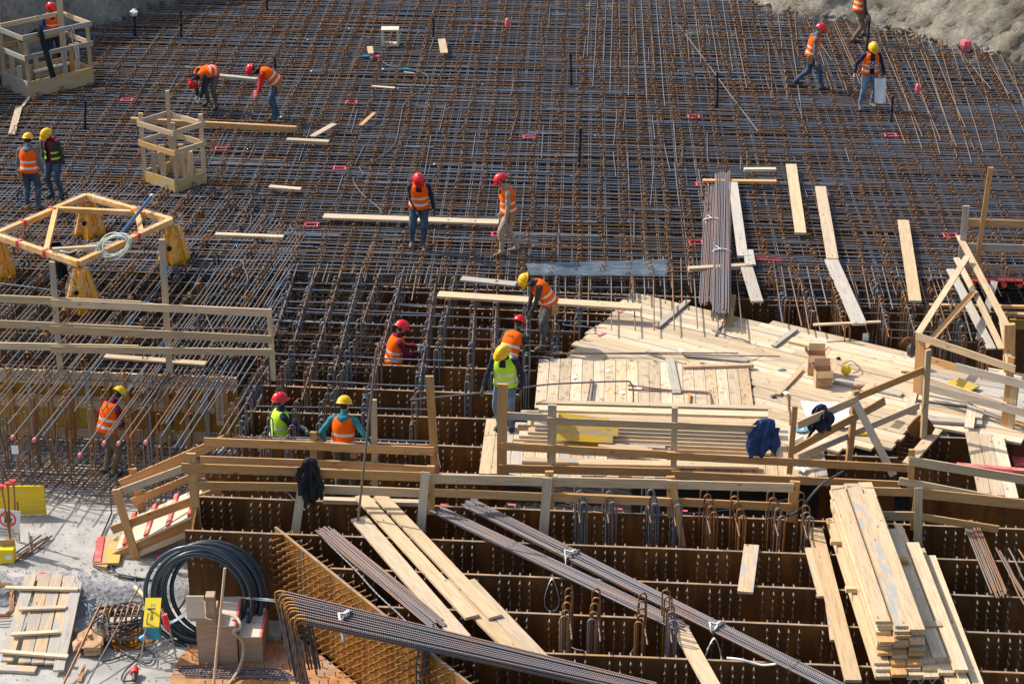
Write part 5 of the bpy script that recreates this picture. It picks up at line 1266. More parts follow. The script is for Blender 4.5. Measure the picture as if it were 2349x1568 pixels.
def sheet(pts, z, label, mt='paper', amp=.02, nm='paper_plan', cat='paper', seed=1):
    poly = wpoly(pts, z); rr = random.Random(seed); cx_ = sum(p[0] for p in poly)/len(poly); cy_ = sum(p[1] for p in poly)/len(poly); b = MB(); n = len(poly); b.v.append(Vector((cx_, cy_, z+amp)))
    for k in range(1, 4):
        for i in range(n*2):
            p, q = poly[i//2], poly[(i//2+1) % n]; f_ = .5*(i % 2); x_ = p[0]+(q[0]-p[0])*f_; y_ = p[1]+(q[1]-p[1])*f_; s_ = k/3
            b.v.append(Vector((cx_+(x_-cx_)*s_, cy_+(y_-cy_)*s_, z+rr.uniform(0, amp))))
    m = n*2
    for i in range(m): b.f.append([0, 1+i, 1+(i+1) % m]); b.m.append(0)
    for k in range(2):
        for i in range(m): b.f.append([1+k*m+i, 1+(k+1)*m+i, 1+(k+1)*m+(i+1) % m, 1+k*m+(i+1) % m]); b.m.append(0)
    o = b.make(nm, M[mt]); tag(o, label, cat); return o
sheet([T(34, *p) for p in ((290, 555), (620, 565), (720, 620), (735, 780), (650, 800), (480, 770), (340, 690))], DZ+.03, 'large crumpled white building plan spread behind the navy jacket', amp=.06, seed=4)
sheet([T(34, *p) for p in ((240, 1130), (290, 1120), (370, 1135), (320, 1185), (240, 1160))], DZ+.06, 'folded white paper on the front strip left of the dark gap', amp=.04, seed=5)
for k, (a, c, lb) in enumerate(((T(33, 555, 332), .09, 'white paper scrap left on the square of planks'), (T(33, 855, 273), .10, 'white paper scrap, upper one on the square of planks'), (T(33, 1515, 92), .10, 'white paper scrap beyond the straight bars'), (T(33, 1140, 428), .09, 'small white scrap under the bent bars'), (T(33, 985, 470), .10, 'torn label with orange print near the bent bar'), (T(34, 155, 470), .11, 'torn white scrap on the deck seam left of the rusty bar'))):
    x_, y_ = a; sheet([(x_-7, y_-1), (x_+1, y_-4), (x_+8, y_+1), (x_-1, y_+5)], DZ+.055, lb, amp=.012, nm='paper_scrap', seed=k)
for k, (a, c, lb, zz) in enumerate(((T(34, 295, 795), .12, 'blue cutting disc lying on the deck by the corner post', DZ+.03),)):
    p = at(*a, zz); b = MB(); b.tube([p, p+Z*.008], .125, 20); b.tube([p+Z*.008, p+Z*.010], .05, 16, 1); b.tube([p+Z*.010, p+Z*.012], .016, 10, 2)
    o = b.make('cutting_disc', [plain('disc_blue', (.10, .30, .42), .6), M['white'], M['print']], smooth=False); tag(o, lb, 'cutting disc')
p = at(*T(34, 265, 895), DZ+.05); b = MB(); b.tube([p-X*.12-Y*.1, p+X*.10+Y*.12], .03, 8); o = b.make('paper_roll', M['paper'], smooth=True); tag(o, 'white paper roll beside the short fence post', 'paper roll')
p = at(*T(34, 850, 835), DZ+.04); b = MB(); b.tube([p-X*.08, p+X*.10], [.03, .035], 8); b.tube([p-X*.15, p-X*.08], [.012, .03], 8, 1); o = b.make('spray_bottle', [M['yellow'], M['redplastic']], smooth=True); tag(o, 'yellow marker can with a red tip on the deck edge', 'can')
# lifting lugs
def lug(x, y, s, label, z0=PT, dirv=X):
    p = at(x, y, z0); b = MB(); n = Vector((0, -1, 0)); prof = [(-.9, 0), (-.9, .6), (-.45, 1.25), (-.2, 1.5), (.2, 1.5), (.45, 1.25), (.9, .6), (.9, 0)]
    hole = [(math.cos(t*math.pi/6)*.18, 1.12+math.sin(t*math.pi/6)*.18) for t in range(12)]
    def P3(c, o): return p+dirv*c[0]*s+Z*c[1]*s+Y*o
    N_ = 12; outer = []
    for t in range(N_):
        ang_ = 2*math.pi*t/N_; best = None
        for i in range(len(prof)):
            a_, c_ = prof[i], prof[(i+1) % len(prof)]; dx, dy = math.cos(ang_), math.sin(ang_); ex, ey = c_[0]-a_[0], c_[1]-a_[1]; den = dx*ey-dy*ex
            if abs(den) < 1e-9: continue
            tt = ((a_[0])*ey-(a_[1]-1.12)*ex)/den; uu = ((a_[0])*dy-(a_[1]-1.12)*dx)/den
            if tt > 0 and -1e-6 <= uu <= 1+1e-6: best = (dx*tt, 1.12+dy*tt)
        outer.append(best)
    for o_, fl in ((-.02, False), (.02, True)):
        for t in range(N_):
            u_ = (t+1) % N_; q_ = [P3(outer[t], o_), P3(outer[u_], o_), P3(hole[u_], o_), P3(hole[t], o_)]; b.poly(q_[::-1] if fl else q_)
    for lst in (outer, hole):
        for t in range(N_): u_ = (t+1) % N_; b.poly([P3(lst[t], -.02), P3(lst[u_], -.02), P3(lst[u_], .02), P3(lst[t], .02)])
    o = b.make('lifting_lug', M['plate']); tag(o, label, 'lifting lug', 'steel lifting lugs'); return o
lug(2111, 1000, .27, 'rusty lifting lug with a hole, standing at the corner of the dark gap')
lug(2083, 806, .20, 'dark lifting lug peeking over the far deck edge beside the corner post', dirv=Vector((.9, -.4, 0)))
b = MB()
sl_ = root('studded_column', at(2085, 1040, -1.2), 'steel column side bristling with horizontal studs below the deck corner', 'steel plate')
for j in range(9):
    for i in range(3):
        p = at(2040+i*24+j*3, 1058-j*10-i*6, -.42+.0*j); b2 = None
        put('stud', OST, Matrix.Translation(p+Z*(-.05)) @ Matrix.Rotation(R(70), 4, 'Z'), sl_)
beam('web', at(2050, 1075, -.8), at(2120, 1000, -.8), .9, .03, Z, 'plate', sl_)

# ================================================================ lower left clutter
ZS = -1.81
# hose coil: rings leaning against the plate
hc = at(480, 1468, ZS); rt = root('hose_coil', hc, 'big upright coil of black hose with a blue stripe leaning on the plate', 'hose coil')
for k in range(10):
    c = hc+Vector((-.10+.022*k+random.uniform(-.02, .02), -.05+.045*k, .80-.015*k)); rad = .88-.05*((k*3) % 4)
    tl = R(78+random.uniform(-2, 2)); yaw = R(random.uniform(-6, 6)-8)
    Rm = Matrix.Translation(c) @ Matrix.Rotation(yaw, 4, 'Z') @ Matrix.Rotation(tl, 4, 'X')
    b = MB(); P_ = [Rm @ Vector((math.cos(t*math.pi/24)*rad, math.sin(t*math.pi/24)*rad*.98, 0)) for t in range(48)]
    b.tube(P_, .038, 8, closed=True); b.make('hose_turn', M['hose'], rt, True)
    b = MB(); P_ = [Rm @ Vector((math.cos(t*math.pi/24)*(rad-.012), math.sin(t*math.pi/24)*(rad-.012)*.98, .030)) for t in range(48)]
    b.tube(P_, .006, 4, closed=True); b.make('blue_stripe', M['bluestripe'], rt, True)
# plywood boxes
def plybox(x, y, z, w, d_, h, label, hollow=True, lid='plylight', topw=None, rz=0, pink=False):
    c = at(x, y, z); rt = root('plywood_box', c, label, 'plywood box', 'plywood boxes beside the hose coil')
    R_ = Matrix.Translation(c) @ Matrix.Rotation(rz, 4, 'Z')
    for (cx_, cy_, sx, sy, nm) in ((0, 0, w, .02, 'front_panel'), (0, d_, w, .02, 'back_panel'), (-w/2+.01, d_/2, .02, d_-.02, 'side_panel'), (w/2-.01, d_/2, .02, d_-.02, 'side_panel')):
        b = MB(); b.box(Vector((cx_, cy_, h/2)), sx, sy, h); put(nm, b.mesh(nm, M['ply']), R_, rt)
    b = MB(); b.box(Vector((0, d_/2, h+.012)), w*.98, d_*1.02, .02); put('lid', b.mesh('lid', M[lid]), R_, rt)
    if pink: b = MB(); b.box(Vector((w/2-.02, d_/2, h+.024)), .035, d_, .004); put('pink_mark', b.mesh('pink_mark', M['hotpink']), R_, rt)
    return rt
plybox(524, 1526, ZS, .31, .86, .71, 'middle plywood box with a pale pink-edged lid and a folded strap on top', rz=R(0), pink=True)
plybox(479, 1528, ZS, .31, .40, .93, 'tallest plywood box in front of the hose coil', rz=R(0), lid='ply')
plybox(577, 1521, ZS, .37, .86, .47, 'lowest plywood box with a pale lid, beside the hooked bundle', rz=R(0), pink=True)
c = at(462, 1412, ZS+.97); 
sb2 = root('plywood_box', c, 'narrow upright plywood box on top of the large one', 'plywood box', 'plywood boxes beside the hose coil')
for nm, cc, s_, mt in (('front_panel', (-.08, -.02, .16), (.28, .02, .42), 'plylight'), ('side_panel', (.14, .10, .14), (.14, .18, .38), 'ply'), ('base_panel', (.0, .1, -.05), (.36, .3, .03), 'ply')):
    b = MB(); b.box(c+Vector(cc), *s_); b.make(nm, M[mt], sb2)
cable([(525, 1408, -1.0), (545, 1418, -.98), (552, 1440, -1.0), (536, 1448, -1.02), (556, 1470, -1.25), (558, 1500, -1.5), (545, 1540, -1.7), (520, 1575, -1.8)], .026, 'dstrap', 'beige webbing strap draped down the front of the plywood box', nm='webbing_strap', cat='strap')
a_ = at(489, 1578, ZS); c_ = aty(516, 1302, a_.y+.1); b = MB(); b.tube([a_, c_], .02, 8); o = b.make('wooden_pole', M['pine'], smooth=True); tag(o, 'thin wooden broom pole standing before the plywood box', 'pole')
# wires fanned over the hose
b = MB()
for k in range(5): b.tube([at(545+random.uniform(-4, 4), 1368+k*.5, -.95), at(620+random.uniform(-10, 30), 1372+k*2, -.8)], .002, 3)
for k in range(12): b.tube([at(365+random.uniform(-10, 10), 1436+k*.8, -1.6), at(400, 1420+k*.5, -1.3), at(440, 1392+k*1.1, -1.0)], .003, 3)
o = b.make('thin_wires', M['wirebundle']); tag(o, kind='stuff')
# pallet door of planks
pd_ = root('pallet', at(90, 1430, ZS), 'plank panel with five cross battens lying over the edge of the slab', 'plank panel')
zt, zb_ = -1.50, -1.74
cols = [((57, 1318), (2, 1516)), ((90, 1317), (42, 1520)), ((117, 1318), (72, 1521)), ((146, 1322), (102, 1522)), ((163, 1336), (120, 1538))]
def mid(a, c): return ((a[0]+c[0])/2, (a[1]+c[1])/2)
for k in range(5):
    a = cols[k]; xx = 12+ k*0; a0_ = (a[0][0]+14, a[0][1]); a1_ = (a[1][0]+14, a[1][1])
    p, q = at(*a0_, zt), at(*a1_, zb_); beam('plank', p, q, .19 if k < 4 else .17, .04, X, 'grey' if k > 3 else 'stained', pd_)
for (a, c, f_) in (((12, 1347), (179, 1351), .14), ((44, 1396), (152, 1392), .37), ((26, 1454), (136, 1448), .63), ((2, 1493), (156, 1505), .86)):
    zz = zt+(zb_-zt)*f_+.05; beam('batten', at(*a, zz), at(*c, zz), .085, .035, Y, 'deck', pd_)
flat((0, 1529), (82, 1533), ZS+.05, .16, .05, 'stained', 'short plank lying below the plank panel at the left edge')
# stand with yellow-teal socket box
st_ = root('socket_stand', at(360, 1500, ZS), 'folding metal stand carrying a yellow and teal socket box', 'socket stand')
g0 = at(352, 1440, ZS+.55)
b = MB(); b.box(g0+Vector((0, 0, .0)), .21, .16, .30); b.make('teal_body', M['teal'], st_)
p = [g0+Vector((-.13, -.16, .13)), g0+Vector((.12, -.16, .13)), g0+Vector((.12, .22, .42)), g0+Vector((-.13, .22, .42))]
b = MB(); b.slab(p, .02); b.make('yellow_lid', M['yellow'], st_)
nl = (p[1]-p[0]).cross(p[3]-p[0]).normalized(); xl = (p[1]-p[0]).normalized(); yl = nl.cross(xl)
ML = Matrix((-yl, xl, nl)).transposed().to_4x4(); ML.translation = (p[0]+p[2])/2+nl*.003-yl*.07
text('lettering', 'cmb', .08, ML, 'print', st_); ML2 = ML.copy(); ML2.translation = (p[0]+p[2])/2+nl*.003+yl*.12; text('emblem', 'Z', .08, ML2, 'teal', st_)
for (a, c) in (((320, 1525), (340, 1405)), ((404, 1506), (380, 1408))):
    q0, q1 = at(*a, ZS), aty(c[0], c[1], g0.y-.1)
    b = MB(); b.tube([q0, q1], .013, 6); b.make('leg', M['alu'], st_, True)
for (a, c) in (((330, 1475), (337, 1400)), ((400, 1470), (372, 1395))):
    q0, q1 = at(*a, ZS), aty(c[0], c[1], g0.y+.15); b = MB(); b.tube([q0, q1], .013, 6); b.make('leg', M['alu'], st_, True)
for (a, c) in (((333, 1480), (398, 1464)), ((322, 1512), (402, 1508)), ((326, 1490), (330, 1460))):
    b = MB(); b.tube([at(*a, ZS+.25), at(*c, ZS+.25)], .011, 6); b.make('crossbar', M['alu'], st_, True)
b = MB(); b.tube([g0+Vector((.20, -.08, .30)), g0+Vector((.24, -.10, .05))], .05, 10); b.make('red_socket', M['redplastic'], st_, True)
b = MB(); b.tube([g0+Vector((-.12, -.1, -.08)), g0+Vector((-.20, -.14, -.12))], .04, 10); b.make('blue_socket', plain('socket_blue', (.08, .40, .62), .4), st_, True)
# cable tangle
ct = root('cable_tangle', at(285, 1430, ZS+.1), 'tangled pile of black cable heaped over the rusty puddle', 'cable')
for k in range(12):
    c = at(283+random.uniform(-12, 12), 1420+random.uniform(-10, 12), ZS+.30+random.uniform(-.06, .1)); rx, ry = random.uniform(.2, .5), random.uniform(.25, .45); ph = random.uniform(0, 6)
    b = MB(); b.tube([c+Vector((math.cos(t*.262+ph)*rx*(1+.15*math.sin(t*.7+k)), math.sin(t*.262+ph)*ry, .05*math.sin(t*.5+ph))) for t in range(24)], .014, 6, closed=True); b.make('cable_loop', M['cable'], ct, True)
cable([(355, 1395, ZS+.9), (330, 1400, ZS+.8), (325, 1440, ZS+.5), (322, 1470, ZS+.02), (300, 1485, ZS+.02), (275, 1470, ZS+.02), (278, 1455, ZS+.02), (320, 1458, ZS+.02)], .014, 'cable', 'cable dropping from the socket stand to the slab', nm='cable')
cable([(290, 1500, ZS+.03), (240, 1515, ZS+.03), (222, 1495, ZS+.03), (240, 1478, ZS+.03), (270, 1486, ZS+.03), (300, 1505, ZS+.03), (340, 1520, ZS+.03), (352, 1500, ZS+.03), (330, 1490, ZS+.03), (310, 1515, ZS+.03), (285, 1540, ZS+.03), (280, 1560, ZS+.03), (305, 1560, ZS+.03)], .014, 'cable', 'looping black cable on the slab in front of the puddle', nm='cable')
b = MB(); p = at(308, 1560, ZS+.05); b.tube([p-Y*.0+Z*.0, p+Vector((-.02, .15, .03))], .04, 10); b.tube([p+Vector((-.02, .15, .03)), p+Vector((-.03, .26, .05))], .065, 10, 1); o = b.make('power_plug', [M['cable'], M['redplastic']], smooth=True); tag(o, 'red and grey industrial plug lying on the slab at the bottom', 'plug')
# bent bars dipping into the puddle
bb = root('bent_bars', at(285, 1480, ZS), 'row of rusty bars curving up out of the puddle', 'rebar')
for k in range(7):
    x_ = 241+k*13; q = at(x_, 1478-abs(k-3)*1.5, ZS); b = MB()
    b.tube([q, q+Z*.42, q+Vector((.01, .04, .52)), q+Vector((.03, .14, .57)), q+Vector((.04, .3, .54))], .018, 6); b.make('bent_bar', M['hook'], bb, True)
o = bar('straight_bar', at(140, 1580, ZS+.02), at(232, 1382, ZS+.55), .019, 'hook', None, .3); tag(o, 'thick rusty bar propped over the slab left of the cable tangle', 'rebar')
o = bar('straight_bar', at(192, 1582, ZS+.02), at(322, 1340, ZS+.7), .013, 'bar', None, .3); tag(o, 'long thin dark bar propped across the cable tangle', 'rebar')
b = MB(); b.tube([at(310, 1345, ZS+.3), at(338, 1372, ZS+.4)], .035, 8); o = b.make('wooden_tool', M['pine'], smooth=True); tag(o, 'pale wooden handle end behind the cable tangle', 'handle')
b = MB()
for k in range(5): b.tube([at(178+k*2, 1562, ZS+.02), at(192+k, 1523, ZS+.06)], .008, 5)
o = b.make('thin_bars', M['hook']); tag(o, 'small fan of thin rusty rods on the slab', 'rods')
sheet([(166, 1478), (180, 1455), (205, 1440), (240, 1455), (238, 1490), (200, 1492), (168, 1494)], ZS+.08, 'flattened cardboard carton left of the rusty puddle', 'card', .12, 'cardboard_sheet', 'cardboard', 9)
c = at(214, 1486, ZS+.1); b = MB(); b.box(c, .26, .2, .16); o = b.make('carton', M['card']); tag(o, 'crushed carton lying on the flattened cardboard', 'cardboard box')
text('lettering', '4 x 3 BIANCO', .035, Matrix.Translation(c+Vector((0, -.102, 0))) @ Matrix.Rotation(R(90), 4, 'X') @ Matrix.Rotation(R(180), 4, 'Z'), 'print', o)
b = MB()
for k in range(140):
    p = at(212+random.gauss(0, 7), 1412+random.gauss(0, 12), ZS+.12+random.uniform(0, .1)); b.tube([p, p+Vector((random.uniform(-.08, .08), random.uniform(-.08, .08), random.uniform(-.03, .06)))], .008, 4)
o = b.make('wire_clippings', M['wirebundle']); tag(o, kind='stuff')
o = blob(218, 1392, ZS, (.22, .2, .30), 'film', 'plastic_bag', 'clear crumpled plastic bag behind the wire clippings', 'bag', 12)
for k, (x_, y_, z_) in enumerate(((98, 1325, -1.6), (627-1000+1000-0, 0, 0),)):
    if k == 0:
        b = MB(); p = at(x_, y_, z_); b.tube([p-Z*.02, p+Z*.08], [.05, .065], 10); o = b.make('pipe_stopper', M['redplastic'], smooth=True); tag(o, 'red plastic stopper near the top of the plank panel', 'stopper')
b = MB(); p = at(359, 1278, -1.57); b.tube([p, p+X*.08], .045, 10); o = b.make('pipe_stopper', M['redplastic'], smooth=True); tag(o, 'red plastic stopper lying on the slab right of the ramp', 'stopper')
beam('wood_block', at(240, 1395, ZS+.35), at(256, 1402, ZS+.35), .10, .08, Y, 'deck'); tag(bpy.data.objects['wood_block'], 'small wood block on top of the cable tangle', 'wood block')
beam('wood_block', at(268-102, 1484-42+2, ZS+.04), at(268-90, 1484-38+2, ZS+.04), .10, .07, Y, 'deck'); tag(bpy.data.objects['wood_block.001'], 'small wood block beside the right edge of the plank panel', 'wood block')
# bent bar frames at the left edge
lb_ = root('bent_bars', at(10, 1400, ZS), 'nest of bent rusty bars cut off by the left edge', 'rebar')
for k in range(4):
    z_ = ZS+.05+.03*k; b = MB(); b.tube([at(-60, 1338+k*3, z_+.15), at(20+k*3, 1336+k*2, z_+.15), at(27+k*2, 1340+k*2, z_+.15), at(22+k*3, 1400, z_), at(12+k*3, 1408+k*1.5, z_), at(-60, 1408+k*3, z_)], .016, 6); b.make('bent_bar', M['hook'], lb_, True)
# rebar stubs and sign at the left
for k, (x0, y0, x1, y1) in enumerate(((52, 1274, 95, 1227), (70, 1276, 110, 1230), (80, 1279, 120, 1228), (52, 1290, 99, 1248), (96, 1270, 66, 1222+0))):
    o = bar('rebar_offcut', at(x0-25, y0, -1.57), at(x1-(1 if k < 4 else 0), y1, -1.55), .017, 'hook' if k % 2 else 'bundle', None, .2); tag(o, f'{ordn[k]} rusty bar offcut lying on the slab right of the yellow carton', 'rebar', 'offcuts by the yellow carton')
yc = at(18, 1285, -1.58); ycr = root('small_carton', yc, 'small yellow carton at the left edge below the sign', 'carton')
b = MB(); b.box(yc+Vector((0, 0, .13)), .26, .20, .26); b.make('body', M['yellow'], ycr)
b = MB(); b.box(yc+Vector((0, .05, .31)), .28, .01, .12, rz=.1); b.make('flap', M['card'], ycr)
b = MB(); b.box(yc+Vector((.05, -.103, .12)), .1, .004, .08); b.make('white_label', M['white'], ycr)
sg = root('warning_sign', at(18, 1225, -1.55), 'white no-entry sign with a crossed black hand, tied to rusty bars', 'sign')
yy_ = at(18, 1262, -1.58).y; pc = aty(17, 1202, yy_); Sg = Matrix.Translation(pc) @ Matrix.Rotation(R(90), 4, 'X') @ Matrix.Rotation(R(-8), 4, 'Z')
b = MB(); b.box(Vector((0, 0, 0)), .42, .56, .006); put('board', b.mesh('board', M['white']), Sg, sg)
b = MB(); b.tube([Vector((math.cos(t*math.pi/16)*.13, .10+math.sin(t*math.pi/16)*.13, .006)) for t in range(32)], .016, 6, closed=True, flat=.2); put('red_ring', b.mesh('red_ring', M['redplastic']), Sg, sg)
b = MB(); b.box(Vector((0, .08, .005)), .10, .10, .004)
for k in range(4): b.box(Vector((-.037+.025*k, .155+(.01 if 0 < k < 3 else 0), .005)), .018, .075, .004)
b.box(Vector((.062, .10, .005)), .02, .06, .004, rz=-.5); put('black_hand', b.mesh('black_hand', M['print']), Sg, sg)
b = MB(); b.box(Vector((0, 0, .009)), .25, .022, .003, rz=R(-40)); put('red_bar', b.mesh('red_bar', M['redplastic']), Sg @ Matrix.Translation((0, .10, 0)), sg)
for k, ln in enumerate(('DIVIETO DI', 'ACCESSO AI NON', 'AUTORIZZATI')): text('lettering', ln, .048, Sg @ Matrix.Translation((0, -.10-.055*k, .006)), 'print', sg)
for k, (x0, y0, x1, y1) in enumerate(((28, 1262, 4, 1120), (24, 1262, 18, 1113), (38, 1240, 31, 1108), (44, 1240, 40, 1150))):
    q = at(x0, y0, -1.58); tp = aty(x1, y1, q.y-.02); rt2 = root('starter_bar', q, f'{ordn[k]} upright rusty bar beside the no-entry sign, from the left', 'rebar', 'upright bars by the sign')
    bar('shaft', q, tp, .017, 'hook', rt2, .3)
    if k < 3: b = MB(); b.tube([tp-Z*.01, tp+Z*.06], [.035, .045], 10); b.make('red_cap', M['redplastic'], rt2, True)
# tags hanging
for (x_, y_, z_, lb) in ((34, 1031, -.45, 'white delivery tag hanging on the left bars'), (1088, 1140, PT+.25, 'white delivery tag on the end of the longest diagonal bundle'), (1986, 773, -.1, 'white delivery tag in the cells right of the deck')):
    p = at(x_, y_, z_); b = MB(); b.box(p, .12, .004, .16, rz=0); o = b.make('delivery_tag', M['paper']); tag(o, lb, 'tag')
blob(508, 1156, -.55, (.12, .08, .08), 'cable', 'black_cloth', 'black cloth caught on the studs below the ramp', 'cloth', 15)
# jackets on the rails
def jacket(top, w, h, mt, label, z, seed, lean_=0.0, arms=True):
    c = at(top[0], top[1], z); rt = root('jacket', c, label, 'jacket', 'jackets hung on the fences'); b = MB()
    for side_ in (0, 1):                       # front panel hanging towards the viewer, shorter back panel behind the rail
        P = []; hh = h*(1 if side_ == 0 else .55)
        for j in range(19):
            f_ = j/18; row = []
            for i in range(17):
                g = i/16-.5; ww = w*(.62+.50*min(1, f_*2.2)-.22*max(0, f_-.6)+.07*math.sin(f_*8+seed))
                hem = .10*math.sin(g*9+seed)+.09*math.sin(g*4.1+seed*2)
                fold = (.028*math.sin(g*16+seed+f_*2.5)+.02*math.sin(g*29+f_*6+seed*3)+.02*math.sin(f_*13+g*5))*min(1, .25+f_*1.6)
                row.append(c+Vector((g*ww+lean_*f_*h+.03*math.sin(f_*5+seed), (-.035-.05*math.sin(min(1, f_*2)*1.57)+fold) if side_ == 0 else .05+fold*.5, .035*math.cos(g*3)-hh*f_*(1+hem*f_))))
            P.append(row)
        b.grid(P)
    P = [[c+Vector(((i/16-.5)*w*.62+.03*math.sin(seed), -.035+.085*k/3, .035*math.cos((i/16-.5)*3)+.02*math.sin(math.pi*k/3)))  for i in range(17)] for k in range(4)]
    b.grid(P); o = b.make('cloth', M[mt], rt, True); md = o.modifiers.new('thick', 'SOLIDIFY'); md.thickness = .008
    if arms:
        for s_ in (-1, 1):
            b = MB(); q = c+Vector((s_*w*.40, -.09, -.06)); n_ = 9; P = []
            for j in range(n_):
                f_ = j/(n_-1); m_ = q+Vector((s_*.05*math.sin(f_*2.4)+lean_*h*f_*.6+.02*math.sin(f_*9+seed), -.02-.02*math.sin(f_*7+seed), -h*.70*f_)); r_ = .058-.018*f_+.006*math.sin(f_*17+seed)
                P.append([m_+Vector((math.cos(t*math.pi/5)*r_, math.sin(t*math.pi/5)*r_*.38, 0)) for t in range(11)])
            b.grid(P); b.make('sleeve', M[mt], rt, True)
M['navyquilt'] = plain('blue_quilt', (.015, .045, .14), .75, 0, .35, 60, bumpy=.01); M['navycloth'] = plain('navy_cloth', (.012, .018, .04), .8, 0, .3, 14, bumpy=.01); M['blackcloth'] = plain('black_cloth_jacket', (.012, .013, .015), .8, 0, .4, 14, bumpy=.01)
def atf(x, y, Yy): return aty(x, y, Yy)
def hang(top, w, h, mt, label, yref, seed, **k):
    p = aty(top[0], top[1], yref); x_, y_ = px_of(p); jacket((x_, y_), w, h, mt, label, p.z, seed, **k)
hang((1754, 966), .42, .62, 'navyquilt', 'blue quilted jacket hung on the middle fence', at(1750, 1105, DZ).y-.12, 2, lean_=-.05)
hang((1888, 933), .28, .48, 'navycloth', 'navy jacket with a red lining draped on the diagonal fence', at(1888, 1058, DZ).y-.08, 5, lean_=-.22)
hang((706, 1056), .30, .72, 'blackcloth', 'black jacket hung on the front fence over its brace', at(710, 1165, PT).y-.14, 8, lean_=.10)
b = MB(); q = at(1000, 1118, PT); q.y -= .1; p = aty(996, 1040, q.y)
b.tube([p-X*.16, p+X*.04], .045, 6, 0, flat=.1); b.tube([p+X*.05, p+Vector((.10, 0, -.25))], .04, 6, 1, flat=.1); b.tube([p+Vector((.10, 0, -.25)), p+Vector((.05, 0, -.45))], .04, 6, 0, flat=.1); b.tube([p-X*.07, p-X*.01], .047, 6, 1, flat=.1)
o = b.make('warning_tape', [M['redplastic'], M['white']]); tag(o, 'red and white tape tied to the back fence post', 'tape')
# pink paint marks on plates and planks (flat paint on the objects)
for k, (x_, y_, z_) in enumerate(((1020, 1156, PT+.006), (1174, 1156, PT+.006), (1418, 1166, PT+.006), (1568, 1170, PT+.006), (1428, 716, DZ+.012), (1380, 770, DZ+.012), (1640, 695, DZ+.012))):
    p, q = at(x_-9, y_, z_), at(x_+9, y_-(7 if k > 3 else -1), z_); o = beam('paint_mark', p, q, .05, .002, Y, 'hotpink'); tag(o, f'pink paint mark {("under the front fence", "behind the pale brace board", "between the hooked tie clusters", "by the brown brace board", "at the far left corner of the deck", "on the left deck edge", "near the bundle end on the deck")[k]}', 'paint mark', 'pink paint marks')
# debris on slab
b = MB()
for k in range(900):
    x_, y_ = random.uniform(-20, 430), random.choice((random.uniform(1180, 1330), random.gauss(1335, 25), random.uniform(1440, 1590)))
    z_ = slabz(x_, y_)+.01; p = at(x_, y_, z_); s_ = random.uniform(.005, .016)
    if y_ > 1560: continue
    b.tube([p, p+Vector((s_*.8, 0, s_*.9))], [s_, s_*.5], 5)
o = b.make('pebbles', M['concrete']); tag(o, kind='stuff')
b = MB()
for k in range(160):
    x_, y_ = random.uniform(1250, 1730), random.uniform(825, 930); p = at(x_, y_, DZ+.055); a_ = random.uniform(0, 6)
    b.tube([p, p+Vector((math.cos(a_)*.05, math.sin(a_)*.05, .012)), p+Vector((math.cos(a_+1)*.09, math.sin(a_+1)*.09, .0))], .003, 3)
for k in range(120):
    x_, y_ = random.uniform(1400, 2080), random.uniform(760, 1000); p = at(x_, y_, DZ+.006); a_ = random.uniform(0, 6)
    if inside([(1450, 700), (2080, 820), (2080, 960), (1760, 1000), (1740, 840), (1360, 820)], x_, y_): b.tube([p, p+Vector((math.cos(a_)*.05, math.sin(a_)*.05, .010)), p+Vector((math.cos(a_+1)*.08, math.sin(a_+1)*.08, .0))], .003, 3)
o = b.make('wire_bits', M['hook']); tag(o, kind='stuff')

for k in range(6):
    y_ = 1528+k*4.2; o = bar('straight_bar', at(400+k*4+random.uniform(-6, 6), y_-2, -1.75), at(650+k*6, y_+6, -1.75), .017, 'bundle', None, .4); tag(o, 'dark bar lying on the base slab at the foot of the plywood boxes', 'rebar', 'bars at the foot of the plywood boxes')
# ================================================================ people
def cloth(name, c, var=.18, b=.006): return plain(name, c, .85, 0, var, 9, bumpy=b, spec=.2)
M['skin'] = plain('skin', (.50, .27, .18), .55, 0, .08, 8, spec=.3)
M['hair'] = plain('dark_hair', (.02, .015, .012), .8, 0, .2, 20)
M['orange'] = plain('orange_hi_vis', (1.0, .13, .006), .85, 0, .07, 7, bumpy=.004, spec=.1)
M['lime'] = plain('lime_hi_vis', (.50, .82, .03), .7, 0, .07, 7, bumpy=.004)
M['reflect'] = plain('reflective_tape', (.66, .67, .66), .35, .15, .08, 10)
M['redhat'] = plain('red_hard_hat', (.72, .015, .02), .22, 0, .05, 4)
M['yelhat'] = plain('yellow_hard_hat', (.88, .50, .01), .25, 0, .06, 4)
M['jeans'] = cloth('blue_jeans', (.055, .095, .15), .35); M['lightjeans'] = cloth('light_jeans', (.14, .20, .27), .3)
M['greytr'] = cloth('grey_trousers', (.11, .105, .095), .3); M['khaki'] = cloth('khaki_trousers', (.20, .15, .09), .3); M['beige'] = cloth('beige_workwear', (.40, .31, .22), .15)
M['navy'] = cloth('navy_shirt', (.022, .03, .06)); M['greyhood'] = cloth('grey_hoodie', (.15, .16, .18)); M['blueshirt'] = cloth('blue_shirt', (.015, .05, .16))
M['maroon'] = cloth('maroon_shirt', (.16, .012, .04)); M['teals'] = cloth('teal_hoodie', (.03, .20, .22)); M['charcoal'] = cloth('charcoal_top', (.05, .048, .045)); M['blackc'] = cloth('black_top', (.015, .015, .02)); M['redsl'] = cloth('red_sleeve', (.70, .04, .03))
M['boot'] = plain('work_boot', (.16, .12, .075), .8, 0, .3, 20); M['darkboot'] = plain('dark_boot', (.04, .036, .03), .8, 0, .3, 20); M['gloveg'] = plain('work_glove', (.36, .35, .31), .85, 0, .2, 14); M['gloved'] = plain('dark_glove', (.11, .10, .085), .85, 0, .2, 14)
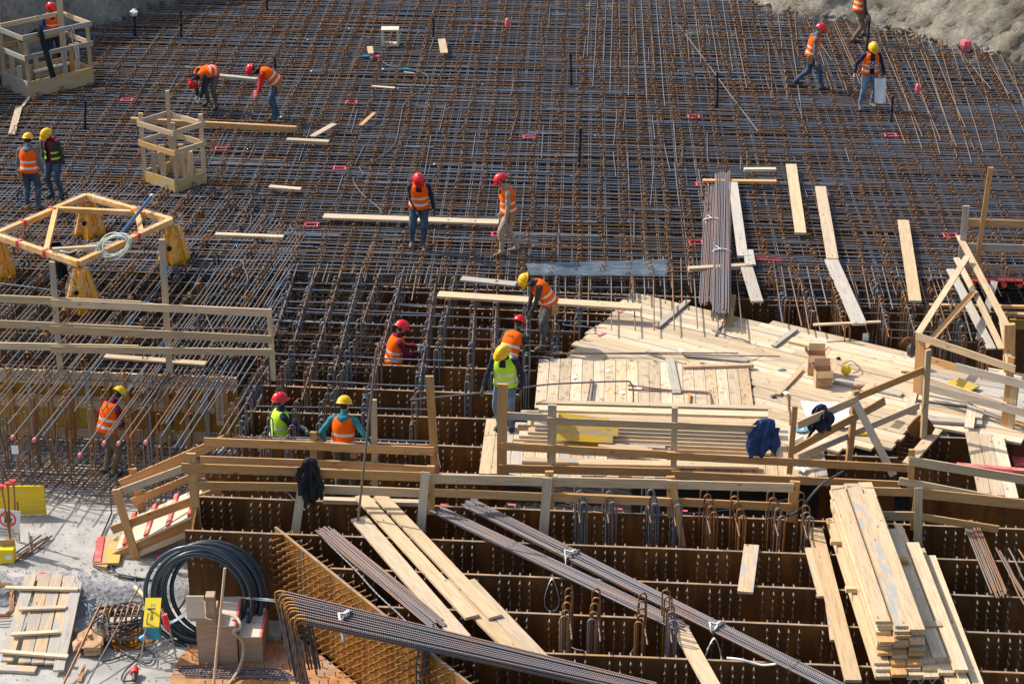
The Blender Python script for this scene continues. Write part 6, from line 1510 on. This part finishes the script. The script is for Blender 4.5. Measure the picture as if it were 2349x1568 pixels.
def loft(b, rings, n=12, mi=None, cap=True):
    """rings: (centre, side axis, front axis, half width, half depth)"""
    b0 = len(b.v)
    for c, s, f, w, d in rings:
        for k in range(n):
            a = 2*math.pi*k/n; b.v.append(c+s*(math.cos(a)*w)+f*(math.sin(a)*d))
    for i in range(len(rings)-1):
        for k in range(n):
            a, c = b0+i*n, b0+(i+1)*n; b.f.append([a+k, a+(k+1) % n, c+(k+1) % n, c+k]); b.m.append(mi[i] if mi else 0)
    if cap:
        b.f.append([b0+k for k in range(n)][::-1]); b.m.append(mi[0] if mi else 0); b.f.append([b0+(len(rings)-1)*n+k for k in range(n)]); b.m.append(mi[-1] if mi else 0)
def ik(a, t, l1, l2, pole):
    d = t-a; L = min(d.length, (l1+l2)*.995); L = max(L, abs(l1-l2)+.02); dn = d.normalized(); x = (l1*l1-l2*l2+L*L)/(2*L); h = math.sqrt(max(0, l1*l1-x*x))
    p = pole-dn*pole.dot(dn); p = p.normalized() if p.length > 1e-5 else dn.orthogonal().normalized()
    return a+dn*x+p*h, a+dn*L
def catm(pts, m=3):
    out = []
    for i in range(len(pts)-1):
        p0, p1, p2, p3 = pts[max(0, i-1)], pts[i], pts[i+1], pts[min(len(pts)-1, i+2)]
        for s in range(m):
            t = s/m; out.append(.5*((2*p1)+(p2-p0)*t+(2*p0-5*p1+4*p2-p3)*t*t+(3*p1-3*p2+p3-p0)*t**3))
    out.append(pts[-1]); return out
def person(label, foot, z, zref=None, h=1.78, face=0, lean=4, hp=10, hturn=0, lf=(0, .12), rf=(0, -.12), pel=.93, lh=(.05, .26, .85), rh=(.05, -.26, .85), tw=0, side=0,
           shirt='navy', sleeve=None, trs='jeans', boots='boot', vest='orange', hat='redhat', gl='gloveg', pouch=None, hood=None, openv=False, lfz=0, rfz=0, group=None, stripe='reflect'):
    a0 = at(foot[0], foot[1], z if zref is None else zref); O = Vector((a0.x, a0.y, z)); k = h/1.78
    fa = R(face); F = Vector((math.sin(fa), -math.cos(fa), 0)); Lf = Vector((math.cos(fa), math.sin(fa), 0))
    def P(f, l, u): return O+(F*f+Lf*l+Z*u)*k
    rt = root('person', O, label, 'person', group)
    pelv = P(0 if lean < 30 else -.10*math.sin(R(lean)), 0, pel); l1, l2 = R(lean*.75), R(lean*1.1)
    sd = Lf*math.sin(R(side))
    d1 = (F*math.sin(l1)+Z*math.cos(l1)+sd).normalized(); d2 = (F*math.sin(l2)+Z*math.cos(l2)+sd*1.3).normalized()
    chest = pelv+d1*.27*k; neck = chest+d2*.25*k
    S = (Lf*math.cos(R(tw))+F*math.sin(R(tw))).normalized(); f1 = (Lf.cross(d1)).normalized(); f1 = f1 if f1.dot(F)+.01*f1.dot(-Z) > 0 or lean > 80 else -f1
    f1 = d1.cross(-Lf).normalized(); f1 = f1 if f1.dot(F) >= -1e-6 else -f1; f2 = d2.cross(-S).normalized(); f2 = f2 if f2.dot(F) >= -1e-6 else -f2
    shl, shr = chest+d2*.19*k+S*.185*k, chest+d2*.19*k-S*.185*k
    hd = R(hp); dh = (F*math.sin(hd)+Z*math.cos(hd)+S*math.sin(R(hturn))*.0).normalized(); head = neck+dh*.165*k
    HF = (F*math.cos(R(hturn))+Lf*math.sin(R(hturn))).normalized(); HF = (HF-dh*HF.dot(dh)).normalized(); HS = dh.cross(HF).normalized()
    b = MB()
    loft(b, [(pelv-d1*.10*k, Lf, f1, .10*k, .085*k), (pelv-d1*.05*k, Lf, f1, .155*k, .115*k), (pelv+d1*.03*k, Lf, f1, .165*k, .12*k), (pelv+d1*.14*k, Lf, f1, .148*k, .108*k), (chest, S, f2, .165*k, .118*k), (chest+d2*.12*k, S, f2, .185*k, .125*k), (chest+d2*.20*k, S, f2, .165*k, .10*k), (neck-d2*.005*k, S, f2, .075*k, .07*k), (neck+dh*.05*k, HS, HF, .058*k, .06*k), (neck+dh*.085*k, HS, HF, .05*k, .055*k)])
    hr = []
    for u_, w_, d_, o_ in ((-.115, .035, .035, .035), (-.09, .055, .062, .025), (-.045, .068, .085, .012), (0, .075, .095, .004), (.05, .074, .094, 0), (.09, .058, .072, 0), (.112, .028, .035, 0)):
        hr.append((head+dh*(u_*k)+HF*o_*k, HS, HF, w_*k, d_*k))
    loft(b, hr)
    b.tube([head+HF*.085*k+dh*.015*k, head+HF*.122*k-dh*.025*k, head+HF*.09*k-dh*.035*k], [.012*k, .018*k, .012*k], 6)
    for s in (1, -1): b.tube([head+HS*s*.072*k+dh*.02*k, head+HS*s*.088*k-dh*.005*k-HF*.01*k, head+HS*s*.07*k-dh*.035*k], [.014*k, .016*k, .012*k], 6)
    segs = [('skin', neck+dh*.06*k, head+dh*.1*k, .1), ('shirt', pelv+d1*.06*k, chest, .2), ('shirt', chest, neck, .2), ('trs', pelv-d1*.08*k, pelv+d1*.0, .17)]
    for s, (ff, fl), fz in ((1, lf, lfz), (-1, rf, rfz)):
        hip = pelv-d1*.02*k+Lf*s*.095*k; ank = P(ff, fl, .10+fz); kn, ank2 = ik(hip, ank, .43*k, .42*k, F+Lf*s*.15)
        pts = catm([hip+Z*.03*k, hip.lerp(kn, .5)+F*.008, kn, kn.lerp(ank2, .45)-F*.015*k, ank2+Z*.03*k, ank2]); n_ = len(pts); rr = []
        for i in range(n_):
            t = i/(n_-1); rr.append((.098-.05*min(1, t*1.35)+(.010 if t > .8 else 0)+.004*math.sin(i*2.6))*k)
        b.tube(pts, [v_*1.16 for v_ in rr], 10)
        ffd = (F+Lf*s*.22).normalized(); heel = ank2-Z*.05*k
        b.tube([heel-ffd*.085*k-Z*.005*k, heel-ffd*.04*k, heel+ffd*.05*k-Z*.005*k, heel+ffd*.14*k-Z*.018*k, heel+ffd*.195*k-Z*.025*k], [.034*k, .052*k, .052*k, .046*k, .026*k], 10)
        segs += [('trs', hip, kn, .1), ('trs', kn, ank2+Z*.02, .08), ('boot', heel-ffd*.05*k-Z*.02, heel+ffd*.19*k-Z*.03, .07), ('boot', heel-Z*.02, heel+Z*.015, .05)]
    hands = []
    for s, sh, ht in ((1, shl, lh), (-1, shr, rh)):
        tgt = P(*ht); pole = -F*.7+Lf*s*.6-Z*.3
        el, wr = ik(sh, tgt, .30*k, .265*k, pole)
        pts = catm([sh-S*s*.035*k+d2*.0, sh+S*s*.01*k, sh.lerp(el, .5), el, el.lerp(wr, .5), wr]); n_ = len(pts)
        b.tube(pts, [(.066-.026*(i/(n_-1))+.005*math.sin(i*2.1))*k for i in range(n_)], 10)
        segs += [('sleeve', sh, el, .06), ('sleeve', el, wr, .05)]; hands.append((el, wr, s))
    tmp = bpy.data.objects.new('tmp', b.mesh('tmp', M['skin'])); col.objects.link(tmp)
    md = tmp.modifiers.new('r', 'REMESH'); md.mode = 'VOXEL'; md.voxel_size = .017*k; ms = tmp.modifiers.new('s', 'SMOOTH'); ms.factor = .5; ms.iterations = 2
    dg = bpy.context.evaluated_depsgraph_get(); me = bpy.data.meshes.new_from_object(tmp.evaluated_get(dg)); bpy.data.objects.remove(tmp)
    me.name = 'body'; me.transform(Matrix.Translation(-O)); me.materials.clear()
    mm = {'skin': 0, 'shirt': 1, 'trs': 2, 'boot': 3, 'sleeve': 4}
    for m_ in ('skin', shirt, trs, boots, sleeve or shirt, 'hair'): me.materials.append(M[m_])
    SG = [(mm[t], a-O, (c-a), (c-a).length_squared, rr) for t, a, c, rr in segs]
    for p in me.polygons:
        q = p.center; best = 9; bi = 0
        for t, a, d, l2_, rr in SG:
            u = max(0, min(1, (q-a).dot(d)/l2_)); dd = (q-a-d*u).length/rr
            if dd < best: best = dd; bi = t
        if bi == 0:
            r_ = q+O-head
            if r_.dot(HF) < -.015*k and r_.dot(dh) > -.06*k: bi = 5
            elif abs(r_.dot(dh)-.012*k) < .009*k and r_.dot(HF) > .05*k and .018*k < abs(r_.dot(HS)) < .048*k: bi = 5
            elif abs(r_.dot(dh)+.062*k) < .007*k and r_.dot(HF) > .07*k and abs(r_.dot(HS)) < .024*k: bi = 5
        p.material_index = bi; p.use_smooth = True
    put('body', me, Matrix.Translation(O), rt)
    # gloves: palm, four fingers and a thumb curled towards the palm
    for el, wr, s in hands:
        if gl is None: break
        d = (wr-el).normalized(); pn = (F*.3-Lf*s-Z*.1); pn = (pn-d*pn.dot(d)).normalized(); wv = d.cross(pn).normalized(); g = MB()
        loft(g, [(wr-d*.03*k, wv, pn, .034*k, .03*k), (wr+d*.02*k, wv, pn, .038*k, .022*k), (wr+d*.075*k, wv, pn, .045*k, .02*k), (wr+d*.10*k, wv, pn, .04*k, .014*k)], 8)
        for i, ln in enumerate((.070, .080, .075, .058)):
            o_ = wr+d*.085*k+wv*(.030-.020*i)*k; g.tube([o_, o_+d*ln*.45*k+pn*.008*k, o_+d*ln*.8*k+pn*.030*k, o_+d*ln*.8*k+pn*.055*k], [.0115*k, .011*k, .010*k, .008*k], 6)
        o_ = wr+d*.03*k+wv*.03*k; g.tube([o_, o_+(d*.4+wv*.8).normalized()*.035*k+pn*.01*k, o_+(d*.8+wv*.6).normalized()*.062*k+pn*.03*k], [.014*k, .013*k, .010*k], 6)
        g.make('glove', M[gl], rt, True)
    # vest
    if vest:
        v = MB(); e = .026*k
        spec_ = [(pelv-d1*.03*k, Lf, f1, .170, .135, 0), (pelv+d1*.035*k, Lf, f1, .172, .135, 0), (pelv+d1*.06*k, Lf, f1, .170, .133, 1), (pelv+d1*.105*k, Lf, f1, .164, .128, 0), (pelv+d1*.175*k, Lf, f1, .163, .127, 0), (pelv+d1*.20*k, Lf, f1, .164, .128, 1), (pelv+d1*.245*k, Lf, f1, .168, .130, 0), (chest+d2*.05*k, S, f2, .178, .138, 0), (chest+d2*.12*k, S, f2, .178, .137, 0), (chest+d2*.18*k, S, f2, .172, .122, 0), (chest+d2*.222*k, S, f2, .150, .098, 0), (neck-d2*.015*k+f2*-.005, S, f2, .105, .085, 0), (neck+d2*.0, S, f2, .080, .072, 0)]
        n = 20; b0 = 0; seed = hash(label) % 97
        for ri, (c, sx, fx, w_, d_, t_) in enumerate(spec_):
            for q in range(n):
                a = 2*math.pi*q/n; wob = 1+.025*math.sin(a*3+ri*.9+seed)+.02*math.sin(a*5-ri*1.7+seed)
                fl = .030*max(0, 1-ri/9); v.v.append(c+sx*(math.cos(a)*(w_*k+.018+fl)*wob)+fx*(math.sin(a)*(d_*k+.016+fl)*wob))
        for i in range(len(spec_)-1):
            for q in range(n):
                a = 2*math.pi*(q+.5)/n
                if math.sin(a) > .0 and abs(math.cos(a)) < (.12+.03*i if i > 5 else .08 if not openv else .2+.03*i): 
                    if i > 7 or openv: continue
                v.f.append([i*n+q, i*n+(q+1) % n, (i+1)*n+(q+1) % n, (i+1)*n+q]); v.m.append(1 if spec_[i][5] else 0)
        me = v.mesh('vest', [M[vest], M[stripe]], True, O)
        o = put('vest', me, Matrix.Translation(O), rt)
        md = o.modifiers.new('thick', 'SOLIDIFY'); md.thickness = .007; md.offset = 1
    # hard hat
    if hat:
        g = MB(); N_ = 20; c0 = head+dh*.045*k-HF*.008*k; P_ = []
        for j in range(8):
            th = (math.pi/2)*j/7; row = []
            for t in range(N_):
                a = 2*math.pi*t/N_; ridge = .007*k if (abs(math.sin(a)) > .0 and abs(abs(math.cos(a))*math.cos(th)) < .42 and int(abs(math.cos(a))*math.cos(th)*9) % 2 == 0 and j > 1) else 0
                row.append(c0+(HS*math.cos(a)*.112*k+HF*math.sin(a)*.140*k)*math.cos(th)+dh*(math.sin(th)*.125*k+ridge))
            P_.append(row+[row[0]])
        brim = []
        for t in range(N_):
            a = 2*math.pi*t/N_; ex = .018+.045*max(0, math.sin(a))**2; brim.append(c0+HS*math.cos(a)*(.112+.014)*k+HF*math.sin(a)*(.140+ex)*k-dh*(.010+.012*max(0, math.sin(a)))*k)
        P_ = [brim+[brim[0]]]+P_; g.grid(P_)
        o = g.make('hard_hat', M[hat], rt, True); md = o.modifiers.new('thick', 'SOLIDIFY'); md.thickness = .006; md.offset = -1
    if hood:
        g = MB(); g.tube([neck+S*.085*k+f2*.02*k+d2*.0, neck-f2*.075*k+S*.06*k-d2*.02*k, neck-f2*.105*k-d2*.035*k, neck-f2*.075*k-S*.06*k-d2*.02*k, neck-S*.085*k+f2*.02*k], [.03*k, .05*k, .062*k, .05*k, .03*k], 8); g.make('hood', M[hood], rt, True)
    if pouch:
        g = MB(); c = pelv+Lf*pouch*.19*k-F*.04*k-Z*.08*k; g.box(c, .10, .13, .20, 0, fa); g.box(c+Z*.11+F*.02, .09, .10, .05, 0, fa); g.make('tool_pouch', M['leather'], rt)
    return rt, dict(head=head, neck=neck, chest=chest, pelv=pelv, F=F, Lf=Lf, hands=hands, f2=f2, d2=d2, S=S)
person('man in a blue shirt and red helmet behind the large timber crate', (128, 150), .03, face=20, lean=10, hp=28, hturn=30, lh=(.30, .10, 1.0), rh=(.28, -.10, 1.0), shirt='blueshirt', trs='navy', gl=None)
person('red helmet worker bent double facing the viewer at the upper left', (486, 247), .03, face=-42, lean=98, hp=135, pel=.90, lf=(.05, .22), rf=(-.05, -.20), lh=(.50, .10, .12), rh=(.42, -.02, .25), shirt='navy', trs='greytr', boots='darkboot')
person('bending red helmet worker with red and black sleeves and a brown tool pouch', (631, 271), .03, face=-78, lean=58, hp=80, pel=.92, lf=(.04, .12), rf=(-.05, -.10), lh=(.42, .08, .62), rh=(.38, -.05, .60), shirt='blackc', sleeve='redsl', pouch=1)
person('man seen from behind in a grey hoodie and yellow helmet at the left', (76, 480), .03, h=1.72, face=172, lean=3, hp=20, pel=.94, lf=(.0, .13), rf=(.02, -.13), shirt='greyhood', hat='yelhat', hood='greyhood', pouch=1, lh=(.05, .30, .80), rh=(.12, -.28, .85), trs='jeans')
person('man in a dark jacket with yellow-edged vest looking down at the left', (131, 452), .03, h=1.70, face=-25, lean=8, hp=42, hturn=-20, shirt='maroon', sleeve='charcoal', vest='charcoal', stripe='lime', hat='yelhat', hood='maroon', lh=(.02, .30, .78), rh=(.12, -.24, .95), openv=True, boots='darkboot', lf=(0, .14), rf=(.03, -.12))
person('striding man in a grey hoodie with a leather pouch at the upper right', (1858, 203), .03, face=82, lean=10, hp=34, pel=.90, lf=(-.36, .08), rf=(.30, -.08), lfz=.06, lh=(.12, .22, .90), rh=(.12, -.28, .78), shirt='greyhood', hood='greyhood', pouch=-1, trs='jeans', boots='darkboot', hat='redhat')
person('man in khaki trousers cut off by the top edge, stepping along the rock', (1965, 96), .03, face=100, lean=8, hp=20, pel=.90, lf=(.22, .08), rf=(-.12, -.08), lfz=.12, lh=(.22, .2, .75), rh=(.16, -.26, .78), shirt='charcoal', trs='khaki', boots='darkboot')
pr, J = person('man in a navy printed shirt and yellow helmet carrying white plans', (1990, 246), .03, face=8, lean=6, hp=36, pel=.92, lf=(-.08, .14), rf=(.12, -.24), lh=(.14, .34, .86), rh=(.05, -.42, .90), shirt='navy', trs='lightjeans', hat='yelhat', openv=True, h=1.76)
M4 = Matrix.Translation(J['chest']+J['f2']*.155+J['d2']*.06) @ Matrix((J['S'], J['d2'], J['f2'])).transposed().to_4x4()
text('shirt_print', 'UNIVERSITY', .055, M4, 'white', pr); text('shirt_print', 'FIRENZE', .055, M4 @ Matrix.Translation((0, -.15, 0)), 'white', pr)
b = MB(); b.tube([M4 @ Vector((math.cos(t*math.pi/8)*.035, -.07+math.sin(t*math.pi/8)*.035, 0)) for t in range(16)], .008, 5, closed=True); b.make('shirt_emblem', M['white'], pr)
w_ = J['hands'][0][1]; b = MB(); P_ = []
for j in range(7):
    P_.append([w_+Vector((-.26+.035*i+.004*j*1.5, -.10-.02*math.sin(i*.8+j*.6)-.004*j, -.05-.105*j+.01*math.sin(i*1.1))) for i in range(9)])
b.grid(P_)
o = b.make('paper_plan', M['paper'], None, True); tag(o, 'large white plan sheets held in the gloved hand of the man at upper right', 'paper')
person('man in a navy shirt and red helmet with yellow laces, middle of the mat', (963, 566), .03, face=4, lean=8, hp=48, hturn=8, pel=.93, lf=(.10, .07), rf=(-.08, -.16), lh=(.02, .32, .82), rh=(.16, -.06, .86), shirt='navy', trs='jeans', boots='boot', gl='gloved', h=1.76)
person('man all in beige workwear and a red helmet, standing in profile', (1167, 582), .03, face=-80, lean=7, hp=34, pel=.93, lf=(.16, .10), rf=(-.18, -.08), lh=(.10, .22, .82), rh=(.12, -.22, .80), shirt='beige', trs='beige', boots='boot', pouch=1, h=1.80)
person('man in a yellow helmet and grey clothes leaning over the open cells', (1252, 794), PT+.02, face=-72, lean=38, hp=72, pel=.93, lf=(.10, .12), rf=(-.12, -.12), lh=(.36, .08, .70), rh=(.34, -.10, .68), shirt='charcoal', trs='greytr', boots='boot', hat='yelhat', gl='gloved', pouch=1, h=1.76)
pr, J = person('red helmet worker deep in the cells with his back turned', (1168, 835), -.98, zref=PT, face=150, lean=42, hp=40, pel=.93, shirt='charcoal', trs='greytr', lh=(.35, .15, 1.0), rh=(.40, -.15, 1.05), h=1.76)
M4 = Matrix.Translation(J['chest']-J['f2']*.158+J['d2']*.10) @ Matrix((-J['S'], J['d2'], -J['f2'])).transposed().to_4x4()
text('vest_print', 'cmb', .09, M4, 'print', pr)
person('man in a lime vest and blue jacket with a yellow helmet gripping the bent bar', (1160, 985), PT+.03, face=-15, lean=10, hp=44, hturn=-25, pel=.92, lf=(0, .10), rf=(-.02, -.12), lh=(.10, .30, .86), rh=(.16, -.36, .84), shirt='navy', trs='lightjeans', vest='lime', hat='yelhat', gl='gloved', boots='darkboot', h=1.78)
person('man in a maroon shirt standing waist-deep in the cells', (902, 822), -1.18, zref=PT, face=108, lean=12, hp=28, pel=.93, shirt='maroon', trs='navy', lh=(.50, .05, 1.16), rh=(.46, -.10, 1.10), h=1.74)
person('man in a lime vest and red helmet standing in a cell, looking up right', (640, 984), -1.28, zref=PT, face=112, lean=6, hp=0, pel=.93, shirt='navy', trs='navy', vest='lime', lh=(.40, .10, 1.0), rh=(.42, -.12, .98), h=1.76)
person('man in a teal hoodie and yellow helmet seen from behind at the rail', (792, 1133), PT-.24, face=168, lean=8, hp=24, hturn=-25, pel=.93, shirt='teals', hood='teals', trs='greytr', boots='darkboot', hat='yelhat', lh=(.05, .34, .95), rh=(.10, -.42, 1.02), pouch=-1, h=1.76)
person('man in a maroon shirt and khaki trousers down in the left trench', (254, 1090), -1.5, face=135, lean=20, hp=55, pel=.93, shirt='maroon', trs='khaki', boots='darkboot', hat='yelhat', lh=(.22, .16, .95), rh=(.34, -.12, .98), h=1.76)
